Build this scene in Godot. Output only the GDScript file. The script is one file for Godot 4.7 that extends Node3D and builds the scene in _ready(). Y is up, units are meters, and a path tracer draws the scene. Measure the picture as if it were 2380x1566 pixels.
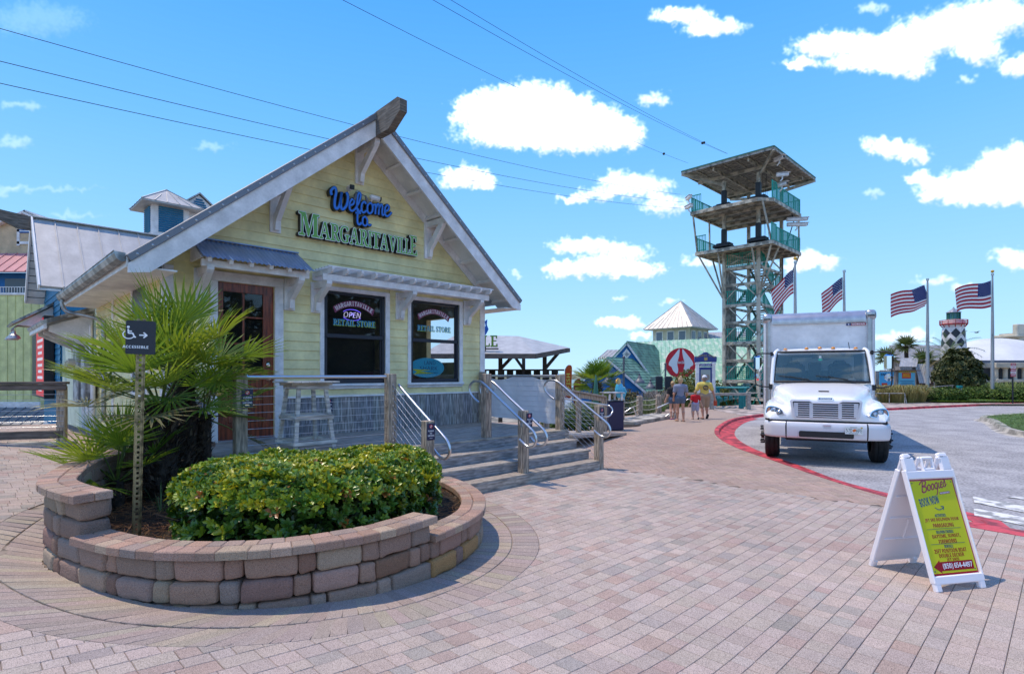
extends Node3D
const FOC:=1297.0
const R2:=.70710678
var M:={}
var T:={}
var rng:=RandomNumberGenerator.new()
var used:={}
var planter_curve:=PackedVector2Array()
var planter_len:=PackedFloat32Array()
class MB:
	var v:=PackedVector3Array()
	var n:=PackedVector3Array()
	var c:=PackedColorArray()
	var u:=PackedVector2Array()
	var col:=Color(1,1,1)
	var xf:=Transform3D()
	func tri(a: Vector3,b: Vector3,d: Vector3)->void:
		a=xf*a; b=xf*b; d=xf*d
		var nn:=(d-a).cross(b-a).normalized()
		v.push_back(a); v.push_back(b); v.push_back(d)
		n.push_back(nn); n.push_back(nn); n.push_back(nn)
		c.push_back(col); c.push_back(col); c.push_back(col)
		u.push_back(Vector2()); u.push_back(Vector2()); u.push_back(Vector2())
	func trin(a: Vector3,b: Vector3,d: Vector3,na: Vector3,nb: Vector3,nd: Vector3)->void:
		if (d-a).cross(b-a).dot(na+nb+nd)<.0:
			var w:=b; b=d; d=w
			w=nb; nb=nd; nd=w
		v.push_back(xf*a); v.push_back(xf*b); v.push_back(xf*d)
		n.push_back((xf.basis*na).normalized()); n.push_back((xf.basis*nb).normalized()); n.push_back((xf.basis*nd).normalized())
		c.push_back(col); c.push_back(col); c.push_back(col)
		u.push_back(Vector2()); u.push_back(Vector2()); u.push_back(Vector2())
	func quad(a: Vector3,b: Vector3,d: Vector3,e: Vector3)->void:
		tri(a,b,d); tri(a,d,e)
	func quaduv(a: Vector3,b: Vector3,d: Vector3,e: Vector3)->void:
		quad(a,b,d,e)
		var k:=u.size()-6
		u[k]=Vector2(0,1); u[k+1]=Vector2(0,0); u[k+2]=Vector2(1,0); u[k+3]=Vector2(0,1); u[k+4]=Vector2(1,0); u[k+5]=Vector2(1,1)
	func oq(ce: Vector3,a: Vector3,b: Vector3,d: Vector3,e: Vector3)->void:
		if (d-a).cross(b-a).dot(a+d-ce*2.0)<.0: quad(a,e,d,b)
		else: quad(a,b,d,e)
	func box(ce: Vector3,s: Vector3,bv:=.0,b:=Basis())->void:
		var h:=s*.5
		var k:=minf(bv,minf(h.x,minf(h.y,h.z))*.9)
		var i:=h-Vector3(k,k,k)
		for ax in 3:
			var u1:=(ax+1) % 3
			var u2:=(ax+2) % 3
			for s1 in [-1.0,1.0]:
				var p:=[]
				for w in [[-1,-1],[-1,1],[1,1],[1,-1]]:
					var g:=Vector3()
					g[ax]=s1*h[ax]; g[u1]=w[0]*i[u1]; g[u2]=w[1]*i[u2]
					p.append(ce+b*g)
				oq(ce,p[0],p[1],p[2],p[3])
				if k<=.0: continue
				for s2 in [-1.0,1.0]:
					p=[]
					for w in [[0,-1],[0,1],[1,1],[1,-1]]:
						var g:=Vector3()
						g[ax]=s1*(h[ax] if w[0]==0 else i[ax]); g[u1]=s2*(i[u1] if w[0]==0 else h[u1]); g[u2]=w[1]*i[u2]
						p.append(ce+b*g)
					oq(ce,p[0],p[1],p[2],p[3])
		if k>.0:
			for s1 in [-1.0,1.0]:
				for s2 in [-1.0,1.0]:
					for s3 in [-1.0,1.0]:
						var a1:=ce+b*Vector3(s1*h.x,s2*i.y,s3*i.z)
						var a2:=ce+b*Vector3(s1*i.x,s2*h.y,s3*i.z)
						var a3:=ce+b*Vector3(s1*i.x,s2*i.y,s3*h.z)
						if (a3-a1).cross(a2-a1).dot(a1-ce)<.0: tri(a1,a3,a2)
						else: tri(a1,a2,a3)
	func bar(a: Vector3,b: Vector3,w: float,h: float,bv:=.0,up:=Vector3.UP)->void:
		var y:=(b-a).normalized()
		var x:=y.cross(up)
		if x.length()<.01: x=y.cross(Vector3.RIGHT)
		x=x.normalized()
		box((a+b)*.5,Vector3(w,(b-a).length(),h),bv,Basis(x,y,x.cross(y)))
	func ring(p: Vector3,x: Vector3,y: Vector3,r: float,sides: int)->PackedVector3Array:
		var o:=PackedVector3Array()
		for i in sides:
			var a:=TAU*i/sides
			o.push_back(p+(x*cos(a)+y*sin(a))*r)
		return o
	func tube(p: PackedVector3Array,r,sides:=8,caps:=true)->void:
		var m:=p.size()
		var px:=Vector3()
		var rings:=[]
		var cen:=[]
		for i in m:
			var t:=(p[mini(i+1,m-1)]-p[maxi(i-1,0)]).normalized()
			if i==0:
				px=t.cross(Vector3.UP)
				if px.length()<.05: px=t.cross(Vector3.RIGHT)
			px=(px-t*px.dot(t)).normalized()
			rings.append(ring(p[i],px,t.cross(px),r if (r is float) else r[i],sides))
			cen.append(p[i])
		for i in m-1:
			var a: PackedVector3Array=rings[i]
			var b: PackedVector3Array=rings[i+1]
			for j in sides:
				var k:=(j+1) % sides
				trin(a[j],b[j],b[k],a[j]-cen[i],b[j]-cen[i+1],b[k]-cen[i+1])
				trin(a[j],b[k],a[k],a[j]-cen[i],b[k]-cen[i+1],a[k]-cen[i])
		if caps:
			for j in range(1,sides-1):
				tri(rings[0][0],rings[0][j],rings[0][j+1]); tri(rings[m-1][0],rings[m-1][j+1],rings[m-1][j])
	func line(a: Vector3,b: Vector3,r: float,sides:=6)->void:
		tube(PackedVector3Array([a,b]),r,sides)
	func lathe(p: PackedVector2Array,ce: Vector3,sides:=16,flat:=false,b:=Basis())->void:
		for i in p.size()-1:
			var t:=(p[i+1]-p[i])
			var nn:=Vector2(t.y,-t.x).normalized()
			for j in sides:
				var a0:=TAU*j/sides
				var a1:=TAU*(j+1)/sides
				var d0:=Vector3(cos(a0),0,sin(a0))
				var d1:=Vector3(cos(a1),0,sin(a1))
				var q0:=ce+b*(d0*p[i].x+Vector3(0,p[i].y,0))
				var q1:=ce+b*(d1*p[i].x+Vector3(0,p[i].y,0))
				var q2:=ce+b*(d1*p[i+1].x+Vector3(0,p[i+1].y,0))
				var q3:=ce+b*(d0*p[i+1].x+Vector3(0,p[i+1].y,0))
				if flat:
					quad(q0,q3,q2,q1)
				else:
					var n0:=b*(d0*nn.x+Vector3(0,nn.y,0))
					var n1:=b*(d1*nn.x+Vector3(0,nn.y,0))
					trin(q0,q3,q2,n0,n0,n1); trin(q0,q2,q1,n0,n1,n1)
	func prism(p: PackedVector2Array,z0: float,z1: float,b:=Transform3D())->void:
		var old:=xf
		xf=xf*b
		if Geometry2D.is_polygon_clockwise(p): p.reverse()
		var t:=Geometry2D.triangulate_polygon(p)
		for i in range(0,t.size(),3):
			var a:=p[t[i]]; var e:=p[t[i+1]]; var g:=p[t[i+2]]
			if (e-a).cross(g-a)<0: var w:=e; e=g; g=w
			tri(Vector3(a.x,a.y,z1),Vector3(g.x,g.y,z1),Vector3(e.x,e.y,z1))
			tri(Vector3(a.x,a.y,z0),Vector3(e.x,e.y,z0),Vector3(g.x,g.y,z0))
		for i in p.size():
			var a:=p[i]; var e:=p[(i+1) % p.size()]
			quad(Vector3(a.x,a.y,z0),Vector3(a.x,a.y,z1),Vector3(e.x,e.y,z1),Vector3(e.x,e.y,z0))
		xf=old
	func rock(ce: Vector3,s: Vector3,r: float,b: Basis,rough: float,noise: FastNoiseLite,div:=Vector3i(6,4,3))->void:
		var h:=s*.5
		var inn:=Vector3(maxf(h.x-r,.002),maxf(h.y-r,.002),maxf(h.z-r,.002))
		for ax in 3:
			for sg in [-1.0,1.0]:
				var i1:=(ax+1) % 3
				var i2:=(ax+2) % 3
				var n1:=div[i1]
				var n2:=div[i2]
				var pts:=[]
				var nms:=[]
				for i in n1+1:
					for j in n2+1:
						var p:=Vector3()
						p[ax]=sg*h[ax]
						p[i1]=h[i1]*snap_edge(2.0*i/n1-1.0,r/h[i1])
						p[i2]=h[i2]*snap_edge(2.0*j/n2-1.0,r/h[i2])
						var cl:=p.clamp(-inn,inn)
						var nn:=(p-cl).normalized()
						var w:=ce+b*(cl+nn*r)
						w+=b*nn*noise.get_noise_3dv(w*18.0)*rough
						pts.append(w); nms.append(b*nn)
				for i in n1:
					for j in n2:
						var k:=i*(n2+1)+j
						var o:=[k,k+n2+1,k+n2+2,k+1]
						if sg>0: o.reverse()
						trin(pts[o[0]],pts[o[1]],pts[o[2]],nms[o[0]],nms[o[1]],nms[o[2]])
						trin(pts[o[0]],pts[o[2]],pts[o[3]],nms[o[0]],nms[o[2]],nms[o[3]])
	func snap_edge(x: float,e: float)->float:
		return signf(x)*(1.0-pow(1.0-absf(x),1.4))
	func sheet(p: PackedVector3Array,nx: int,ny: int)->void:
		for j in ny-1:
			for i in nx-1:
				var k:=j*nx+i
				var id:=[k,k+1,k+nx+1,k+nx]
				var nr:=[]
				for m in id:
					var x: int=m % nx
					var y: int=m/nx
					var dx:=p[y*nx+mini(x+1,nx-1)]-p[y*nx+maxi(x-1,0)]
					var dy:=p[mini(y+1,ny-1)*nx+x]-p[maxi(y-1,0)*nx+x]
					nr.append(dy.cross(dx).normalized())
				trin(p[id[0]],p[id[1]],p[id[2]],nr[0],nr[1],nr[2]); trin(p[id[0]],p[id[2]],p[id[3]],nr[0],nr[2],nr[3])
				var b:=u.size()-6
				var uv:=[]
				for m in id: uv.append(Vector2(float(m % nx)/(nx-1),float(m/nx)/(ny-1)))
				u[b]=uv[0]; u[b+1]=uv[1]; u[b+2]=uv[2]; u[b+3]=uv[0]; u[b+4]=uv[2]; u[b+5]=uv[3]
	func add(m: Mesh,t: Transform3D)->void:
		for s in m.get_surface_count():
			var a:=m.surface_get_arrays(s)
			var vv: PackedVector3Array=a[Mesh.ARRAY_VERTEX]
			var nn: PackedVector3Array=a[Mesh.ARRAY_NORMAL]
			var ii=a[Mesh.ARRAY_INDEX]
			var w:=xf*t
			for k in (ii.size() if ii!=null else vv.size()):
				var q: int=ii[k] if ii!=null else k
				v.push_back(w*vv[q]); n.push_back((w.basis*nn[q]).normalized()); c.push_back(col); u.push_back(Vector2())
	func mesh()->ArrayMesh:
		var m:=ArrayMesh.new()
		if v.is_empty(): return m
		var a:=[]
		a.resize(Mesh.ARRAY_MAX)
		a[Mesh.ARRAY_VERTEX]=v; a[Mesh.ARRAY_NORMAL]=n; a[Mesh.ARRAY_COLOR]=c; a[Mesh.ARRAY_TEX_UV]=u
		m.add_surface_from_arrays(Mesh.PRIMITIVE_TRIANGLES,a)
		return m
func numbered(s: String)->String:
	used[s]=used.get(s,-1)+1
	return s if used[s]==0 else "%s_%03d" % [s,used[s]]
func tag(o: Node,label: String,category:="",group:="",kind:="")->void:
	if label: o.set_meta("label",label)
	if category: o.set_meta("category",category)
	if group: o.set_meta("group",group)
	if kind: o.set_meta("kind",kind)
func thing(called: String,label: String,category: String,where:=Vector3.ZERO,yaw:=.0,group:="")->Node3D:
	var o:=Node3D.new()
	o.name=numbered(called)
	add_child(o)
	o.position=where
	o.rotation.y=yaw
	tag(o,label,category,group)
	return o
func part(called: String,st: MB,m: String,parent: Node,label:="")->MeshInstance3D:
	return inst(called,st.mesh(),m,parent,Transform3D(),label)
func inst(called: String,me: Mesh,m: String,parent: Node,t:=Transform3D(),label:="")->MeshInstance3D:
	var o:=MeshInstance3D.new()
	o.mesh=me
	o.material_override=M[m]
	o.transform=t
	if parent==self: o.name=numbered(called)
	else: o.name=called
	parent.add_child(o,true)
	if label: o.set_meta("label",label)
	return o
func solo(called: String,st: MB,m: String,label: String,category: String,group:="")->MeshInstance3D:
	var o:=part(called,st,m,self)
	tag(o,label,category,group)
	return o
func struct(called: String,st: MB,m: String)->MeshInstance3D:
	var o:=part(called,st,m,self)
	o.set_meta("kind","structure")
	return o
func multi(called: String,me: Mesh,m: String,xs: Array,cs: Array,parent: Node)->MultiMeshInstance3D:
	var mm:=MultiMesh.new()
	mm.transform_format=MultiMesh.TRANSFORM_3D
	mm.use_colors=not cs.is_empty()
	mm.mesh=me
	mm.instance_count=xs.size()
	for i in xs.size():
		mm.set_instance_transform(i,xs[i])
		if cs: mm.set_instance_color(i,cs[i])
	var o:=MultiMeshInstance3D.new()
	o.multimesh=mm
	o.material_override=M[m]
	o.name=called if parent!=self else numbered(called)
	parent.add_child(o,true)
	o.set_meta("kind","stuff")
	return o
func dup(o: Node3D,where: Vector3,yaw: float,label:="")->Node3D:
	var k: Node3D=o.duplicate()
	k.name=numbered(str(o.name).trim_suffix("_000"))
	add_child(k)
	k.position=where
	k.rotation.y=yaw
	if label: k.set_meta("label",label)
	return k
func at(x: float,y: float,d: float)->Vector3:
	return Vector3((x-1190.0)/FOC*d,1.8-(y-870.0)/FOC*d,-d)
func on(x: float,y: float,h:=.0)->Vector3:
	return at(x,y,(1.8-h)*FOC/(y-870.0))
func v2(p: Array)->PackedVector2Array:
	var o:=PackedVector2Array()
	for i in range(0,p.size(),2): o.push_back(Vector2(p[i],p[i+1]))
	return o
func v3(p: Array)->PackedVector3Array:
	var o:=PackedVector3Array()
	for i in range(0,p.size(),3): o.push_back(Vector3(p[i],p[i+1],p[i+2]))
	return o
func spline(p: PackedVector3Array,per:=6)->PackedVector3Array:
	var o:=PackedVector3Array()
	for i in p.size()-1:
		for k in per:
			o.push_back(p[i].cubic_interpolate(p[i+1],p[maxi(i-1,0)],p[mini(i+2,p.size()-1)],float(k)/per))
	o.push_back(p[p.size()-1])
	return o
func spline2(p: PackedVector2Array,per:=6,closed:=false)->PackedVector2Array:
	var o:=PackedVector2Array()
	var m:=p.size()
	for i in (m if closed else m-1):
		for k in per:
			if closed: o.push_back(p[i].cubic_interpolate(p[(i+1) % m],p[(i+m-1) % m],p[(i+2) % m],float(k)/per))
			else: o.push_back(p[i].cubic_interpolate(p[i+1],p[maxi(i-1,0)],p[mini(i+2,m-1)],float(k)/per))
	if not closed: o.push_back(p[m-1])
	return o
var fonts:={}
func letters(st: MB,text: String,w: float,h: float,depth: float,t: Transform3D,font:="Droid Sans",bold:=true,slant:=.0)->void:
	var key:=font+str(bold)
	if not fonts.has(key):
		var f:=SystemFont.new()
		f.font_names=PackedStringArray([font])
		f.font_weight=700 if bold else 400
		fonts[key]=f
	var tm:=TextMesh.new()
	tm.text=text
	tm.font=fonts[key]
	tm.font_size=40
	tm.pixel_size=.01
	tm.depth=.01
	tm.curve_step=2.0 if h>.08 else 6.0
	tm.horizontal_alignment=HORIZONTAL_ALIGNMENT_CENTER
	var bb:=tm.get_aabb()
	var sy:=h/maxf(bb.size.y,.001)
	var sx:=w/maxf(bb.size.x,.001) if w>0 else sy
	var b:=Basis(Vector3(sx,0,0),Vector3(slant*sy,sy,0),Vector3(0,0,depth/.01))
	st.add(tm,t*Transform3D(b,b*-(bb.position+bb.size*.5)+Vector3(0,0,depth*.5)))
func stroke(st: MB,p: PackedVector2Array,w: float,z0: float,z1: float,t: Transform3D,per:=5)->void:
	var s:=spline2(p,per)
	var a:=Geometry2D.offset_polyline(s,w*.5,Geometry2D.JOIN_ROUND,Geometry2D.END_ROUND)
	var outer:=[]
	var holes:=[]
	for g in a:
		if Geometry2D.is_polygon_clockwise(g): holes.append(g)
		else: outer.append(g)
	if holes.is_empty():
		for g in outer:
			if not Geometry2D.triangulate_polygon(g).is_empty(): st.prism(g,z0,z1,t)
	else:
		var old:=st.xf
		st.xf=st.xf*t
		for i in s.size()-1:
			var d:=(s[i+1]-s[i]).normalized()*(w*.5)
			var nn:=Vector2(-d.y,d.x)
			var e:=d*.35
			var q:=PackedVector2Array([s[i]-nn-e,s[i+1]-nn+e,s[i+1]+nn+e,s[i]+nn-e])
			var zz:=z1+.0002*(i % 3)
			st.xf=old
			st.prism(q,z0,zz,t)
		st.xf=old
func col(r: float,g: float,b: float)->Color: return Color(r,g,b)
func vary(k: Color,a: float,hue:=.0)->Color:
	var f:=1.0+rng.randf_range(-a,a)
	return Color(k.r*f*(1.0+rng.randf_range(-hue,hue)),k.g*f,k.b*f*(1.0+rng.randf_range(-hue,hue)))
func tex(key: String,size: int,f: Callable)->void:
	var im:=Image.create(size,size,false,Image.FORMAT_RGB8)
	for y in size:
		for x in size:
			im.set_pixel(x,y,f.call(x,y))
	T[key]=ImageTexture.create_from_image(im)
func noise_img(size: int,freq: float,oct: int,sd: int,sx:=1,sy:=1)->PackedByteArray:
	var f:=FastNoiseLite.new()
	f.seed=sd
	f.frequency=freq
	f.fractal_octaves=oct
	var im:=f.get_seamless_image(size/sx,size/sy)
	im.convert(Image.FORMAT_L8)
	if sx>1 or sy>1: im.resize(size,size,Image.INTERPOLATE_CUBIC)
	return im.get_data()
func mat(key: String,c: Color,rough:=.7,o:={})->StandardMaterial3D:
	var m:=StandardMaterial3D.new()
	m.resource_name=key
	m.albedo_color=Color(c.r,c.g,c.b,1.0).linear_to_srgb()
	m.albedo_color.a=c.a
	m.roughness=rough
	m.metallic=o.get("metal",.0)
	m.metallic_specular=o.get("spec",.5)
	if o.has("tex"):
		m.albedo_texture=T[o.tex]
		m.uv1_triplanar=true
		m.uv1_world_triplanar=o.get("world",false)
		m.uv1_scale=Vector3.ONE*o.get("scale",1.0)
		if o.has("scale3"): m.uv1_scale=o.scale3
	if o.has("bump"):
		m.heightmap_enabled=true
		m.heightmap_texture=T[o.bump]
		m.heightmap_scale=o.get("bump_cm",.3)
		m.uv1_triplanar=true
		m.uv1_world_triplanar=o.get("world",false)
		m.uv1_scale=Vector3.ONE*o.get("scale",1.0)
		if o.has("scale3"): m.uv1_scale=o.scale3
	if o.get("vc",true): m.vertex_color_use_as_albedo=true
	if o.has("coat"):
		m.clearcoat_enabled=true
		m.clearcoat=o.coat
		m.clearcoat_roughness=.08
	if o.has("back"):
		m.backlight_enabled=true
		m.backlight=Color(o.back.r,o.back.g,o.back.b).linear_to_srgb()
	if c.a<1.0: m.transparency=BaseMaterial3D.TRANSPARENCY_ALPHA
	if o.has("emit"):
		m.emission_enabled=true
		m.emission=o.emit
		m.emission_energy_multiplier=o.get("energy",1.0)
	m.cull_mode=BaseMaterial3D.CULL_DISABLED
	M[key]=m
	return m
func materials()->void:
	var a:=noise_img(256,.012,5,1)
	var b:=noise_img(256,.09,4,2)
	var sp:=noise_img(256,.42,1,3)
	var sp2:=noise_img(256,.3,1,9)
	var wd:=noise_img(256,.05,4,4,8,1)
	var wv:=noise_img(256,.05,4,5,1,8)
	tex("mottle",256,func(x: int,y: int):
		var g:=.80+.16*a[y*256+x]/255.0+.06*b[y*256+x]/255.0
		return Color(g,g,g))
	tex("grime",256,func(x: int,y: int):
		var k:=a[y*256+x]/255.0
		var g:=.62+.34*smoothstep(.25,.62,k)+.1*(b[y*256+x]/255.0-.5)
		return Color(g,g*.985,g*.96))
	tex("grain",256,func(x: int,y: int):
		var k:=y*256+x
		var g:=.80+.12*(b[k]/255.0-.4)+.05*(a[k]/255.0)
		if sp[k]>176: g+=.16
		if sp2[k]<74: g-=.26
		return Color(g,g*.99,g*.975))
	tex("asphalt",256,func(x: int,y: int):
		var k:=y*256+x
		var g:=.74+.18*a[k]/255.0+.10*(b[k]/255.0-.5)
		if sp[k]>168: g+=.14
		if sp2[k]<84: g-=.16
		return Color(g,g,g*1.01))
	tex("wood",256,func(x: int,y: int):
		var k:=y*256+x
		var g:=.62+.42*wd[k]/255.0+.08*(a[k]/255.0-.5)
		return Color(g,g*.985,g*.965))
	tex("woodv",256,func(x: int,y: int):
		var k:=y*256+x
		var g:=.55+.55*wv[k]/255.0+.08*(a[k]/255.0-.5)
		return Color(g,g*.99,g*.98))
	tex("fine",256,func(x: int,y: int):
		var g:=b[y*256+x]/255.0*.7+sp[y*256+x]/255.0*.3
		return Color(g,g,g))
	tex("soft",256,func(x: int,y: int):
		var g:=a[y*256+x]/255.0
		return Color(g,g,g))
	tex("peel",256,func(x: int,y: int):
		var k:=y*256+x
		var w:=smoothstep(.56,.62,a[k]/255.0*.65+wd[k]/255.0*.35)
		return Color(.56,.74,.64).lerp(Color(.84,.85,.80),w*.8))
	mat("yellow",col(.96,.83,.42),.6,{"tex": "mottle","scale": .45})
	mat("white",col(.92,.89,.86),.55,{"tex": "mottle","scale": .6})
	mat("trim",col(.94,.89,.87),.5,{"tex": "mottle","scale": .8})
	mat("whitewash",col(.80,.78,.74),.75,{"tex": "wood","scale": 1.3})
	mat("grey_wood",col(.50,.45,.40),.85,{"tex": "wood","scale": 1.6,"bump": "wood","bump_cm": .25})
	mat("grey_woodv",col(.46,.43,.41),.85,{"tex": "woodv","scale": 1.6,"bump": "woodv","bump_cm": .25})
	mat("post_wood",col(.54,.44,.34),.85,{"tex": "woodv","scale": 1.8,"bump": "woodv","bump_cm": .3})
	mat("dark_wood",col(.10,.075,.06),.85,{"tex": "wood","scale": 1.2})
	mat("red_wood",col(.30,.06,.02),.35,{"tex": "woodv","scale": 1.4,"coat": .3})
	mat("metal_roof",col(.55,.53,.51),.5,{"metal": .25,"tex": "mottle","scale": .5})
	mat("zinc",col(.52,.53,.55),.4,{"metal": .7,"tex": "grime","scale": .9})
	mat("awning_metal",col(.36,.46,.68),.4,{"metal": .45,"tex": "mottle","scale": .8})
	mat("steel",col(.62,.62,.63),.28,{"metal": .95})
	mat("chrome",col(.85,.85,.86),.07,{"metal": 1.0})
	mat("dark_trim",col(.12,.125,.145),.5,{})
	mat("post_metal",col(1,1,1),.4,{"metal": .6,"tex": "grime","scale": 2.5})
	mat("zinc_dark",col(.20,.205,.225),.45,{"metal": .3})
	mat("finial",col(.22,.19,.165),.85,{"tex": "wood","scale": 1.3,"bump": "wood","bump_cm": .4})
	mat("grey_wood_dark",col(.20,.16,.14),.85,{"tex": "wood","scale": 1.2,"bump": "wood","bump_cm": .2})
	mat("alu_paint",col(.50,.51,.54),.5,{"tex": "grime","scale": .8})
	mat("glass_dark",col(.10,.11,.13),.06)
	mat("lamp_dark",col(.10,.105,.115),.25,{"metal": .5,"coat": 1.0})
	mat("lamp_lens",col(.45,.46,.48),.12,{"metal": .7,"coat": 1.0})
	mat("screen_glass",Color(.10,.22,.28,.30),.02,{"spec": .5})
	mat("sky_glass",col(.12,.15,.20),.05)
	mat("navy_blue",col(.02,.04,.20),.4)
	mat("steel_dull",col(.42,.42,.43),.45,{"metal": .5})
	mat("pink_white",col(.80,.66,.64),.6)
	mat("lantern_pane",col(.03,.16,.17),.1)
	mat("charcoal",col(.022,.024,.034),.4)
	mat("black",col(.012,.012,.014),.5)
	mat("rubber",col(.02,.02,.021),.75,{"tex": "grime","scale": 2.0})
	mat("glass",Color(.05,.05,.05,.08),.02,{"spec": .42})
	mat("tint_glass",Color(.2,.3,.34,.30),.02)
	mat("navy",col(.018,.022,.07),.4)
	mat("paint",col(1,1,1),.55)
	mat("gloss",col(1,1,1),.25,{"coat": .6})
	mat("truck_white",col(.90,.89,.88),.3,{"coat": .8})
	mat("truck_box",col(.88,.87,.87),.4,{"tex": "mottle","scale": .25})
	mat("alu",col(.60,.60,.61),.33,{"metal": .8,"tex": "mottle","scale": 1.2})
	mat("bumper",col(.74,.72,.74),.36,{"metal": .15})
	mat("cloth",col(1,1,1),.9,{"back": col(.5,.5,.5)})
	mat("flagcloth",col(1,1,1),.8,{"back": col(.55,.55,.55)})
	mat("plastic",col(.90,.84,.85),.38)
	mat("kerb_red",col(.66,.065,.085),.6,{"tex": "grime","scale": .7,"world": true})
	mat("concrete",col(.55,.52,.47),.9,{"tex": "grime","scale": .5,"world": true,"bump": "fine","bump_cm": .2})
	mat("asphalt",col(.50,.475,.465),.92,{"tex": "asphalt","scale": .23,"world": true,"bump": "fine","bump_cm": .1})
	mat("roadpaint",col(.80,.80,.80),.7,{"tex": "grime","scale": 1.2,"world": true})
	mat("paver",col(1,1,1),.9,{"tex": "grain","scale": 1.5,"world": true,"bump": "fine","bump_cm": .15})
	mat("far_pave",col(.56,.47,.43),.9,{"tex": "grime","scale": .4,"world": true})
	mat("mortar",col(.34,.28,.235),.95,{"tex": "grime","scale": 1.4,"world": true})
	mat("stone",col(1,1,1),.92,{"tex": "grain","scale": 1.9,"world": true,"bump": "fine","bump_cm": .7})
	mat("soil",col(.05,.035,.025),.95,{"tex": "grime","scale": 2.5,"world": true,"bump": "fine","bump_cm": 2.0})
	mat("straw",col(1,1,1),.85)
	mat("leaf",col(1,1,1),.33,{"back": col(.4,.4,.4),"spec": .5})
	mat("dull_leaf",col(1,1,1),.6,{"back": col(.25,.25,.25)})
	mat("palm_leaf",col(1,1,1),.36,{"back": col(.8,.8,.8)})
	mat("bark",col(.075,.055,.042),.95,{"tex": "grime","scale": 3.0,"bump": "fine","bump_cm": 3.0})
	mat("lawn",col(.10,.17,.02),.95,{"tex": "grime","scale": .7,"world": true})
	mat("sand",col(.42,.38,.31),.95,{"tex": "grime","scale": .08,"world": true})
	mat("sea",col(.03,.11,.14),.18,{"tex": "mottle","scale": .05,"world": true})
	mat("dune",col(.20,.21,.12),.95,{"tex": "grime","scale": .03,"world": true})
	mat("blue_wall",col(.012,.20,.38),.6,{"tex": "mottle","scale": .5})
	mat("bright_blue",col(.004,.17,.50),.6,{"tex": "mottle","scale": .5})
	mat("lime_wall",col(.78,.76,.34),.6,{"tex": "mottle","scale": .5})
	mat("pale_wall",col(.62,.70,.58),.6,{"tex": "mottle","scale": .5})
	mat("tan_wall",col(.70,.50,.30),.6,{"tex": "mottle","scale": .5})
	mat("pink_roof",col(.68,.26,.26),.45,{"tex": "mottle","scale": .5})
	mat("green_roof",col(1,1,1),.6,{"tex": "peel","scale": .45})
	mat("green_roof_plain",col(.20,.42,.31),.55,{"tex": "grime","scale": .3})
	mat("teal",col(.0,.26,.27),.5,{"tex": "mottle","scale": 1.0})
	mat("teal_rail",col(.01,.33,.24),.5)
	mat("tower_steel",col(.62,.56,.46),.55,{"tex": "grime","scale": .35})
	mat("tower_under",col(.46,.43,.39),.6,{"tex": "grime","scale": .5})
	mat("tower_dark",col(.035,.15,.11),.6)
	mat("rust_stair",col(.17,.07,.04),.8,{"tex": "grime","scale": .8})
	mat("tent",col(.86,.86,.87),.6,{"tex": "mottle","scale": .05,"back": col(.3,.3,.3)})
	mat("shack",col(.52,.49,.45),.85,{"tex": "woodv","scale": .6})
	mat("cream",col(.66,.59,.46),.8,{"tex": "mottle","scale": .3})
	mat("skin",col(1,1,1),.6)
	mat("fabric",col(1,1,1),.85)
	mat("cable",col(.02,.02,.022),.6)
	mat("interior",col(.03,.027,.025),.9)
	mat("glow_blue",col(.1,.08,.3),.5,{"emit": Color(.42,.34,1.0),"energy": 1.1})
	mat("glow_red",col(.5,.0,.02),.4,{"emit": Color(.9,.0,.06),"energy": .35})
	mat("glow_white",col(.7,.7,.7),.4,{"emit": Color(.9,.85,.9),"energy": .35})
func _ready()->void:
	rng.seed=11
	var cam:=Camera3D.new()
	cam.name="camera"
	cam.projection=Camera3D.PROJECTION_FRUSTUM
	cam.near=.05
	cam.far=3000.0
	cam.size=2.0*.05*783.0/FOC
	cam.frustum_offset=Vector2(0,.05*87.0/FOC)
	cam.position=Vector3(0,1.8,0)
	add_child(cam)
	cam.current=true
	var env:=WorldEnvironment.new()
	env.name="environment"
	var e:=Environment.new()
	e.background_mode=Environment.BG_SKY
	e.tonemap_mode=Environment.TONE_MAPPER_LINEAR
	e.tonemap_exposure=1.24
	e.background_energy_multiplier=1.0
	e.sdfgi_enabled=true
	e.ssao_enabled=true
	e.ssil_enabled=true
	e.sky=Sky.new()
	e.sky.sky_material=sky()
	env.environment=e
	add_child(env)
	var sun:=DirectionalLight3D.new()
	sun.name="sun"
	sun.light_energy=.95
	sun.light_color=Color(1.0,.94,.85)
	sun.light_angular_distance=.5
	sun.shadow_enabled=true
	sun.look_at_from_position(Vector3.ZERO,Vector3(.38,-1.0,.13))
	add_child(sun)
	materials()
	ground()
	plaza()
	planter()
	store()
	deck()
	left_side()
	truck()
	tower()
	harbour()
	right_side()
	a_frame()
	cables()
	people()
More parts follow.
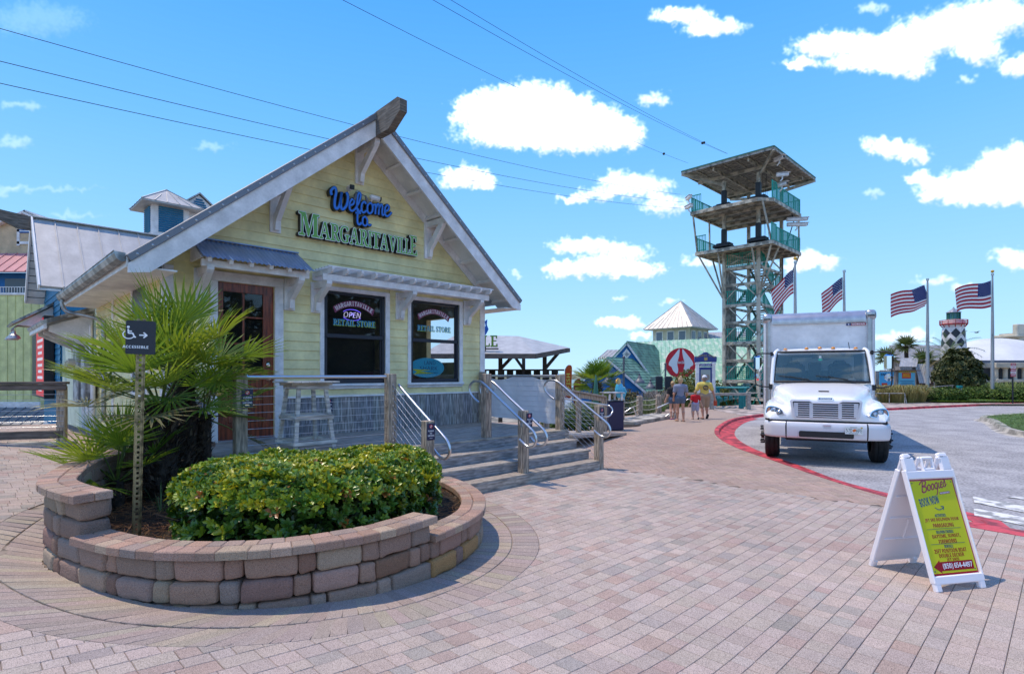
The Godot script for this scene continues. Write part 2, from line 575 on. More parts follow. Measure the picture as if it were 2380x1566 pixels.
func sky()->PanoramaSkyMaterial:
	var W:=4096
	var H:=2048
	var im:=Image.create(W,H,false,Image.FORMAT_RGB8)
	for y in H:
		var el:=90.0-180.0*(y+.5)/H
		im.fill_rect(Rect2i(0,y,W,1),air(el))
	var nz:=FastNoiseLite.new()
	nz.seed=5
	nz.frequency=.055
	nz.fractal_octaves=5
	nz.fractal_gain=.55
	var groups:=[
		[1.0,[1090,262,48,40,1140,250,60,55,1210,235,60,48,1260,285,120,60,1275,228,62,42,1340,258,60,44,1400,285,62,46,1455,312,52,40,1180,312,130,40,1330,330,160,38]],
		[.95,[1050,418,40,26,1090,412,48,34,1125,432,30,18]],
		[.85,[1440,420,60,24,1500,438,70,34,1545,478,55,28,1400,452,60,20,1330,466,42,12]],
		[.8,[1330,572,56,22,1390,575,60,26,1460,590,60,26]],
		[.97,[1320,628,60,24,1400,622,90,30,1490,630,58,26]],
		[.9,[1560,38,50,20,1610,40,62,24,1680,64,66,22,1640,72,60,18]],
		[1.0,[1890,112,60,30,1960,104,70,40,2050,120,80,44,2130,100,84,62,2220,70,100,60,2320,40,100,60,2110,158,70,30,2000,150,90,24,1860,148,50,14,2280,120,60,40]],
		[.95,[2350,158,40,28,2392,150,40,34]],
		[.9,[2050,342,54,22,2100,352,62,28,2130,368,40,16]],
		[1.0,[2330,385,62,44,2380,372,60,44,2290,420,60,40,2220,430,60,34,2180,448,60,30,2290,462,90,26,2370,440,70,44,2150,416,40,20]],
		[.8,[2345,598,38,26,2390,606,40,30]],
		[.75,[1880,604,54,24,1920,612,40,20,1850,620,50,16]],
		[.7,[1625,610,42,18]],
		[.8,[1420,750,40,12,1465,752,44,14,1495,780,26,12]],
		[.5,[1200,640,16,10]],[.5,[1440,695,16,8]],[.55,[2170,655,50,13]],[.55,[2240,666,30,10]],
		[.75,[1520,233,44,20]],[.6,[2248,186,24,16]],[.6,[2028,22,34,18]],[.6,[2120,782,50,18,2070,790,50,16]],
		[.55,[1560,705,26,9]],[.4,[2030,452,26,12]],
		[.30,[50,246,56,10]],[.32,[32,330,46,18]],[.26,[490,342,46,12]],[.18,[90,50,120,50]],[.2,[110,438,120,7]],[.25,[10,445,40,12]],[.2,[170,500,70,9]],
	]
	for g in groups:
		puffs(im,nz,g[1],g[0],.0)
	for k in 60:  # further bright clouds out of view, added to fill the shaded sides with light
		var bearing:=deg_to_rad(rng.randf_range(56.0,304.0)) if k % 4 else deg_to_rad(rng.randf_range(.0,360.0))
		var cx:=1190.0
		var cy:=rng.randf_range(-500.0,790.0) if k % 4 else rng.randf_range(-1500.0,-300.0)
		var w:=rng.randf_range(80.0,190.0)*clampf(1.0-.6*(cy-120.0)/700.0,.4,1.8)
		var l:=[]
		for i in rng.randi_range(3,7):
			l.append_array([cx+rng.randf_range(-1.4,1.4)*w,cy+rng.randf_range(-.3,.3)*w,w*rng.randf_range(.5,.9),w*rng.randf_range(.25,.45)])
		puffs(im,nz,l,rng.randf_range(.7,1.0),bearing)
	var p:=PanoramaSkyMaterial.new()
	p.panorama=ImageTexture.create_from_image(im)
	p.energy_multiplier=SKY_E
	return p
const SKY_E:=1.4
func air(el: float)->Color:
	var c:=air_tone(el).srgb_to_linear()/SKY_E
	return Color(c.r,c.g,c.b).linear_to_srgb()
func air_tone(el: float)->Color:
	if el<.0: return Color(.66,.80,.92).lerp(Color(.45,.45,.43),clampf(-el/6.0,.0,1.0))
	var stops:=[.0,Color(.74,.89,.99),4.0,Color(.68,.86,1.0),12.0,Color(.56,.79,1.0),22.0,Color(.43,.71,.995),34.0,Color(.32,.63,.975),60.0,Color(.20,.49,.90),90.0,Color(.15,.42,.84)]
	for i in range(0,stops.size()-2,2):
		if el<=stops[i+2]: return stops[i+1].lerp(stops[i+3],(el-stops[i])/(stops[i+2]-stops[i]))
	return stops[-1]
func puffs(im: Image,nz: FastNoiseLite,l: Array,strength: float,turn: float)->void:
	var W:=im.get_width()
	var H:=im.get_height()
	var lo:=Vector2(1e9,1e9)
	var hi:=Vector2(-1e9,-1e9)
	var n:=l.size()/4
	for i in n:
		lo=lo.min(Vector2(l[i*4]-l[i*4+2]*1.35,l[i*4+1]-l[i*4+3]*1.5))
		hi=hi.max(Vector2(l[i*4]+l[i*4+2]*1.35,l[i*4+1]+l[i*4+3]*1.5))
	var a0:=atan((lo.x-1190.0)/FOC)
	var a1:=atan((hi.x-1190.0)/FOC)
	var cmin:=minf(cos(a0),cos(a1))
	var e1:=atan((870.0-lo.y)/FOC)
	var e0:=atan((870.0-hi.y)/FOC*cmin)
	var sun_x:=-.62
	for py in range(int((.5-e1/PI)*H),int((.5-e0/PI)*H)+1):
		if py<0 or py>=H: continue
		var el:=(.5-(py+.5)/H)*PI
		for px in range(int(a0/TAU*W),int(a1/TAU*W)+1):
			var az:=(px+.5)/W*TAU
			var x:=1190.0+FOC*tan(az)
			var y:=870.0-FOC*tan(el)/cos(az)
			var wx:=x+26.0*nz.get_noise_2d(x*.42+turn*900.0,y*.42+300.0)
			var wy:=y+17.0*nz.get_noise_2d(x*.42+700.0+turn*900.0,y*.42)
			var f:=.0
			var up:=.0
			for i in n:
				var dx: float=(wx-l[i*4])/l[i*4+2]
				var dy: float=(wy-l[i*4+1])/l[i*4+3]
				if dy>.0: dy*=1.25
				var q:=1.0-(dx*dx+dy*dy)*.72
				if q>.0:
					f=f+q-f*q*.75
					up+=q*clampf(-dy*.6+dx*sun_x*.35+.5,.0,1.0)
			if f<=.0: continue
			var fine:=nz.get_noise_2d(x*1.5+turn*500.0,y*1.9)
			var d:=smoothstep(.04,.95,f+.34*fine)*strength
			if d<=.003: continue
			var sh:=clampf(up/maxf(f,.3)+.35*fine+.22,.0,1.0)
			var c:=Color(.72,.765,.845).lerp(Color(.985,.985,1),smoothstep(.1,.85,sh))
			var qx:=posmod(px+int(turn/TAU*W),W)
			im.set_pixel(qx,py,im.get_pixel(qx,py).lerp(c,d))
func gy(x: float,d: float)->float:
	var s:=(x+5.37+d-8.6)*R2
	var t:=(x+5.37-d+8.6)*R2
	var u:=1.2-s
	if u<=.0: return .0
	var v:=.08*(u-.25) if u>.5 else .08*u*u
	v+=.065*smoothstep(.0,2.2,u)*maxf(.0,3.2-t)
	return minf(v,.66)
func road_y(x: float,d: float)->float:
	return -.012-.085*smoothstep(7.4,10.5,d)
var kerb_line:=PackedVector2Array()
var plaza_area:=PackedVector2Array()
func ground()->void:
	var st:=MB.new()
	st.quad(Vector3(-900,-3.3,60),Vector3(-900,-3.3,-160),Vector3(900,-3.3,-160),Vector3(900,-3.3,60))
	struct("ground",st,"sand")
	st=MB.new()
	st.quad(Vector3(-2200,-3.6,-150),Vector3(-2200,-3.6,-2800),Vector3(2200,-3.6,-2800),Vector3(2200,-3.6,-150))
	struct("sea",st,"sea")
	st=MB.new()
	var pts:=PackedVector3Array()
	var nz:=FastNoiseLite.new()
	nz.seed=4
	nz.frequency=.02
	for j in 5:
		for i in 61:
			var x:=-500.0+i*20.0
			pts.push_back(Vector3(x,-4.0+[.0,4.6,6.0,4.0,.0][j]*(.8+.5*nz.get_noise_1d(x)),-620.0-j*18.0))
	st.sheet(pts,61,5)
	struct("far_hills",st,"dune")
	var near:=[[2700,1352],[2380,1247],[2255,1208],[2055,1153],[2000,1138],[1900,1106],[1797,1070],[1740,1051],[1698,1034],[1669,1016],[1661,1001],[1671,988],[1698,974],[1735,966.5],[1780,961.5],[1900,955],[2070,948],[2200,942],[2380,935.5],[2700,929]]
	var raw:=PackedVector2Array()
	for q in near:
		var p:=on(q[0],q[1])
		raw.push_back(Vector2(p.x,-p.z))
	raw[0]=Vector2(10.5,1.0)
	kerb_line=spline2(raw,6)
	var kt:=MB.new()
	var road:=PackedVector2Array()
	var sec:=[]
	for i in kerb_line.size():
		var p:=kerb_line[i]
		var t:=(kerb_line[mini(i+1,kerb_line.size()-1)]-kerb_line[maxi(i-1,0)]).normalized()
		var nn:=Vector2(t.y,-t.x)
		if nn.x<0 and p.y<20.0 and p.x>8.0 and p.y<12.0: nn=-nn
		nn=Vector2(t.y,-t.x)
		var ry:=road_y(p.x,p.y)
		var w:=.14
		var g:=lerpf(.22,.46,smoothstep(8.0,14.0,p.y)) if p.y<24.0 else .14
		var f:=func(k: float,y: float)->Vector3: return Vector3(p.x+nn.x*k,y,-(p.y+nn.y*k))
		sec.append([f.call(.0,-.03),f.call(.004,.004),f.call(w-.02,.005),f.call(w,-.01),f.call(w+.02,ry+.012),f.call(w+g,ry+.006),f.call(w+g+.01,ry-.05)])
		road.push_back(p+nn*(w+g-.02))
	for i in sec.size()-1:
		for k in 6:
			kt.quad(sec[i][k],sec[i][k+1],sec[i+1][k+1],sec[i+1][k])
	struct("kerb",kt,"kerb_red")
	var rp:=road.duplicate()
	rp.push_back(Vector2(60,48)); rp.push_back(Vector2(60,1.0))
	st=MB.new()
	cells(rp,.0,60.0,.0,50.0,.5,func(a: PackedVector2Array):
		flat(st,a,func(x,d): return road_y(x,d)))
	struct("road",st,"asphalt")
	plaza_area=kerb_line.duplicate()
	plaza_area.push_back(Vector2(46,60)); plaza_area.push_back(Vector2(20,60)); plaza_area.push_back(Vector2(17.5,33)); plaza_area.push_back(Vector2(9.0,30.5))
	plaza_area.push_back(Vector2(6.0,25.5)); plaza_area.push_back(Vector2(2.2,21.0)); plaza_area.push_back(Vector2(-1.0,21.0)); plaza_area.push_back(Vector2(-14.5,9.6)); plaza_area.push_back(Vector2(-14.5,1.0))
	st=MB.new()
	cells(plaza_area,-15.0,20.0,1.0,34.0,.6,func(a: PackedVector2Array):
		flat(st,a,func(x,d): return gy(x,d)-.011))
	struct("plaza_base",st,"mortar")
	st=MB.new()
	var land:=PackedVector2Array([Vector2(17.5,33.0),Vector2(20,60),Vector2(46,60)])
	st=MB.new()
	for k in [[Vector2(17.0,33.5),Vector2(80,33.5),Vector2(80,140),Vector2(17.0,140)]]:
		flat(st,PackedVector2Array(k),func(_x,_d): return -.02)
	struct("raised_land",st,"sand")
	st=MB.new()
	var strip:=MB.new()
	var lo:=0
	for i in kerb_line.size()-1:
		if kerb_line[i].y>24.0 and kerb_line[i].x>10.0:
			var a:=kerb_line[i]; var b:=kerb_line[i+1]
			strip.quad(Vector3(a.x,.0,-a.y),Vector3(a.x,.0,-a.y-6.0),Vector3(b.x,.0,-b.y-6.0),Vector3(b.x,.0,-b.y))
	struct("far_pavement",strip,"far_pave")
	for q in [[[2262,1152],[2380,1174],[2700,1226],[2700,1246],[2380,1192],[2266,1168]],[[2264,1182],[2380,1203],[2700,1262],[2700,1284],[2380,1222],[2266,1199]],[[2335,1153],[2420,1152],[2700,1190],[2700,1204],[2420,1166]]]:
		var m:=MB.new()
		var pl:=PackedVector2Array()
		for w in q:
			var p:=on(w[0],w[1],-.012)
			pl.push_back(Vector2(p.x,-p.z))
		cells(pl,4.0,22.0,4.0,12.0,.5,func(g: PackedVector2Array): flat(m,g,func(x,d): return road_y(x,d)+.009))
		struct("road_marking",m,"roadpaint")
	var isl:=spline2(v2([18.4,21.8,19.6,23.6,23.2,25.4,30,27.0,40,27,40,14,22,13.5,16.5,15.0,15.3,16.6,15.7,18.0,16.8,19.6]),5,true)
	var inn:=Geometry2D.offset_polygon(isl,-.42)[0]
	var ik:=MB.new()
	for i in isl.size():
		var a:=isl[i]; var b:=isl[(i+1) % isl.size()]
		var ca:=closest(inn,a); var cb:=closest(inn,b)
		var y:=-.1
		ik.quad(Vector3(a.x,y,-a.y),Vector3(lerpf(a.x,ca.x,.45),y+.03,-lerpf(a.y,ca.y,.45)),Vector3(lerpf(b.x,cb.x,.45),y+.03,-lerpf(b.y,cb.y,.45)),Vector3(b.x,y,-b.y))
		ik.quad(Vector3(lerpf(a.x,ca.x,.45),y+.03,-lerpf(a.y,ca.y,.45)),Vector3(lerpf(a.x,ca.x,.6),y+.16,-lerpf(a.y,ca.y,.6)),Vector3(lerpf(b.x,cb.x,.6),y+.16,-lerpf(b.y,cb.y,.6)),Vector3(lerpf(b.x,cb.x,.45),y+.03,-lerpf(b.y,cb.y,.45)))
		ik.quad(Vector3(lerpf(a.x,ca.x,.6),y+.16,-lerpf(a.y,ca.y,.6)),Vector3(ca.x,y+.16,-ca.y),Vector3(cb.x,y+.16,-cb.y),Vector3(lerpf(b.x,cb.x,.6),y+.16,-lerpf(b.y,cb.y,.6)))
	struct("island_kerb",ik,"concrete")
	var gr:=MB.new()
	flat(gr,inn,func(_x,_d): return .045)
	struct("island_lawn",gr,"lawn")
	blades("grass",inn,.045,9000,.07,Color(.11,.19,.02))
	var ln:=MB.new()
	var lp:=spline2(v2([26.9,35.4,30.2,38.4,36.0,38.2,42.0,36.6,42.0,35.6,34.0,35.6]),4,true)
	flat(ln,lp,func(_x,_d): return .05)
	struct("far_lawn",ln,"lawn")
	blades("grass",lp,.05,5000,.09,Color(.12,.21,.02))
func closest(p: PackedVector2Array,a: Vector2)->Vector2:
	var best:=p[0]
	for i in p.size():
		var c:=Geometry2D.get_closest_point_to_segment(a,p[i],p[(i+1) % p.size()])
		if c.distance_to(a)<best.distance_to(a): best=c
	return best
func blades(called: String,area: PackedVector2Array,y: float,many: int,h: float,c: Color)->void:
	var m:=MB.new()
	for k in 5:
		var b:=Basis(Vector3.UP,k*1.3)
		var o:=b*Vector3(.02,0,.01*k)
		m.tri(o+b*Vector3(-.006,0,0),o+b*Vector3(.012,1,.3),o+b*Vector3(.006,0,0))
	var me:=m.mesh()
	var xs:=[]
	var cs:=[]
	var r:=Rect2(area[0],Vector2())
	for p in area: r=r.expand(p)
	for i in many:
		var p:=Vector2(rng.randf_range(r.position.x,minf(r.end.x,34.0)),rng.randf_range(r.position.y,r.end.y))
		if not Geometry2D.is_point_in_polygon(p,area): continue
		xs.append(Transform3D(Basis(Vector3.UP,rng.randf()*TAU).scaled(Vector3(1.6,h*rng.randf_range(.6,1.3),1.6)),Vector3(p.x,y,-p.y)))
		cs.append(vary(c,.35,.15))
	multi(called,me,"dull_leaf",xs,cs,self)
func cells(area: PackedVector2Array,x0: float,x1: float,d0: float,d1: float,step: float,f: Callable)->void:
	var y:=d0
	while y<d1:
		var x:=x0
		while x<x1:
			var q:=PackedVector2Array([Vector2(x,y),Vector2(x+step,y),Vector2(x+step,y+step),Vector2(x,y+step)])
			for g in Geometry2D.intersect_polygons(q,area): f.call(g)
			x+=step
		y+=step
func flat(st: MB,a: PackedVector2Array,h: Callable)->void:
	var t:=Geometry2D.triangulate_polygon(a)
	for i in range(0,t.size(),3):
		var p:=[]
		for k in 3:
			var w:=a[t[i+k]]
			p.append(Vector3(w.x,h.call(w.x,w.y),-w.y))
		if (p[2]-p[0]).cross(p[1]-p[0]).y<0: st.tri(p[0],p[2],p[1])
		else: st.tri(p[0],p[1],p[2])
func paver(st: MB,a: PackedVector2Array,lift: float,tilt: Vector2,h: Callable)->void:
	var m:=Vector2()
	for p in a: m+=p
	m/=a.size()
	var top:=[]
	var low:=[]
	for p in a:
		var k:=(p-m)
		var q:=m+k*(1.0-minf(.006/maxf(k.length(),.02),.3)*.7)
		top.append(Vector3(q.x,h.call(q.x,q.y)+lift+k.dot(tilt),-q.y))
		low.append(Vector3(p.x,h.call(p.x,p.y)+lift+k.dot(tilt)-.005,-p.y))
	var n:=a.size()
	for i in range(1,n-1):
		if (top[i+1]-top[0]).cross(top[i]-top[0]).y<0: st.tri(top[0],top[i+1],top[i])
		else: st.tri(top[0],top[i],top[i+1])
	for i in n:
		var j:=(i+1) % n
		var mid: Vector3=(top[i]+top[j])*.5
		st.oq(Vector3(m.x,mid.y-.05,-m.y),top[i],top[j],low[j],low[i])
		st.oq(Vector3(m.x,mid.y-.01,-m.y),low[i],low[j],low[j]-Vector3(0,.014,0),low[i]-Vector3(0,.014,0))
func paver_color(field: int)->Color:
	var k:=rng.randf()
	if field==1:
		return vary(Color(.55,.40,.325),.09,.04)
	if field==2:
		if k<.3: return vary(Color(.54,.45,.35),.10,.04)
		return vary(Color(.50,.395,.345),.12,.04)
	if k<.14: return vary(Color(.57,.42,.36),.06,.03)
	if k<.24: return vary(Color(.50,.43,.385),.07,.03)
	return vary(Color(.62,.50,.435),.07,.03)
func ring_area(off: float)->PackedVector2Array:
	return Geometry2D.offset_polygon(planter_curve,off,Geometry2D.JOIN_ROUND)[0]
func plaza()->void:
	planter_curve=spline2(v2([-4.28,5.15,-3.97,4.7,-3.42,4.3,-2.75,3.98,-2.2,3.9,-1.7,3.98,-1.3,4.19,-.97,4.47,-.6,5.02,-.37,5.55,-.31,6.0,-.37,6.55,-.57,7.14,-.92,7.7,-1.35,8.08,-1.9,7.95,-2.5,7.35,-3.15,6.85,-3.6,7.15,-4.1,7.62,-4.6,7.5,-4.86,6.95,-4.75,6.2,-4.52,5.6]),8,true)
	var ring1:=ring_area(.31)
	var ring2:=ring_area(.60)
	var deckp:=PackedVector2Array()
	for q in [[.12,2.72],[2.3,2.72],[2.3,3.62],[6.5,3.62],[6.5,-12.0],[.12,-12.0]]:
		deckp.push_back(Vector2(-5.37+(q[0]+q[1])*R2,8.6+(q[0]-q[1])*R2))
	var root:=Node3D.new()
	root.name="plaza_pavement"
	add_child(root)
	root.set_meta("kind","structure")
	var hh:=func(x,d): return gy(x,d)
	var split:=v2([1.2,11.0,1.75,10.6,3.0,9.75,3.55,9.0,4.45,8.1,5.3,7.4,6.5,6.6,30,6.6,30,40,-2,40,-2,12])
	var list:=[]
	var row:=0
	var t:=-9.0
	while t<11.5:
		var wrow:=.146 if (row % 3)!=1 else .118
		var s:=-9.0+rng.randf()*.3
		while s<9.5:
			var lw: float=[.118,.158,.21,.158][rng.randi() % 4] if row % 3!=1 else [.158,.118,.2][rng.randi() % 3]
			var cx:=-5.37+(s+lw*.5+t+wrow*.5)*R2
			var cd:=8.6+(s+lw*.5-t-wrow*.5)*R2
			var ok:=cd>2.6 and cd<13.5 and absf(cx)<cd*.98+.4 and cx>-13.0
			if ok and (Geometry2D.is_point_in_polygon(Vector2(cx,cd),split) or cx>10): ok=false
			if ok:
				var q:=PackedVector2Array()
				for w in [[.0012,.0012],[lw-.0012,.0012],[lw-.0012,wrow-.0012],[.0012,wrow-.0012]]:
					q.push_back(Vector2(-5.37+(s+w[0]+t+w[1])*R2,8.6+(s+w[0]-t-w[1])*R2))
				list.append([cd-.15*absf(cx),q,0])
			s+=lw
		t+=wrow
		row+=1
	var bw:=.13
	for i in range(-70,150):
		for j in range(-70,150):
			var k:=posmod(i-j,4)
			if k==1 or k==3: continue
			var q0:=Vector2(i,j)*bw if k==0 else Vector2(i,j-1)*bw
			var sz:=Vector2(bw*2.0,bw) if k==0 else Vector2(bw,bw*2.0)
			var cc:=q0+sz*.5
			if true:
				var c2:=Vector2(3.0+cc.x,9.0+cc.y)
				if c2.y>17.0 or c2.y<6.5 or c2.x>8.5 or c2.x<.8: continue
				if not Geometry2D.is_point_in_polygon(c2,split): continue
				var q:=PackedVector2Array()
				for w in [Vector2(.002,.002),Vector2(sz.x-.002,.002),Vector2(sz.x-.002,sz.y-.002),Vector2(.002,sz.y-.002)]:
					q.push_back(Vector2(3.0+q0.x+w.x,9.0+q0.y+w.y))
				list.append([c2.y+3.0,q,1])
	var keep:=[]
	for w in list:
		var poly: PackedVector2Array=w[1]
		var m:=(poly[0]+poly[2])*.5
		if Geometry2D.is_point_in_polygon(m,ring1) or Geometry2D.is_point_in_polygon(m,planter_curve): continue
		var near_ring:=m.distance_to(closest(ring2,m))<.2
		if Geometry2D.is_point_in_polygon(m,ring2) and not near_ring: continue
		if near_ring:
			var c:=Geometry2D.clip_polygons(poly,ring2)
			if c.is_empty() or Geometry2D.is_polygon_clockwise(c[0]): continue
			poly=c[0]
		if Geometry2D.is_point_in_polygon(m,deckp): continue
		var inside:=true
		for p in poly:
			if not Geometry2D.is_point_in_polygon(p,plaza_area): inside=false
		if not inside:
			var c:=Geometry2D.intersect_polygons(poly,plaza_area)
			if c.is_empty(): continue
			poly=c[0]
		keep.append([w[0],poly,w[2]])
	keep.sort_custom(func(p,q): return p[0]<q[0])
	var rest:=MB.new()
	var stain:=FastNoiseLite.new()
	stain.seed=77
	stain.frequency=.35
	var n:=0
	for w in keep:
		var st:=MB.new() if n<300 and w[2]==0 else rest
		var mid: Vector2=w[1][0]
		st.col=paver_color(w[2])*(1.0+.16*stain.get_noise_2d(mid.x,mid.y)+.10*stain.get_noise_2d(mid.x*4.0+50.0,mid.y*4.0))
		paver(st,w[1],rng.randf_range(-.0012,.0012),Vector2(rng.randf_range(-1,1),rng.randf_range(-1,1))*.008,hh)
		if st!=rest:
			part("paver",st,"paver",root)
			n+=1
	part("paver_field",rest,"paver",root).set_meta("kind","stuff")
	var far:=MB.new()
	far.col=Color(.56,.42,.34)
	var fp:=Geometry2D.intersect_polygons(PackedVector2Array([Vector2(-20,17.0),Vector2(46,17.0),Vector2(46,60),Vector2(-20,60)]),plaza_area)
	for g in fp: flat(far,g,func(_x,_d): return -.004)
	struct("far_plaza",far,"paver")
	var sp:=MB.new()
	sp.col=Color(.58,.44,.36)
	var q2:=Geometry2D.clip_polygons(PackedVector2Array([Vector2(-2.0,12.0),Vector2(.8,11.2),Vector2(.8,17),Vector2(-2.0,17)]),deckp)
	for g in q2: flat(sp,g,func(_x,_d): return -.004)
	q2=Geometry2D.intersect_polygons(PackedVector2Array([Vector2(8.5,6.5),Vector2(16,6.5),Vector2(16,17),Vector2(8.5,17)]),plaza_area)
	for g in q2: flat(sp,g,func(_x,_d): return -.004)
	struct("side_paving",sp,"paver")
	var ringroot:=Node3D.new()
	ringroot.name="ring_pavement"
	add_child(ringroot)
	ringroot.set_meta("kind","structure")
	for band in 2:
		var outer:=ring1 if band==0 else ring2
		var inner:=planter_curve if band==0 else ring1
		var shrink:=Geometry2D.offset_polygon(inner,-.04 if band==0 else .004)[0]
		var total:=.0
		for i in outer.size(): total+=outer[i].distance_to(outer[(i+1) % outer.size()])
		var cnt:=int(total/.118)
		for k in cnt:
			var a:=along(outer,total*k/cnt)
			var b:=along(outer,total*(k+1)/cnt)
			var mid:=(a+b)*.5
			if mid.x<-3.2 and mid.y>6.2: continue
			if mid.y>6.5 and mid.x<-.6: continue
			var slant:=.85*smoothstep(-.4,-2.2,mid.x)*smoothstep(6.5,5.0,mid.y)
			var da:=closest(shrink,a)-a
			var db:=closest(shrink,b)-b
			var lt:=(b-a).normalized()*slant*da.length()
			var q:=PackedVector2Array([a,b,b+db+lt,a+da+lt])
			q=Geometry2D.offset_polygon(q,-.0025)[0] if not Geometry2D.offset_polygon(q,-.0025).is_empty() else q
			if absf(q[0].x)>q[0].y*1.02: continue
			var st:=MB.new()
			st.col=paver_color(2)
			paver(st,q,rng.randf_range(-.001,.001),Vector2(rng.randf_range(-1,1),rng.randf_range(-1,1))*.006,hh)
			part("soldier_brick",st,"paver",ringroot)
func along(p: PackedVector2Array,l: float)->Vector2:
	var i:=0
	while true:
		var a:=p[i % p.size()]; var b:=p[(i+1) % p.size()]
		var d:=a.distance_to(b)
		if l<=d or i>p.size()*2: return a.lerp(b,clampf(l/maxf(d,1e-6),0,1))
		l-=d
		i+=1
	return p[0]
const TOP_L:=.88
const TOP_F:=.565
const TOP_R:=.40
func planter()->void:
	var root:=thing("stone_planter","curved planter wall of tumbled brown concrete blocks stepping up at its left end","planter")
	var nz:=FastNoiseLite.new()
	nz.seed=8
	nz.frequency=.35
	var cv:=planter_curve
	var total:=.0
	for i in cv.size(): total+=cv[i].distance_to(cv[(i+1) % cv.size()])
	var arc_of:=func(p: Vector2)->float:
		var best:=1e9
		var bl:=.0
		var l:=.0
		for i in cv.size():
			var a:=cv[i]; var b:=cv[(i+1) % cv.size()]
			var c:=Geometry2D.get_closest_point_to_segment(p,a,b)
			if c.distance_to(p)<best: best=c.distance_to(p); bl=l+a.distance_to(c)
			l+=a.distance_to(b)
		return bl
	var l_f: float=arc_of.call(Vector2(-3.34,4.22))
	var f_r: float=arc_of.call(Vector2(-.68,4.86))
	var r_e: float=arc_of.call(Vector2(-1.35,8.08))
	var l_s: float=arc_of.call(Vector2(-4.1,7.62))
	var sections:=[[l_s-total,l_f,TOP_L,2],[l_f,f_r,TOP_F,0],[f_r,r_e,TOP_R,-1],[r_e,l_s,TOP_R,-1]]
	var inward:=func(l: float)->Array:
		var a:=along(cv,fposmod(l-.02,total)); var b:=along(cv,fposmod(l+.02,total))
		var t:=(b-a).normalized()
		return [along(cv,fposmod(l,total)),t,Vector2(-t.y,t.x)]
	var cols:=[Color(.46,.30,.225),Color(.41,.30,.24),Color(.50,.32,.24),Color(.38,.23,.175),Color(.52,.38,.28),Color(.44,.28,.21)]
	for course in range(-3,3):
		var y1:=.5+course*.163 if course<=0 else .505+course*.163
		y1=TOP_F-.065+course*.163
		var y0:=y1-.163
		for sec in sections:
			if course>sec[3]: continue
			var l: float=sec[0]
			var flip:=rng.randi() % 2
			while l<sec[1]-.02:
				var w: float=(rng.randf_range(.32,.40) if flip==0 else rng.randf_range(.12,.15))
				flip=1-flip
				if sec[1]-l-w<.1: w=sec[1]-l
				var fr: Array=inward.call(l+w*.5)
				var p: Vector2=fr[0]
				if y1>gy(p.x,p.y)-.03:
					var dep:=.22
					var batter:=(.5-y1)*.03+rng.randf_range(-.008,.008)
					var ce: Vector2=p+fr[2]*(dep*.5+.02-batter)
					var bs:=Basis(Vector3(fr[1].x,0,-fr[1].y),Vector3.UP,Vector3(-fr[2].x,0,fr[2].y))
					bs=bs*Basis(Vector3.FORWARD,rng.randf_range(-.012,.012))
					var st:=MB.new()
					st.col=vary(cols[rng.randi() % 6],.15,.06)
					if course==-2 and absf(l-f_r-.32)<.35 and w>.3: st.col=Color(.60,.33,.13)
					if course==-1 and absf(f_r-l-.55)<.3 and w>.3: st.col=Color(.34,.19,.12)
					st.rock(Vector3(ce.x,(y0+y1)*.5,-ce.y),Vector3(w-.007,.157,dep),.03,bs,.016,nz,Vector3i(7 if w>.2 else 5,5,3))
					part("block",st,"stone",root)
				l+=w
	for sec in sections:
		for rowk in 2:
			var l: float=sec[0]-(.0 if sec[3]==-1 else .03)
			var end: float=sec[1]+(.03 if sec[3]>=0 else .0)
			while l<end-.01:
				var w:=rng.randf_range(.13,.16) if rowk==0 else rng.randf_range(.11,.17)
				if sec[3]==0 and rng.randf()<.3: w=.21
				if end-l-w<.07: w=end-l
				var f0: Array=inward.call(l+.0015)
				var f1: Array=inward.call(l+w-.0015)
				var o0:=-.028 if rowk==0 else .117
				var o1:=.113 if rowk==0 else .245
				var a: Vector2=f0[0]+f0[2]*(o0+rng.randf_range(-.004,.004))
				var b: Vector2=f1[0]+f1[2]*(o0+rng.randf_range(-.004,.004))
				var c: Vector2=f1[0]+f1[2]*o1
				var d: Vector2=f0[0]+f0[2]*o1
				var st:=MB.new()
				st.col=vary(cols[[1,2,4,5][rng.randi() % 4]]*1.18,.12,.05)
				cap(st,[a,b,c,d],sec[2]-.062,sec[2]+rng.randf_range(-.002,.002))
				part("cap_brick",st,"stone",root)
				l+=w
	var inn:=Geometry2D.offset_polygon(cv,-.1)[0]
	var soil:=MB.new()
	cells(inn,-5.2,.0,3.8,8.4,.35,func(g: PackedVector2Array):
		flat(soil,g,func(x,d): return .30+.05*nz.get_noise_2d(x*6.0,d*6.0)))
	part("soil",soil,"soil",root)
	var sm:=MB.new()
	sm.box(Vector3(),Vector3(1.0,.03,.03))
	var me:=sm.mesh()
	var xs:=[]
	var cs:=[]
	var inn2:=Geometry2D.offset_polygon(cv,-.26)[0]
	for i in 9000:
		var p:=Vector2(rng.randf_range(-5,-.3),rng.randf_range(3.9,8.2))
		if not Geometry2D.is_point_in_polygon(p,inn2): continue
		var b:=Basis.from_euler(Vector3(0,rng.randf()*TAU,rng.randf_range(-.25,.35)))
		xs.append(Transform3D(b.scaled_local(Vector3(rng.randf_range(.06,.16),.09,.09)),Vector3(p.x,.33+.05*nz.get_noise_2d(p.x*6.0,p.y*6.0)+rng.randf()*.025,-p.y)))
		cs.append(vary(Color(.16,.075,.035) if rng.randf()<.6 else Color(.30,.15,.06),.4,.1))
	multi("pine_straw",me,"straw",xs,cs,root)
	hedge()
	palms()
	access_sign()
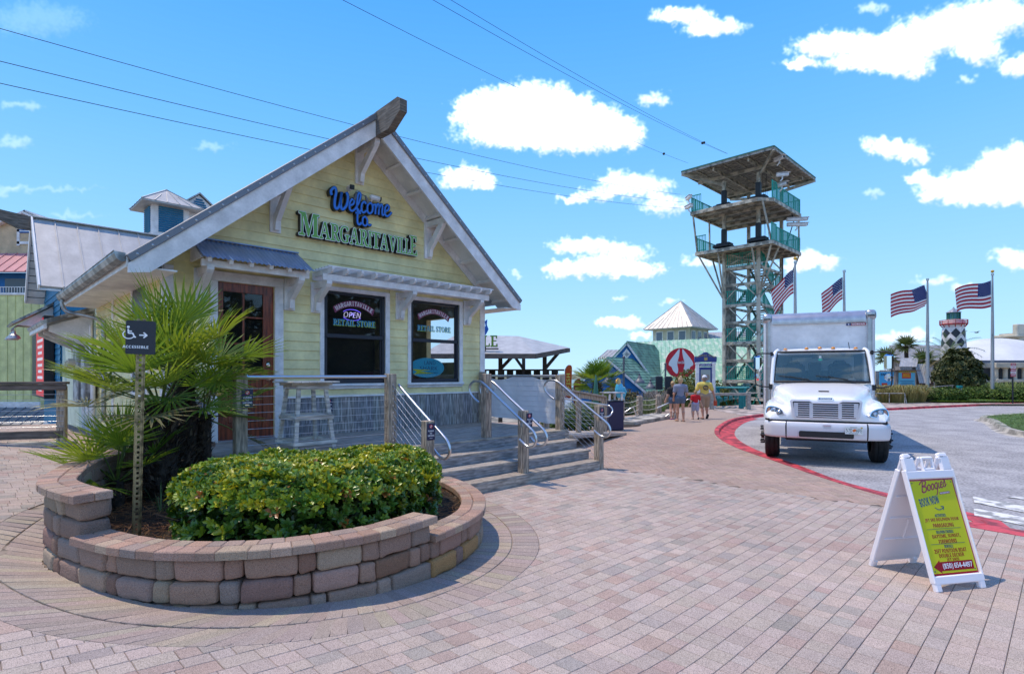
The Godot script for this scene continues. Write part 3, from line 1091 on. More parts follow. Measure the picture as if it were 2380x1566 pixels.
func cap(st: MB,q: Array,y0: float,y1: float)->void:
	var m:=Vector2()
	for p in q: m+=p*.25
	var k:=.008
	var lowr:=[]
	var mid:=[]
	var top:=[]
	for p in q:
		var dr: Vector2=(m-p).normalized()
		lowr.append(Vector3(p.x,y0,-p.y))
		mid.append(Vector3(p.x,y1-k,-p.y))
		top.append(Vector3(p.x+dr.x*k*1.3,y1,-(p.y+dr.y*k*1.3)))
	var ce:=Vector3(m.x,(y0+y1)*.5,-m.y)
	st.oq(ce,top[0],top[1],top[2],top[3])
	st.oq(ce,lowr[0],lowr[1],lowr[2],lowr[3])
	for i in 4:
		var j:=(i+1) % 4
		st.oq(ce,lowr[i],lowr[j],mid[j],mid[i])
		st.oq(ce,mid[i],mid[j],top[j],top[i])
func leaf(st: MB,b: Transform3D,l: float,w: float,droop:=.15)->void:
	var p:=[Vector3(0,0,0),Vector3(-w*.42,w*.16,l*.45),Vector3(0,.0,l*.55),Vector3(w*.42,w*.16,l*.45),Vector3(-w*.36,w*.1-droop*l*.4,l*.8),Vector3(0,-droop*l,l),Vector3(w*.36,w*.1-droop*l*.4,l*.8)]
	for i in p.size(): p[i]=b*p[i]
	st.tri(p[0],p[1],p[2]); st.tri(p[0],p[2],p[3])
	st.quad(p[1],p[4],p[5],p[2]); st.quad(p[2],p[5],p[6],p[3])
func rosette(n: int,l: float,w: float,sd: int)->ArrayMesh:
	var r:=RandomNumberGenerator.new()
	r.seed=sd
	var st:=MB.new()
	for i in n:
		var yaw:=i*2.4+r.randf_range(-.2,.2)
		var pitch:=-r.randf_range(.25,1.15)
		leaf(st,Transform3D(Basis(Vector3.UP,yaw)*Basis(Vector3.RIGHT,pitch),Vector3(0,i*.003,0)),l*r.randf_range(.75,1.15),w,.1)
	return st.mesh()
func hedge()->void:
	var nz:=FastNoiseLite.new()
	nz.seed=21
	nz.frequency=1.1
	var me:=[rosette(7,.064,.032,1),rosette(6,.074,.037,2)]
	var areas:=[
		["shrub","low clipped shrub with glossy green and yellow leaves filling the planter's front",v2([-3.02,4.98,-2.75,4.62,-2.3,4.45,-1.75,4.5,-1.35,4.72,-1.05,5.1,-.92,5.6,-1.2,6.0,-1.75,6.25,-2.5,6.3,-3.0,5.9,-3.15,5.4]),.93,5200],
		["shrub","lower clipped green shrub behind the big one, beside the deck railing",v2([-2.3,6.35,-1.7,6.2,-1.15,5.95,-.84,5.75,-.86,6.4,-1.05,6.95,-1.4,7.35,-1.75,7.3,-2.2,6.95]),.86,3000]]
	for a in areas:
		var area: PackedVector2Array=spline2(a[2],4,true)
		var root:=thing(a[0],a[1],"shrub",Vector3(area[0].x,.3,-area[0].y),.0,"clipped shrubs in the planter")
		var off:=-root.position
		var r:=Rect2(area[0],Vector2())
		for p in area: r=r.expand(p)
		var xs:=[[],[]]
		var cs:=[[],[]]
		var tries:=0
		while xs[0].size()+xs[1].size()<a[4] and tries<90000:
			tries+=1
			var p:=Vector2(rng.randf_range(r.position.x,r.end.x),rng.randf_range(r.position.y,r.end.y))
			if not Geometry2D.is_point_in_polygon(p,area): continue
			var edge:=p.distance_to(closest(area,p))
			var top: float=a[3]+.05*nz.get_noise_2d(p.x*1.3,p.y*1.3)-.17*pow(clampf(1.0-edge/.28,0,1),2.0)
			var y:=.0
			if rng.randf()<.55: y=top-absf(rng.randfn(.0,.028))
			else:
				if edge>.2: continue
				y=rng.randf_range(.34,top)
				if edge>.1 and rng.randf()<.6: continue
			if nz.get_noise_3d(p.x*4.5,y*4.5,p.y*4.5)>.30: continue
			var away:=(closest(area,p)-p).normalized()*clampf(1.0-edge/.3,0,1)
			var up:=Vector3(away.x,.35+clampf(edge*4.0,0,1.2),-away.y)+Vector3(rng.randf_range(-.5,.5),rng.randf_range(-.3,.4),rng.randf_range(-.5,.5))
			up=up.normalized()
			var x:=up.cross(Vector3(rng.randf_range(-1,1),.2,rng.randf_range(-1,1))).normalized()
			var k:=rng.randi() % 2
			var s:=rng.randf_range(.75,1.2)
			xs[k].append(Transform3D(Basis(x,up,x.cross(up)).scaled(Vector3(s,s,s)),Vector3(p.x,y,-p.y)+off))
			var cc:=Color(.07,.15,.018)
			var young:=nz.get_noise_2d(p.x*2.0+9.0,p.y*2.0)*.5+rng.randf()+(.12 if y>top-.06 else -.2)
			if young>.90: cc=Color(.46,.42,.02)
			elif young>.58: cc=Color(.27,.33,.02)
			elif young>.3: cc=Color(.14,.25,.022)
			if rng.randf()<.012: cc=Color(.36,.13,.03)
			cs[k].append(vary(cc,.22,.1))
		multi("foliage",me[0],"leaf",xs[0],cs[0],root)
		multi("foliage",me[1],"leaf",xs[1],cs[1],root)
		for i in 9:
			var st:=MB.new()
			var p: Vector2=(r.get_center()+Vector2(rng.randf_range(-.4,.4)*r.size.x,rng.randf_range(-.38,.38)*r.size.y))
			if not Geometry2D.is_point_in_polygon(p,area): continue
			var b:=Vector3(p.x,.28,-p.y)+off
			for k in 4:
				var d:=Vector3(rng.randf_range(-.3,.3),rng.randf_range(.25,.4),rng.randf_range(-.3,.3))
				st.tube(PackedVector3Array([b,b+d*.5+Vector3(0,.08,0),b+d]),[.012,.008,.004],5)
			part("stem",st,"bark",root)
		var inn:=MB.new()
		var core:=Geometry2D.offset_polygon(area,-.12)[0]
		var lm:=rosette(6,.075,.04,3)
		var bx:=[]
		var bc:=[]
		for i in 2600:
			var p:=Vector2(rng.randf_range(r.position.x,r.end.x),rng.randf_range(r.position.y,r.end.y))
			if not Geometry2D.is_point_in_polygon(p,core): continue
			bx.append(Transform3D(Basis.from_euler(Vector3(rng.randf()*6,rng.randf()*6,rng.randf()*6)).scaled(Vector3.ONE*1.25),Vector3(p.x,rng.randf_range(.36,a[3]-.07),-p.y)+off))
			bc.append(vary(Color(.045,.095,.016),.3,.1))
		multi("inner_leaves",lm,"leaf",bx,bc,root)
func fan(sd: int,n: int,spread: float,len: float,wide: float)->ArrayMesh:
	var r:=RandomNumberGenerator.new()
	r.seed=sd
	var st:=MB.new()
	for i in n:
		var a:=lerpf(-spread,spread,float(i)/(n-1))+r.randf_range(-.03,.03)
		var l:=len*(1.0-.28*pow(absf(a)/spread,2.0))*r.randf_range(.92,1.06)
		var lift:=.22*sin(absf(a))+r.randf_range(-.05,.05)
		var d:=Vector3(sin(a),lift,cos(a)).normalized()
		var side:=d.cross(Vector3.UP).normalized()
		var up:=side.cross(d)
		var w:=wide
		var tipdroop:=Vector3(0,-r.randf_range(.0,.10)*l,0)
		var p0:=d*.02
		var p1:=d*l*.5
		var p2:=d*l+tipdroop
		var e1:=side*w
		st.col=Color(1,1,1) if r.randf()>.1 else Color(1.5,1.15,.6)
		st.quad(p0-e1*.35+up*w*.1,p1-e1+up*w*.55,p1,p0)
		st.quad(p0,p1,p1+e1+up*w*.55,p0+e1*.35+up*w*.1)
		var p3:=p1.lerp(p2,.55)
		st.quad(p1-e1+up*w*.55,p3-e1*.6+up*w*.3,p3,p1)
		st.quad(p1,p3,p3+e1*.6+up*w*.3,p1+e1+up*w*.55)
		if r.randf()<.6:
			st.tri(p3-e1*.6+up*w*.3,p2-e1*.7,p3)
			st.tri(p3,p2+e1*.7+tipdroop*.4,p3+e1*.6+up*w*.3)
		else:
			st.tri(p3-e1*.6,p2,p3); st.tri(p3,p2,p3+e1*.6)
	return st.mesh()
func frond(root: Node3D,fans: Array,base: Vector3,dir: Vector3,stem: float,sc: float,c: Color,tilt: float)->void:
	var d:=dir.normalized()
	var tip:=base+d*stem+Vector3(0,-.06*stem*(1.0-d.y),0)
	var st:=MB.new()
	st.col=vary(Color(.16,.21,.045),.2)
	st.tube(PackedVector3Array([base,base.lerp(tip,.5)+Vector3(0,.03*stem,0),tip]),[.014,.009,.006],5,false)
	var me: ArrayMesh=fans[rng.randi() % fans.size()]
	var z:=(d+Vector3(0,tilt,0)).normalized()
	var x:=Vector3.UP.cross(z)
	if x.length()<.05: x=Vector3.RIGHT
	x=(x.normalized()+Vector3(0,rng.randf_range(-.5,.5),0))
	x=(x-z*x.dot(z)).normalized()
	var b:=Basis(x,z.cross(x),z).scaled(Vector3(sc,sc,sc))
	st.col=vary(c,.2,.12)
	var a:=me.surface_get_arrays(0)
	var k0:=st.v.size()
	st.add(me,Transform3D(b,tip))
	var cc: PackedColorArray=a[Mesh.ARRAY_COLOR]
	for i in cc.size(): st.c[k0+i]=st.col*cc[i]
	part("frond",st,"palm_leaf",root)
func fan_palm(called: String,label: String,base: Vector3,h: float,r: float,fronds: int,stem: float,sc: float,fans: Array,lo: float,group:="",lean:=Vector3())->Node3D:
	var root:=thing(called,label,"palm",base,.0,group)
	var nz:=FastNoiseLite.new()
	nz.seed=int(base.x*100.0)
	nz.frequency=2.0
	var pts:=PackedVector3Array()
	var rad:=[]
	for i in 9:
		var k:=i/8.0
		pts.push_back(Vector3(0,-.05+(h+.05)*k,0)+lean*k*k)
		rad.append(r*(.8+.25*sin(k*PI)+.12*nz.get_noise_1d(i*3.0)))
	var st:=MB.new()
	st.tube(pts,rad,12)
	part("trunk",st,"bark",root)
	var sm:=MB.new()
	sm.quad(Vector3(-.022,0,0),Vector3(-.012,.10,.035),Vector3(.012,.10,.035),Vector3(.022,0,0))
	sm.tri(Vector3(-.012,.10,.035),Vector3(0,.17,.085),Vector3(.012,.10,.035))
	sm.tri(Vector3(.01,.0,.0),Vector3(.03,.14,.03),Vector3(.018,.0,.01))
	var me:=sm.mesh()
	var xs:=[]
	var cs:=[]
	for i in int(h*r*2600):
		var k:=rng.randf()
		var a:=rng.randf()*TAU
		var rr: float=lerpf(rad[int(k*7.99)],rad[int(k*7.99)+1],fmod(k*7.99,1.0))*.96
		var b:=Basis(Vector3.UP,a)*Basis(Vector3.RIGHT,rng.randf_range(-.5,.9))*Basis(Vector3.FORWARD,rng.randf_range(-.5,.5))
		var s:=rng.randf_range(.5,1.15)*clampf(r/.15,.5,1.1)
		xs.append(Transform3D(b.scaled_local(Vector3(s,s,s)),Vector3(sin(a)*rr,h*k,cos(a)*rr)+lean*k*k))
		cs.append(vary(Color(.045,.03,.022) if rng.randf()<.8 else Color(.16,.12,.09),.4,.08))
	multi("leaf_bases",me,"dull_leaf",xs,cs,root)
	var top:=Vector3(0,h-.04,0)+lean
	for i in fronds:
		var a:=i*2.399+rng.randf_range(-.25,.25)
		var k:=float(i)/fronds
		var el:=lerpf(1.35,lo,pow(k,.85))+rng.randf_range(-.15,.15)
		var d:=Vector3(cos(a)*cos(el),sin(el),sin(a)*cos(el))
		var c:=Color(.12,.22,.02).lerp(Color(.30,.37,.035),rng.randf()*.85)
		if k>.85 and rng.randf()<.3: c=Color(.22,.22,.10)
		frond(root,fans,top,d,stem*rng.randf_range(.75,1.1),sc*rng.randf_range(.85,1.1),c,-.12+.25*(1.0-k))
	return root
func palms()->void:
	var fans:=[fan(1,20,1.5,.60,.0155),fan(2,18,1.3,.64,.0155),fan(3,21,1.7,.56,.015)]
	fan_palm("fan_palm","tallest fan palm in the planter, its shaggy trunk behind the other trunks",Vector3(-4.13,.3,-7.0),1.55,.14,25,.70,1.05,fans,-.35,"fan palms in the planter")
	fan_palm("fan_palm","thick shaggy fan palm directly behind the accessible sign post",Vector3(-4.1,.3,-6.5),1.14,.165,25,.72,1.05,fans,-.02,"fan palms in the planter")
	fan_palm("fan_palm","slim short fan palm in front of the red door",Vector3(-4.02,.3,-7.2),.98,.105,11,.66,.8,fans,-.4,"fan palms in the planter",Vector3(.04,0,0))
	fan_palm("fan_palm","low stemless fan palm sprouting at the planter's left end",Vector3(-4.36,.3,-6.15),.34,.07,13,.50,.85,fans,.0,"fan palms in the planter")
	for q in [[-3.45,5.75,22,.32,"small tuft of dark grass beside the accessible sign post"],[-3.75,5.95,10,.42,"few tall grass blades at the foot of the low fan palm"]]:
		var st:=MB.new()
		for i in q[2]:
			var a:=rng.randf()*TAU
			var l: float=q[3]*rng.randf_range(.5,1.0)
			var d:=Vector3(cos(a),0,sin(a))
			var s:=d.cross(Vector3.UP)*.005
			var b:=d*.02
			st.col=vary(Color(.08,.14,.03),.3,.1)
			var m:=b+d*l*.3+Vector3(0,l*.65,0)
			var e:=b+d*l*.75+Vector3(0,l*.72,0)
			st.quad(b-s,m-s*.8,m+s*.8,b+s); st.tri(m-s*.8,e,m+s*.8)
		var o:=solo("grass_tuft",st,"dull_leaf",q[4],"grass tuft")
		o.position=Vector3(q[0],.33,-q[1])
func access_sign()->void:
	var base:=Vector3(-3.36,.28,-4.98)
	var root:=thing("accessible_sign","black accessible sign with wheelchair symbol and arrow on a perforated post","sign",base,.52)
	var lean:=Basis(Vector3.FORWARD,.02)
	var st:=MB.new()
	st.xf=Transform3D(lean,Vector3())
	st.col=Color(.44,.36,.20)
	var H:=2.02
	for s in [-1,1]:
		st.box(Vector3(s*.0165,H*.5-.1,0),Vector3(.013,H+.2,.003),.0)
		st.box(Vector3(s*.0235,H*.5-.1,-.012),Vector3(.002,H+.2,.024),.0)
		st.box(Vector3(s*.029,H*.5-.1,-.0245),Vector3(.013,H+.2,.002),.0)
	var n:=44
	for i in n:
		st.box(Vector3(0,.02+i*H/n,-.0004),Vector3(.0215,H/n*.5,.0025),.0)
	part("post",st,"post_metal",root)
	var pl:=MB.new()
	pl.xf=Transform3D(lean,Vector3())
	pl.prism(round_rect(.225,.30,.018),.006,.010,Transform3D(Basis(),Vector3(0,H-.17,0)))
	part("plate",pl,"charcoal",root)
	var w:=MB.new()
	w.xf=Transform3D(lean,Vector3(0,H-.17,.0105))
	letters(w,"ACCESSIBLE",.192,.024,.001,Transform3D(Basis(),Vector3(0,-.085,0)))
	var t:=Transform3D(Basis(),Vector3(-.045,.035,0))
	var circle:=PackedVector2Array()
	for i in 12: circle.push_back(Vector2(-.012+.011*cos(TAU*i/12),.055+.011*sin(TAU*i/12)))
	w.prism(circle,0,.001,t)
	stroke(w,v2([-.012,.036,-.010,.0,.022,.0,.036,-.034,.046,-.030]),.012,0,.001,t,1)
	stroke(w,v2([-.010,.018,.016,.018]),.010,0,.001,t,1)
	var arc:=PackedVector2Array()
	for i in 13:
		var a:=lerpf(2.35,5.75,i/12.0)
		arc.push_back(Vector2(-.008+.042*cos(a),-.012+.036*sin(a)))
	stroke(w,arc,.0085,0,.001,t,2)
	var u:=Transform3D(Basis(),Vector3(.055,.022,0))
	stroke(w,v2([-.03,0,.026,0]),.011,0,.001,u,1)
	stroke(w,v2([.002,.024,.028,0,.002,-.024]),.011,.0002,.0012,u,1)
	part("lettering",w,"paint",root)
func round_rect(w: float,h: float,r: float)->PackedVector2Array:
	var o:=PackedVector2Array()
	for k in 4:
		var c:=Vector2((w*.5-r)*(1 if k in [0,3] else -1),(h*.5-r)*(1 if k<2 else -1))
		for i in 5:
			var a:=PI*.5*k+PI*.125*i
			o.push_back(c+Vector2(cos(a),sin(a))*r)
	return o
const SHOP:=Vector3(-5.37,0,-8.60)
const RIDGE_S:=3.33
const RIDGE_Y:=6.70
const SLOPE:=.83
const DECK_Y:=.68
func roof_y(s: float)->float: return RIDGE_Y-SLOPE*absf(s-RIDGE_S)
func store()->void:
	var root:=thing("gift_shop","pale yellow clapboard gift shop with steep grey metal gable roof and white trim","building",SHOP,PI/4)
	var L:=5.7
	var st:=MB.new()
	var open:=[[.758,1.685,.68,3.33],[2.6,3.925,1.63,3.385],[4.545,5.87,1.63,3.385]]
	var th:=.14
	var x:=.0
	for o in open:
		st.box(Vector3((x+o[0])*.5,2.03,-th*.5),Vector3(o[0]-x,2.9,th))
		if o[2]>.7: st.box(Vector3((o[0]+o[1])*.5,(.58+o[2])*.5,-th*.5),Vector3(o[1]-o[0],o[2]-.58,th))
		st.box(Vector3((o[0]+o[1])*.5,(o[3]+3.48)*.5,-th*.5),Vector3(o[1]-o[0],3.48-o[3],th))
		x=o[1]
	st.box(Vector3((x+6.65)*.5,2.03,-th*.5),Vector3(6.65-x,2.9,th))
	st.prism(v2([.0,3.48,6.65,3.48,6.65,roof_y(6.65)-.12,RIDGE_S,RIDGE_Y-.14,.0,roof_y(.0)-.12]),-th,.0)
	st.box(Vector3(.07,2.0,-L*.5-.07),Vector3(.14,3.0,L-.14))
	for seg in [[-.14,-.9],[-2.1,-3.0],[-4.2,-5.7]]:
		st.box(Vector3(6.58,2.0,(seg[0]+seg[1])*.5),Vector3(.14,3.0,absf(seg[1]-seg[0])))
	for seg in [[-.9,-2.1],[-3.0,-4.2]]:
		st.box(Vector3(6.58,1.3,(seg[0]+seg[1])*.5),Vector3(.14,1.6,absf(seg[1]-seg[0])))
		st.box(Vector3(6.58,3.36,(seg[0]+seg[1])*.5),Vector3(.14,.28,absf(seg[1]-seg[0])))
	st.box(Vector3(3.32,2.0,-L+.07),Vector3(6.36,3.0,.14))
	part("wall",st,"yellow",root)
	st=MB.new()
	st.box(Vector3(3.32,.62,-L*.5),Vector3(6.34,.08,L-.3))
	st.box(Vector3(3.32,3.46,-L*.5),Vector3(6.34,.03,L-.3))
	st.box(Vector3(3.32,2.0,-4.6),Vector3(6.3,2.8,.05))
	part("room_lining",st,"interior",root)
	st=MB.new()
	for k in 14:
		st.col=[Color(.12,.06,.03),Color(.05,.05,.06),Color(.02,.10,.13),Color(.20,.18,.15),Color(.10,.02,.05)][k % 5]
		st.box(Vector3(2.3+rng.randf()*4.0,1.15+rng.randf()*.3,-1.2-rng.randf()*2.4),Vector3(rng.randf_range(.3,.7),rng.randf_range(.8,1.3),.4),.01)
	part("shop_goods",st,"fabric",root)
	var blocks:=[[.642,1.832,.6,3.49],[2.523,4.03,1.53,3.47],[4.468,5.96,1.53,3.47]]
	var y:=1.40
	while y<6.6:
		var y1:=y+.167
		var a:=.125
		var b:=6.50
		if y1>3.3:
			var half:=(RIDGE_Y-.16-y)/SLOPE
			a=maxf(a,RIDGE_S-half)
			b=minf(b,RIDGE_S+half)
			if b-a<.1: break
		var cuts:=[a]
		for o in blocks:
			if y1>o[2]+.02 and y<o[3]-.02: cuts.append(o[0]); cuts.append(o[1])
		cuts.append(b)
		for i in range(0,cuts.size(),2):
			if cuts[i+1]-cuts[i]<.03: continue
			var pieces:=[cuts[i],cuts[i+1]]
			if cuts[i+1]-cuts[i]>4.4: pieces.insert(1,cuts[i]+rng.randf_range(.3,.7)*(cuts[i+1]-cuts[i]))
			for k in pieces.size()-1:
				board(root,pieces[k]+(.001 if k else .0),pieces[k+1]-.001,y,y1,a,b,y1>3.3)
		y=y1
	y=.70
	var sw:=Transform3D(Basis(Vector3.UP,-PI/2),Vector3(0,0,0))
	while y<3.35:
		var m:=MB.new()
		m.xf=sw
		m.col=vary(Color(1,1,1),.03)
		clap(m,-L,-.13,y,y+.168,-L,-.13,false)
		part("clapboard",m,"yellow",root)
		y+=.167
	for q in [[.06,2.05,.014,.13,2.9,.03],[6.58,2.05,.014,.15,2.9,.03]]:
		var m:=MB.new()
		m.box(Vector3(q[0],q[1],q[2]),Vector3(q[3],q[4],q[5]),.004)
		part("corner_board",m,"trim",root)
	var m:=MB.new()
	m.box(Vector3(-.014,2.05,-.062),Vector3(.03,2.9,.13),.004)
	m.box(Vector3(6.664,2.05,-.062),Vector3(.03,2.9,.13),.004)
	part("corner_board",m,"trim",root)
	m=MB.new()
	m.box(Vector3(4.17,1.385,.018),Vector3(4.67,.036,.045),.005)
	m.box(Vector3(.38,1.385,.018),Vector3(.51,.036,.045),.005)
	part("water_table",m,"trim",root)
	var s:=1.84
	while s<6.64:
		var w:=minf(rng.randf_range(.125,.15),6.65-s)
		m=MB.new()
		m.col=vary(Color(.85,.9,1.0),.22,.03)
		m.box(Vector3(s+w*.5,1.02,.009+rng.randf()*.004),Vector3(w-.004,.69,.018),.002)
		part("skirt_board",m,"grey_woodv",root)
		s+=w
	for k in 4:
		m=MB.new()
		m.col=vary(Color(.85,.9,1.0),.2,.03)
		m.box(Vector3(.2+k*.13,1.02,.01),Vector3(.126,.69,.018),.002)
		part("skirt_board",m,"grey_woodv",root)
	door(root)
	window(root,2.6,3.925,true)
	window(root,4.545,5.87,false)
	side_window(root)
	awning(root)
	pergola(root)
	gable(root,L)
	shop_sign()
	gable_cameras()
func clap(st: MB,a: float,b: float,y0: float,y1: float,lim_a: float,lim_b: float,gable_cut: bool)->void:
	var a1:=a
	var b1:=b
	if gable_cut:
		var half:=(RIDGE_Y-.16-y1)/SLOPE
		a1=maxf(a,RIDGE_S-maxf(half,.01))
		b1=minf(b,RIDGE_S+maxf(half,.01))
		if a1>b1: return
	var p:=[Vector3(a,y0,.024),Vector3(b,y0,.024),Vector3(b1,y1,.007),Vector3(a1,y1,.007),Vector3(a,y0,.001),Vector3(b,y0,.001)]
	st.quad(p[0],p[3],p[2],p[1])
	st.quad(p[4],p[0],p[1],p[5])
	st.tri(p[4],p[3],p[0]); st.tri(p[1],p[2],p[5])
func board(root: Node3D,a: float,b: float,y0: float,y1: float,la: float,lb: float,g: bool)->void:
	var m:=MB.new()
	m.col=vary(Color(1,1,1),.025,.008)
	clap(m,a,b,y0,y1,la,lb,g)
	if not m.v.is_empty(): part("clapboard",m,"yellow",root)
func door(root: Node3D)->void:
	var cas:=MB.new()
	cas.box(Vector3(.70,2.005,.025),Vector3(.116,2.65,.05),.006)
	cas.box(Vector3(1.7585,2.005,.025),Vector3(.147,2.65,.05),.006)
	cas.box(Vector3(1.237,3.41,.027),Vector3(1.19,.157,.054),.006)
	part("door_casing",cas,"trim",root)
	var d:=MB.new()
	var z:=-.05
	for q in [[.81,2.01,.10,2.64],[1.597,2.01,.176,2.64],[1.18,3.255,.66,.15],[1.18,1.78,.66,.16],[1.18,.79,.66,.2],[1.184,2.52,.03,1.32],[1.18,2.77,.66,.03],[1.18,2.317,.66,.03]]:
		d.box(Vector3(q[0],q[1],z),Vector3(q[2],q[3],.045),.004)
	d.box(Vector3(1.18,1.29,z-.012),Vector3(.66,.83,.02))
	d.box(Vector3(1.18,1.29,z+.002),Vector3(.48,.62,.022),.012)
	var dr:=part("door",d,"red_wood",root,"red brown wooden door with six glass panes and a raised panel")
	for i in 2:
		for j in 3:
			var g:=MB.new()
			g.box(Vector3(1.015+i*.332,2.98-j*.455,z-.004),Vector3(.31,.41,.006))
			part("pane",g,"glass",dr)
	var h:=MB.new()
	h.prism(round_rect(.07,.12,.015),.0,.006,Transform3D(Basis(),Vector3(1.595,1.97,z+.023)))
	h.lathe(v2([.026,0,.026,.02,.0,.022]),Vector3(1.595,1.97,z+.029),12,false,Basis(Vector3.RIGHT,PI/2))
	h.prism(round_rect(.07,.10,.012),.0,.006,Transform3D(Basis(),Vector3(1.595,1.74,z+.023)))
	h.lathe(v2([.014,0,.014,.035,.03,.045,.03,.06,.0,.066]),Vector3(1.595,1.74,z+.029),12,false,Basis(Vector3.RIGHT,PI/2))
	part("handle",h,"chrome",dr)
	var t:=MB.new()
	t.box(Vector3(1.22,.695,.01),Vector3(.93,.03,.14),.004)
	part("threshold",t,"alu",root)
func window(root: Node3D,a: float,b: float,first: bool)->void:
	var c:=(a+b)*.5
	var w:=b-a
	var cas:=MB.new()
	cas.box(Vector3(a-.04,2.49,.02),Vector3(.08,1.9,.042),.005)
	cas.box(Vector3(b+.048,2.49,.02),Vector3(.096,1.9,.042),.005)
	cas.box(Vector3(c,3.42,.022),Vector3(w+.18,.08,.046),.005)
	cas.box(Vector3(c,1.60,.04),Vector3(w+.2,.05,.09),.008)
	cas.box(Vector3(c,1.55,.018),Vector3(w+.16,.055,.036),.005)
	part("window_casing",cas,"trim",root)
	var f:=MB.new()
	var z:=-.03
	for q in [[a+.03,2.51,.06,1.77],[b-.03,2.51,.06,1.77],[c,3.36,w,.06],[c,1.665,w,.08],[c,2.535,w,.075]]:
		f.box(Vector3(q[0],q[1],z),Vector3(q[2],q[3],.07),.006)
	f.box(Vector3(a+.075,2.94,z-.012),Vector3(.035,.78,.04),.003)
	f.box(Vector3(b-.075,2.94,z-.012),Vector3(.035,.78,.04),.003)
	f.box(Vector3(a+.075,2.1,z-.02),Vector3(.035,.8,.03),.003)
	f.box(Vector3(b-.075,2.1,z-.02),Vector3(.035,.8,.03),.003)
	var fr:=part("window",f,"charcoal",root)
	for k in 2:
		var g:=MB.new()
		g.box(Vector3(c,2.94 if k==0 else 2.1,z-.012*k),Vector3(w-.18,.78,.005))
		part("pane",g,"glass",fr)
	var zt:=z+.006
	var k:=1.0 if first else .99
	var cen:=Vector3((2.803+3.70)*.5 if first else (4.742+5.63)*.5,0,zt)
	var band:=PackedVector2Array()
	for i in 15:
		var an:=lerpf(-1.0,1.0,i/14.0)
		band.push_back(Vector2(an*.45*k,3.238-.15*an*an))
	var bp:=band.duplicate()
	for i in 15: bp.push_back(Vector2(band[14-i].x*.9,band[14-i].y-.115))
	var bm:=MB.new()
	bm.prism(bp,0,.002,Transform3D(Basis(),Vector3(cen.x,0,zt)))
	bm.col=Color(.20,.03,.09)
	for i in bm.c.size(): bm.c[i]=bm.col
	part("window_banner",bm,"paint",fr)
	var tm:=MB.new()
	tm.col=Color(.75,.68,.72)
	var word:="MARGARITAVILLE"
	for i in word.length():
		var an:=lerpf(-.87,.87,i/13.0)
		letters(tm,word[i],.026 if word[i]=="I" else .052,.085,.001,Transform3D(Basis(Vector3.BACK,-an*.55),Vector3(cen.x+an*.43,3.18-.145*an*an,zt+.003)))
	part("window_lettering",tm,"paint",fr)
	var rm:=MB.new()
	rm.col=Color(.38,.50,.03)
	letters(rm,"RETAIL STORE",.91,.115,.001,Transform3D(Basis(),Vector3(cen.x+.018,2.79,zt)),"Droid Serif")
	rm.col=Color(.02,.25,.50)
	letters(rm,"RETAIL STORE",.90,.115,.001,Transform3D(Basis(),Vector3(cen.x+.005,2.804,zt+.002)),"Droid Serif")
	part("window_lettering",rm,"paint",fr)
	if first:
		var n:=thing("neon_open_sign","neon OPEN sign with violet arcs behind the shop's left window","neon sign")
		n.position=SHOP+Vector3(3.24,0,-.09).rotated(Vector3.UP,PI/4)+Vector3(0,2.965,0)
		n.rotation.y=PI/4
		var up:=PackedVector3Array()
		var dn:=PackedVector3Array()
		for i in 13:
			var an:=lerpf(-1.05,1.05,i/12.0)
			up.push_back(Vector3(sin(an)*.215,cos(an)*.11-.002,0))
			dn.push_back(Vector3(sin(an)*.215,-cos(an)*.11+.002,0))
		var nt:=MB.new()
		nt.tube(up,.0065,6)
		nt.tube(dn,.0065,6)
		part("neon_tube",nt,"glow_blue",n)
		var lt:=MB.new()
		letters(lt,"OPEN",.36,.105,.008,Transform3D(Basis(),Vector3(0,0,0)),"Droid Sans",false,.2)
		part("neon_letters",lt,"glow_white",n)
		var la:=OmniLight3D.new()
		la.name="neon_glow"
		la.light_color=Color(.45,.38,1.0)
		la.light_energy=.01
		la.light_size=.05
		la.omni_range=6.0
		la.omni_attenuation=2.0
		la.shadow_enabled=true
		n.add_child(la)
		la.position=Vector3(0,0,.03)
	else:
		var o:=thing("oval_board","turquoise oval board standing inside the shop's right window","board")
		o.position=SHOP+Vector3(5.06,0,-.10).rotated(Vector3.UP,PI/4)+Vector3(0,1.945,0)
		o.rotation.y=PI/4
		var pts:=PackedVector2Array()
		for i in 28: pts.push_back(Vector2(.47*cos(TAU*i/28),.218*sin(TAU*i/28)))
		var ov:=MB.new()
		ov.col=Color(.02,.36,.50)
		ov.prism(pts,-.012,.0)
		part("panel",ov,"paint",o)
		var ot:=MB.new()
		ot.col=Color(.01,.06,.16)
		letters(ot,"LAND",.30,.085,.001,Transform3D(Basis(),Vector3(.07,.11,.002)),"Droid Sans",false)
		letters(ot,"SHARK",.48,.085,.001,Transform3D(Basis(),Vector3(.04,-.01,.002)),"Droid Sans",false)
		letters(ot,"sun & skin care",.50,.05,.001,Transform3D(Basis(),Vector3(.03,-.105,.002)),"Droid Sans",false)
		ot.col=Color(.55,.60,.02)
		ot.prism(v2([-.42,-.03,.1,-.045,-.2,-.075,.2,-.125,-.36,-.14,-.27,-.085]),.001,.003)
		part("lettering",ot,"paint",o)
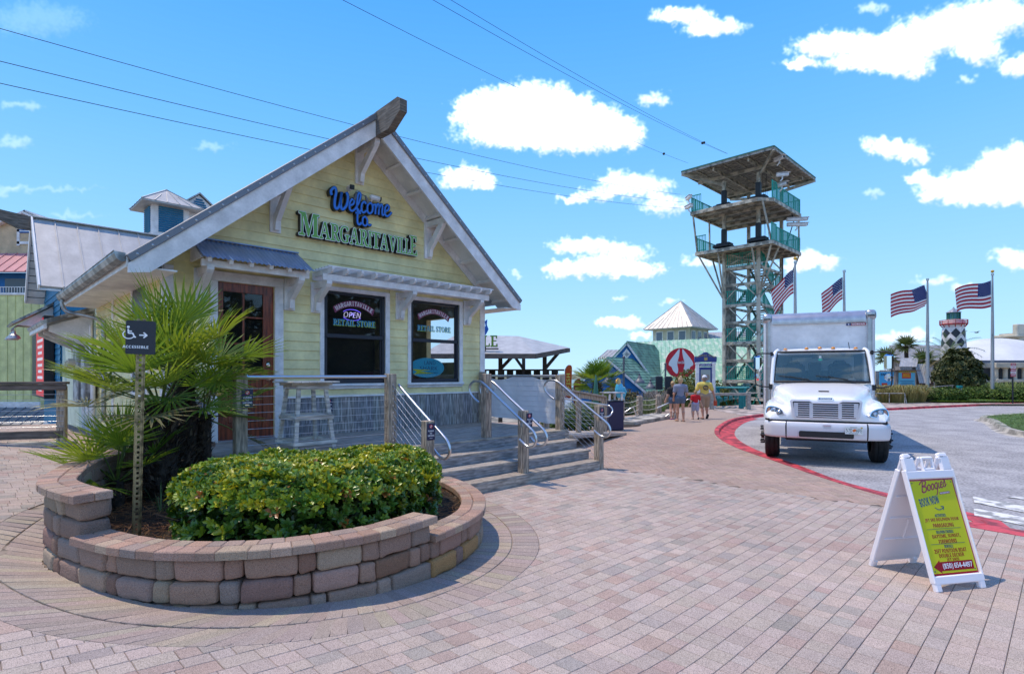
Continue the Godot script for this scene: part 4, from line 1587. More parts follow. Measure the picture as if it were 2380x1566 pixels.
func side_window(root: Node3D)->void:
	var t:=Transform3D(Basis(Vector3.UP,-PI/2),Vector3())
	var m:=MB.new()
	m.xf=t
	for q in [[-2.02,2.4,.09,2.0],[-.92,2.4,.09,2.0],[-1.47,3.36,1.2,.09],[-1.47,1.44,1.2,.09]]:
		m.box(Vector3(q[0],q[1],.025),Vector3(q[2],q[3],.045),.005)
	part("window_casing",m,"trim",root)
	m=MB.new()
	m.xf=t
	m.box(Vector3(-1.47,2.4,.02),Vector3(1.0,1.85,.02))
	part("window",m,"charcoal",root)
	m=MB.new()
	m.xf=t
	m.box(Vector3(-3.75,2.0,.03),Vector3(.09,2.6,.03),.004)
	m.line(Vector3(-.25,3.36,.06),Vector3(-3.7,3.36,.06),.02,8)
	part("wall_conduit",m,"trim",root)
func bracket(root: Node3D,s: float,top: float,drop: float,reach: float,thick:=.10)->void:
	var m:=MB.new()
	m.box(Vector3(s,top-drop*.5,.03),Vector3(thick+.09,drop,.05),.006)
	part("bracket",m,"trim",root)
	var br: Node=root.get_child(root.get_child_count()-1)
	m=MB.new()
	var t:=Transform3D(Basis(Vector3(0,0,1),Vector3.UP,Vector3(-1,0,0)),Vector3(s+thick*.5,0,0))
	m.prism(v2([.055,top-.01,reach,top-.01,reach,top-.085,reach-.05,top-.13,.055,top-.13]),.0,thick,t)
	part("arm",m,"trim",br)
	m=MB.new()
	m.prism(v2([.055,top-drop+.03,.14,top-drop+.03,.17,top-drop+.18,reach-.02,top-.13,reach-.2,top-.13,.10,top-drop+.32,.055,top-drop+.30]),.008,thick-.008,t)
	part("brace",m,"trim",br)
	m=MB.new()
	m.lathe(v2([.0,0,.022,0,.022,.006,.012,.008,.012,.003,0,.003]),Vector3(s,top-drop+.11,.145),10,false,Basis(Vector3.RIGHT,PI/2))
	part("bolt",m,"alu",br)
func awning(root: Node3D)->void:
	var pts:=PackedVector3Array()
	var n:=96
	for j in 3:
		for i in n+1:
			var k:=float(i)/n
			var s:=.36+1.74*k
			pts.push_back(Vector3(s,3.975-.40*j*.5+.011*sin(k*TAU*24.0),.01+.68*j*.5))
	var m:=MB.new()
	m.sheet(pts,n+1,3)
	m.box(Vector3(1.23,3.985,.03),Vector3(1.74,.02,.09),.004)
	part("awning_sheet",m,"awning_metal",root)
	m=MB.new()
	m.box(Vector3(1.23,3.515,.50),Vector3(1.70,.11,.07),.006)
	part("awning_beam",m,"trim",root)
	for i in 6:
		m=MB.new()
		var s:=.46+i*.308
		m.bar(Vector3(s,3.89,.03),Vector3(s,3.545,.655),.06,.08,.006)
		part("rafter",m,"trim",root)
	for s in [.385,2.06]:
		m=MB.new()
		var t:=Transform3D(Basis(Vector3(0,0,1),Vector3.UP,Vector3(-1,0,0)),Vector3(s,0,0))
		m.prism(v2([.02,3.95,.02,3.58,.6,3.58]),0,.03,t)
		part("awning_side",m,"trim",root)
	bracket(root,.50,3.50,.56,.55)
	bracket(root,1.94,3.50,.56,.55)
func pergola(root: Node3D)->void:
	var m:=MB.new()
	m.box(Vector3(4.30,3.525,.55),Vector3(3.98,.12,.06),.006)
	part("pergola_beam",m,"trim",root)
	m=MB.new()
	m.box(Vector3(4.32,3.60,.03),Vector3(3.9,.14,.045),.006)
	part("pergola_ledger",m,"trim",root)
	for i in 14:
		var s:=2.42+i*.291
		m=MB.new()
		var t:=Transform3D(Basis(Vector3(0,0,1),Vector3.UP,Vector3(-1,0,0)),Vector3(s+.022,0,0))
		m.prism(v2([.03,3.59,.66,3.59,.71,3.61,.735,3.65,.735,3.685,.03,3.685]),0,.044,t)
		part("pergola_rafter",m,"trim",root)
	for i in 6:
		m=MB.new()
		m.box(Vector3(4.31,3.70,.11+i*.118),Vector3(3.95,.024,.042),.003)
		part("pergola_slat",m,"trim",root)
	bracket(root,2.43,3.495,.56,.58)
	bracket(root,4.26,3.495,.56,.58)
	bracket(root,6.08,3.495,.56,.58)
func gable(root: Node3D,L: float)->void:
	var o:=.75
	for side in [-1.0,1.0]:
		var eave: float=-.60 if side<0 else 7.13
		var sl:=SLOPE
		var f:=func(s: float,dy: float,t: float)->Vector3: return Vector3(s,roof_y(s)+dy,t)
		var m:=MB.new()
		var far:=-5.65
		for q in [[.0,-.03]]:
			m.quad(f.call(RIDGE_S,.0,far),f.call(RIDGE_S,.0,o+.02),f.call(eave,.0,o+.02),f.call(eave,.0,far))
			m.quad(f.call(RIDGE_S,-.05,far),f.call(RIDGE_S,-.05,o),f.call(eave,-.05,o),f.call(eave,-.05,far))
		var rf:=part("roof",m,"metal_roof",root)
		m=MB.new()
		var n:=22
		for i in n:
			var t:=o-.1-i*.28
			m.bar(f.call(RIDGE_S,.012,t),f.call(eave,.012,t),.03,.024,.006)
		part("roof_rib",m,"metal_roof",rf).set_meta("kind","stuff")
		m=MB.new()
		var nrm:=Vector3(side*sl,1,0).normalized()
		m.bar(f.call(RIDGE_S,-.045,o+.012),f.call(eave,-.045,o+.012),.05,.10,.008,nrm)
		part("rake_trim",m,"zinc_dark",rf)
		m=MB.new()
		for i in 20:
			var s:=lerpf(RIDGE_S+side*.35,eave-side*.1,i/19.0)
			m.lathe(v2([.016,0,.016,.006,.0,.013]),f.call(s,-.06,o+.036),8,false,Basis(Vector3.RIGHT,PI/2))
		part("screws",m,"alu",rf).set_meta("kind","stuff")
		m=MB.new()
		var pl:=PackedVector2Array()
		for q in [[RIDGE_S,-.11],[eave,-.11],[eave,-.24],[eave-side*.26,-.42],[RIDGE_S,-.42]]:
			pl.push_back(Vector2(q[0],roof_y(q[0])+q[1]))
		m.prism(pl,o-.045,o+.005)
		part("rake_board",m,"trim",root)
		m=MB.new()
		pl=PackedVector2Array()
		var we: float=.12 if side<0 else 6.55
		for q in [[RIDGE_S,-.17],[we,-.17],[we,-.36],[RIDGE_S,-.36]]:
			pl.push_back(Vector2(q[0],roof_y(q[0])+q[1]))
		m.prism(pl,.022,.05)
		part("frieze_board",m,"trim",root)
		var k:=RIDGE_S
		var i:=0
		while absf(k-eave)>.02:
			var k2:=move_toward(k,eave,.157)
			m=MB.new()
			m.col=vary(Color(1,1,1),.04)
			pl=PackedVector2Array([Vector2(k,roof_y(k)-.145),Vector2(k2-side*.004,roof_y(k2)-.145),Vector2(k2-side*.004,roof_y(k2)-.165),Vector2(k,roof_y(k)-.165)])
			m.prism(pl,.002,o-.046)
			part("soffit_plank",m,"white",root)
			k=k2
			i+=1
		for j in 7:
			var s:=lerpf(RIDGE_S+side*.62,eave-side*.25,j/6.0)
			m=MB.new()
			m.bar(f.call(s,-.215,.05),f.call(s,-.215,o-.046),.05,.09,.004,nrm)
			part("lookout",m,"trim",root)
	var m:=MB.new()
	m.box(Vector3(-.30,3.30,-2.5),Vector3(.62,.02,6.4))
	m.box(Vector3(-.60,3.36,-2.5),Vector3(.03,.16,6.4),.004)
	m.box(Vector3(6.90,3.33,-2.5),Vector3(.5,.02,6.4))
	part("eave_soffit",m,"white",root)
	m=MB.new()
	var gp:=v2([.0,.0,.0,-.11,-.05,-.125,-.10,-.09,-.135,-.02,-.13,.01])
	for i in gp.size()-1:
		var a:=gp[i]; var b:=gp[i+1]
		m.quad(Vector3(-.62+a.x,3.47+a.y,.70),Vector3(-.62+b.x,3.47+b.y,.70),Vector3(-.62+b.x,3.47+b.y,-5.4),Vector3(-.62+a.x,3.47+a.y,-5.4))
	m.prism(gp,.695,.70,Transform3D(Basis(),Vector3(-.62,3.47,0)))
	m.prism(gp,-5.4,-5.39,Transform3D(Basis(),Vector3(-.62,3.47,0)))
	m.line(Vector3(-.755,3.485,.70),Vector3(-.755,3.485,-5.4),.008,6)
	part("gutter",m,"zinc",root)
	m=MB.new()
	m.tube(spline(v3([-.69,3.36,-5.0,-.69,3.24,-5.0,-.6,3.10,-4.95,-.3,3.02,-4.7,-.08,2.92,-4.55,-.06,2.7,-4.55,-.06,.8,-4.55]),4),.04,8)
	part("downspout",m,"zinc",root)
	m=MB.new()
	var t:=Transform3D(Basis(Vector3(0,0,1),Vector3.UP,Vector3(-1,0,0)),Vector3(RIDGE_S+.075,0,0))
	m.prism(v2([.05,6.60,.78,6.68,1.475,6.71,1.55,6.66,1.55,6.45,1.475,6.41,1.17,6.23,.05,6.23]),.0,.15,t)
	part("ridge_beam",m,"finial",root)
	m=MB.new()
	m.prism(v2([RIDGE_S-.24,RIDGE_Y-.17,RIDGE_S,RIDGE_Y+.03,RIDGE_S+.24,RIDGE_Y-.17,RIDGE_S+.24,RIDGE_Y-.19,RIDGE_S,RIDGE_Y+.01,RIDGE_S-.24,RIDGE_Y-.19]),-5.6,.79)
	part("ridge_cap",m,"metal_roof",root)
	bracket(root,RIDGE_S,6.24,.72,.70)
	bracket(root,1.69,5.04,.76,.66)
	bracket(root,4.98,5.10,.80,.66)
func shop_sign()->void:
	var root:=thing("shop_sign","raised blue script and green capital letters on the yellow gable","sign",SHOP,PI/4)
	var back:=MB.new()
	var edge:=MB.new()
	var face:=MB.new()
	var word:="MARGARITAVILLE"
	var w:=[.38,.21,.185,.20,.20,.185,.075,.185,.19,.185,.075,.115,.115,.18]
	var total:=.0
	for k in w: total+=k
	var gap:=(4.62-2.07-total)/13.0
	var x:=2.07
	for i in word.length():
		var big: bool=i==0 or i==13
		var h:=.42 if big else .315
		var y:=4.30+h*.5-(.0 if i==13 else .0)
		if i==13: h=.40; y=4.30+.2
		var cx: float=x+w[i]*.5
		for q in 9:
			var a:=TAU*q/8.0
			var of:=Vector3(cos(a),sin(a),0)*(.015 if q<8 else .0)
			letters(back,word[i],w[i],h,.10,Transform3D(Basis(),Vector3(cx,y,.03)+of+Vector3(0,0,.0004*q)),"Droid Serif")
		for q in 8:
			var a:=TAU*q/8.0
			letters(edge,word[i],w[i],h,.004,Transform3D(Basis(),Vector3(cx+.009*cos(a),y+.009*sin(a),.134+.0002*q)),"Droid Serif")
		letters(face,word[i],w[i],h,.004,Transform3D(Basis(),Vector3(cx,y,.139)),"Droid Serif")
		x+=w[i]+gap
	part("letter_back",back,"black",root)
	edge.col=Color(1,1,1)
	part("letter_edge",edge,"paint",root)
	for i in face.c.size(): face.c[i]=Color(.13,.33,.015)
	part("green_letters",face,"gloss",root)
	var sb:=MB.new()
	var sf:=MB.new()
	var glyphs:=[
		[v2([-.05,.62,-.10,.82,.06,1.0,.16,.82,.12,.45,.14,.12,.26,.02,.38,.25,.44,.85]),.16],
		[v2([.44,.85,.42,.40,.46,.10,.58,.04,.74,.30,.76,.70,.66,.88]),.16],
		[v2([.88,.26,1.06,.36,1.10,.52,.98,.58,.88,.38,.90,.10,1.04,.02,1.18,.14]),.12],
		[v2([1.18,.14,1.36,.50,1.42,.86,1.30,.92,1.26,.60,1.28,.14,1.38,.02,1.50,.12]),.12],
		[v2([1.74,.46,1.64,.56,1.52,.42,1.52,.12,1.64,.02,1.78,.14]),.12],
		[v2([1.98,.55,1.84,.44,1.84,.12,1.98,.02,2.10,.16,2.10,.42,1.98,.55,2.10,.46,2.20,.50]),.12],
		[v2([2.26,.55,2.28,.02]),.12],[v2([2.28,.30,2.38,.56,2.46,.46,2.46,.02]),.11],[v2([2.46,.30,2.56,.56,2.65,.46,2.65,.12,2.72,.03,2.80,.14]),.11],
		[v2([2.80,.22,2.98,.34,3.02,.50,2.90,.57,2.80,.38,2.82,.10,2.96,.01,3.12,.14,3.18,.24]),.12]]
	var bw:=Basis(Vector3(.405,.03,0),Vector3(.03,.40,0),Vector3(0,0,1))
	for g in glyphs:
		stroke(sb,g[0],g[1]*.72+.07,.03,.125,Transform3D(bw,Vector3(2.70,4.90,0)))
		stroke(sf,g[0],g[1]*.72,.126,.135,Transform3D(bw,Vector3(2.70,4.90,0)))
	var two:=[[v2([.12,.95,.08,.5,.10,.10,.22,.02,.36,.16]),.15],[v2([-.06,.66,.30,.70]),.13],[v2([.58,.56,.44,.44,.44,.12,.58,.02,.72,.14,.72,.42,.58,.56]),.13],[v2([.70,.30,.80,.12,.94,.10,1.0,.2]),.09]]
	for g in two:
		stroke(sb,g[0],g[1]*.75+.08,.03,.125,Transform3D(Basis(Vector3(.33,0,0),Vector3(.01,.33,0),Vector3(0,0,1)),Vector3(3.20,4.70,0)))
		stroke(sf,g[0],g[1]*.75,.126,.135,Transform3D(Basis(Vector3(.33,0,0),Vector3(.01,.33,0),Vector3(0,0,1)),Vector3(3.20,4.70,0)))
	part("script_back",sb,"black",root)
	for i in sf.c.size(): sf.c[i]=Color(.004,.13,.62)
	part("blue_script",sf,"gloss",root)
func gable_cameras()->void:
	var fr:=Transform3D(Basis(Vector3.UP,PI/4),SHOP)
	for q in [[3.05,5.36,-.15,"white bullet camera with dark square face left of the gable flood light"],[3.55,5.30,1.25,"white bullet camera turned sideways right of the gable flood light"]]:
		var c:=thing("security_camera",q[3],"camera",fr*Vector3(q[0],q[1],.03),PI/4,"cameras on the shop gable")
		var m:=MB.new()
		m.lathe(v2([.05,0,.05,.012,.0,.013]),Vector3(0,-.10,0),12,false,Basis(Vector3.RIGHT,PI/2))
		m.tube(v3([0,-.10,.01,0,-.10,.07,0,-.05,.10]),.014,8)
		part("mount",m,"trim",c)
		var b:=Basis(Vector3.UP,q[2])*Basis(Vector3.RIGHT,.15)
		m=MB.new()
		m.box(Vector3(0,0,.10)+b*Vector3(0,0,.06),Vector3(.10,.095,.22),.03,b)
		part("housing",m,"trim",c)
		m=MB.new()
		m.box(Vector3(0,0,.10)+b*Vector3(0,0,.172),Vector3(.094,.088,.02),.008,b)
		m.lathe(v2([.022,0,.02,.008,0,.01]),Vector3(0,0,.10)+b*Vector3(0,0,.182),10,false,b*Basis(Vector3.RIGHT,PI/2))
		part("lens",m,"black",c)
	var f:=thing("flood_light","small grey twin head flood light above the blue script","lamp",fr*Vector3(3.31,5.33,.03),PI/4)
	var m:=MB.new()
	m.lathe(v2([.0,.03,.06,.026,.068,.0]),Vector3(),14,false,Basis(Vector3.RIGHT,PI/2))
	part("base_plate",m,"zinc",f)
	for s in [-1,1]:
		m=MB.new()
		m.tube(v3([0,0,.02,s*.07,-.02,.06,s*.11,-.05,.09]),.010,6)
		m.tube(v3([s*.10,-.03,.09,s*.13,-.12,.10,s*.15,-.17,.10]),[.016,.03,.028],10)
		part("lamp_head",m,"dark_trim",f)
func deck()->void:
	var root:=thing("wooden_deck","grey weathered wooden deck with three wide steps in front of the gift shop","deck",SHOP,PI/4)
	var s0:=.14
	var s1:=6.56
	var t:=.03
	while t<2.66:
		var m:=MB.new()
		m.col=vary(Color(1,.97,.93),.14,.03)
		m.box(Vector3((s0+s1)*.5,DECK_Y-.019,t+.068),Vector3(s1-s0,.038,.134),.004)
		part("plank",m,"grey_wood",root)
		t+=.1385
	var m:=MB.new()
	m.box(Vector3((s0+s1)*.5,DECK_Y-.13,2.66),Vector3(s1-s0,.18,.04),.004)
	m.box(Vector3(s0+.02,DECK_Y-.3,1.3),Vector3(.04,.5,2.66),.004)
	m.box(Vector3(s1-.02,DECK_Y-.3,1.3),Vector3(.04,.5,2.66),.004)
	part("fascia",m,"grey_wood",root)
	for k in 3:
		var y:=DECK_Y-.17*(k+1)
		var tz:=2.69+.30*k
		var e:=6.42-.0*k
		m=MB.new()
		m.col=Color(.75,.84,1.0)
		m.box(Vector3((2.34+e)*.5,y+.066,tz-.02),Vector3(e-2.34,.13,.03),.003)
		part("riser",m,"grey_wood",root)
		for b in 2:
			m=MB.new()
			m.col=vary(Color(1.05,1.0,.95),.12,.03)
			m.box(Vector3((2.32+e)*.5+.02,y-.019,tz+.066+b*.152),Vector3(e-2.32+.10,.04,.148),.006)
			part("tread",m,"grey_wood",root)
	m=MB.new()
	m.box(Vector3(4.4,.07,3.565),Vector3(4.16,.15,.045),.006)
	part("bottom_riser",m,"grey_wood",root)
	for s in [2.36,6.40]:
		m=MB.new()
		var tr:=Transform3D(Basis(Vector3(0,0,1),Vector3.UP,Vector3(-1,0,0)),Vector3(s+.02,0,0))
		m.prism(v2([2.5,-.05,3.54,-.05,3.54,.12,3.24,.12,3.24,.29,2.94,.29,2.94,.46,2.5,.60]),0,.04,tr)
		part("stringer",m,"grey_wood",root)
	railings()
	smoking_signs()
	bar_table()
	banner()
func post(root: Node3D,s: float,t: float,y0: float,y1: float,cables:=0)->MeshInstance3D:
	var m:=MB.new()
	m.col=vary(Color(1,1,1),.12,.03)
	m.box(Vector3(s,(y0+y1)*.5,t),Vector3(.138,y1-y0,.138),.008)
	return part("post",m,"post_wood",root)
func railings()->void:
	var fr:=Transform3D(Basis(Vector3.UP,PI/4),SHOP)
	var a:=thing("deck_railing","cable railing with round steel top rail between the palm and the steps","railing",SHOP,PI/4,"railings of the deck")
	post(a,.24,2.55,.5,1.78)
	post(a,2.42,2.55,.55,1.81)
	rail(a,Vector3(.31,1.765,2.55),Vector3(2.36,1.765,2.55))
	wires(a,Vector3(.31,0,2.55),Vector3(2.35,0,2.55),.80,1.62,9)
	var sdr:=thing("stair_railing","stair railing with slanting cables and a hooked pipe, left of the steps","railing",SHOP,PI/4,"railings of the steps")
	post(sdr,2.42,3.50,-.02,1.15)
	slope_wires(sdr,2.42)
	grab(sdr,2.52,false)
	var mid:=thing("stair_railing","middle stair railing of two posts with a hooked pipe on either side","railing",SHOP,PI/4,"railings of the steps")
	post(mid,4.40,2.55,DECK_Y,1.81)
	post(mid,4.40,3.46,.10,1.20)
	grab(mid,4.27,true)
	grab(mid,4.53,true)
	var rt:=thing("stair_railing","stair railing with slanting cables and a hooked pipe, right of the steps","railing",SHOP,PI/4,"railings of the steps")
	post(rt,6.42,2.55,.4,1.79)
	post(rt,6.42,3.52,-.02,1.21)
	slope_wires(rt,6.42)
	grab(rt,6.30,true)
	var back:=thing("deck_railing","cable railing along the deck's right edge, with the white sheet tied on","railing",SHOP,PI/4,"railings of the deck")
	post(back,6.46,.16,.5,1.86)
	rail(back,Vector3(6.46,1.765,.2),Vector3(6.44,1.765,2.5))
	wires(back,Vector3(6.46,0,.23),Vector3(6.44,0,2.5),.80,1.66,9)
func rail(root: Node3D,a: Vector3,b: Vector3)->void:
	var m:=MB.new()
	m.line(a,b,.024,12)
	part("top_rail",m,"steel",root)
	m=MB.new()
	for e in [a,b]:
		var d:=(b-a).normalized()
		m.lathe(v2([.0,-.005,.05,-.005,.05,.006,.03,.012]),e,12,false,Basis(Vector3.UP.cross(d).normalized(),d,Vector3.UP.cross(d).normalized().cross(d)))
	part("flange",m,"steel",root)
func wires(root: Node3D,a: Vector3,b: Vector3,y0: float,y1: float,n: int)->void:
	for i in n:
		var y:=lerpf(y0,y1,float(i)/(n-1))
		var m:=MB.new()
		m.line(a+Vector3(0,y,0),b+Vector3(0,y,0),.0030,5)
		m.line(a+Vector3(0,y,0),a.lerp(b,.045)+Vector3(0,y,0),.0055,6)
		m.line(a.lerp(b,.955)+Vector3(0,y,0),b+Vector3(0,y,0),.0055,6)
		part("cable",m,"steel",root)
func slope_wires(root: Node3D,s: float)->void:
	for i in 9:
		var y:=.78+i*.106
		var m:=MB.new()
		m.line(Vector3(s,y,2.62),Vector3(s,y-.56,3.43),.0032,5)
		m.lathe(v2([.0,0,.013,0,.013,.006,.0,.007]),Vector3(s,y+.02,2.62),8,false,Basis(Vector3.RIGHT,PI/2))
		part("cable",m,"steel",root)
func grab(root: Node3D,s: float,head: bool)->void:
	var p:=v3([s,1.64,2.62,s,1.36,3.05,s,1.10,3.47,s,.965,3.69,s,.87,3.82,s,.76,3.87,s,.66,3.82,s,.63,3.72,s,.66,3.62,s,.74,3.50])
	if head: p=v3([s,1.30,2.50,s,1.38,2.36,s,1.48,2.26,s,1.59,2.25,s,1.67,2.34,s,1.68,2.46])+p
	var m:=MB.new()
	m.tube(spline(p,5),.0215,10)
	part("grab_rail",m,"steel",root)
	m=MB.new()
	var inn:=.07 if s in [2.52,4.53] else -.07
	inn=-.06 if s>4.45 and s<5.0 else inn
	inn=.06 if s>4.2 and s<4.35 else inn
	inn=-.07 if s==2.52 else inn
	inn=.09 if s>6.2 else inn
	for q in [[1.60,2.66],[1.06,3.50]]:
		m.tube(v3([s+inn,q[0]-.09,q[1]-.01,s+inn*.3,q[0]-.085,q[1]-.01,s,q[0]-.02,q[1]-.01]),.008,6)
		m.box(Vector3(s+inn,q[0]-.09,q[1]-.01),Vector3(.01,.075,.05),.003)
	part("rail_bracket",m,"steel",root)
func smoking_signs()->void:
	var spots:=[
		[2.42,3.574,1.0,.0,"navy no smoking plate on the short post left of the steps"],
		[4.47,3.534,1.04,.0,"navy no smoking plate on the middle post of the steps"],
		[6.42,3.594,1.05,.0,"navy no smoking plate on the post right of the steps"],
		[.30,2.624,1.50,.0,"navy no smoking plate half hidden by the palm in front of the red door"],
		[2.70,.03,1.22,.0,"navy no smoking plate low on the grey boards behind the left stair railing"]]
	for q in spots:
		var fr:=Transform3D(Basis(Vector3.UP,PI/4),SHOP)
		var o:=thing("no_smoking_sign",q[4],"sign",fr*Vector3(q[0],q[2],q[1]),PI/4,"no smoking plates")
		var m:=MB.new()
		m.prism(round_rect(.135,.235,.012),-.003,.002)
		part("plate",m,"navy",o)
		m=MB.new()
		m.col=Color(.8,.8,.82)
		letters(m,"PLEASE",.098,.022,.001,Transform3D(Basis(),Vector3(0,.012,.0022)))
		letters(m,"NO",.036,.022,.001,Transform3D(Basis(),Vector3(0,-.021,.0022)))
		letters(m,"SMOKING",.112,.022,.001,Transform3D(Basis(),Vector3(0,-.054,.0022)))
		m.box(Vector3(0,-.088,.0026),Vector3(.05,.005,.0008))
		var disc:=PackedVector2Array()
		for i in 20: disc.push_back(Vector2(.024*cos(TAU*i/20),.074+.024*sin(TAU*i/20)))
		m.prism(disc,.002,.003)
		part("lettering",m,"paint",o)
		m=MB.new()
		m.col=Color(.62,.03,.03)
		for i in 20:
			var a:=TAU*i/20; var b:=TAU*(i+1)/20
			m.prism(PackedVector2Array([Vector2(cos(a),sin(a))*.018,Vector2(cos(a),sin(a))*.026,Vector2(cos(b),sin(b))*.026,Vector2(cos(b),sin(b))*.018]),.003,.0045,Transform3D(Basis(),Vector3(0,.074,0)))
		m.prism(v2([-.017,.012,-.012,.017,.017,-.012,.012,-.017]),.004,.0052,Transform3D(Basis(),Vector3(0,.074,0)))
		m.col=Color(.02,.02,.03)
		m.box(Vector3(0,.072,.0038),Vector3(.03,.006,.001))
		part("symbol",m,"paint",o)
func bar_table()->void:
	var fr:=Transform3D(Basis(Vector3.UP,PI/4),SHOP)
	var o:=thing("bar_table","tall white painted wooden bar table on splayed legs behind the cable railing","table",fr*Vector3(1.52,DECK_Y,1.62),PI/4)
	for i in 6:
		var m:=MB.new()
		m.col=vary(Color(1,1,1),.05)
		m.box(Vector3(-.305+i*.122,1.005,0),Vector3(.117,.024,.74),.004)
		part("top_plank",m,"whitewash",o)
	var m:=MB.new()
	for z in [-.22,.22]: m.box(Vector3(0,.972,z),Vector3(.62,.04,.04),.004)
	m.box(Vector3(0,.93,.24),Vector3(.50,.07,.02),.003)
	m.box(Vector3(0,.93,-.24),Vector3(.50,.07,.02),.003)
	part("apron",m,"whitewash",o)
	for sx in [-1,1]:
		for sz in [-1,1]:
			m=MB.new()
			m.bar(Vector3(sx*.30,.0,sz*.30),Vector3(sx*.205,.96,sz*.205),.06,.04,.004,Vector3(0,0,1))
			part("leg",m,"whitewash",o)
	for y in [.47,.10]:
		var k: float=lerpf(.30,.205,y/.96)
		m=MB.new()
		for sgn in [-1,1]:
			m.box(Vector3(0,y,sgn*(k+.03)),Vector3(k*2.0+.10,.055,.02),.003)
			m.box(Vector3(sgn*(k+.03),y,0),Vector3(.02,.055,k*2.0),.003)
		if y>.3:
			for i in 5: m.box(Vector3(0,y+.035,-k+k*.5*i),Vector3(k*2.0+.05,.018,k*.46),.003)
		part("shelf" if y>.3 else "foot_rail",m,"whitewash",o)
func banner()->void:
	var pts:=PackedVector3Array()
	var nz:=FastNoiseLite.new()
	nz.seed=3
	nz.frequency=.9
	for j in 15:
		for i in 31:
			var k:=i/30.0
			var y:=1.73-.90*j/14.0-.05*sin(k*9.0)*(1.0 if j==0 else .0)-.06*k*j/14.0
			var fold:=.03*sin(k*17.0+j*.15)*(.25+j/14.0)+.04*nz.get_noise_2d(k*5.0,j*.15)
			if k>.9: fold+=(k-.9)*.9*(j/14.0)
			pts.push_back(Vector3(6.52+fold,y,.30+2.08*k))
	var m:=MB.new()
	m.xf=Transform3D(Basis(Vector3.UP,PI/4),SHOP)
	m.sheet(pts,31,15)
	m.col=Color(.70,.71,.74)
	for i in m.c.size(): m.c[i]=m.col
	solo("cloth_banner",m,"cloth","crumpled white cloth sheet hanging on the railing beside the steps","banner")
func seam_roof(root: Node3D,called: String,o: Vector3,a: Vector3,b: Vector3,m: String,n: int,thick:=.06,rib:=.03)->MeshInstance3D:
	var st:=MB.new()
	var up:=-a.cross(b).normalized()
	if up.y<0: up=-up
	st.quad(o+up*.0,o+a,o+a+b,o+b)
	var d:=-up*thick
	st.quad(o+d,o+b+d,o+a+b+d,o+a+d)
	st.quad(o+b,o+a+b,o+a+b+d,o+b+d)
	st.quad(o,o+b,o+b+d,o+d)
	st.quad(o+a,o+a+d,o+a+b+d,o+a+b)
	st.quad(o,o+d,o+a+d,o+a)
	var r:=part(called,st,m,root)
	var ribs:=MB.new()
	for i in n+1:
		var p:=o+a*(float(i)/n)+up*rib*.5
		ribs.bar(p,p+b,rib,rib,.0,up)
	part("seam",ribs,m,r).set_meta("kind","stuff")
	return r
func left_side()->void:
	blue_house()
	lime_house()
	annex()
	left_railing()
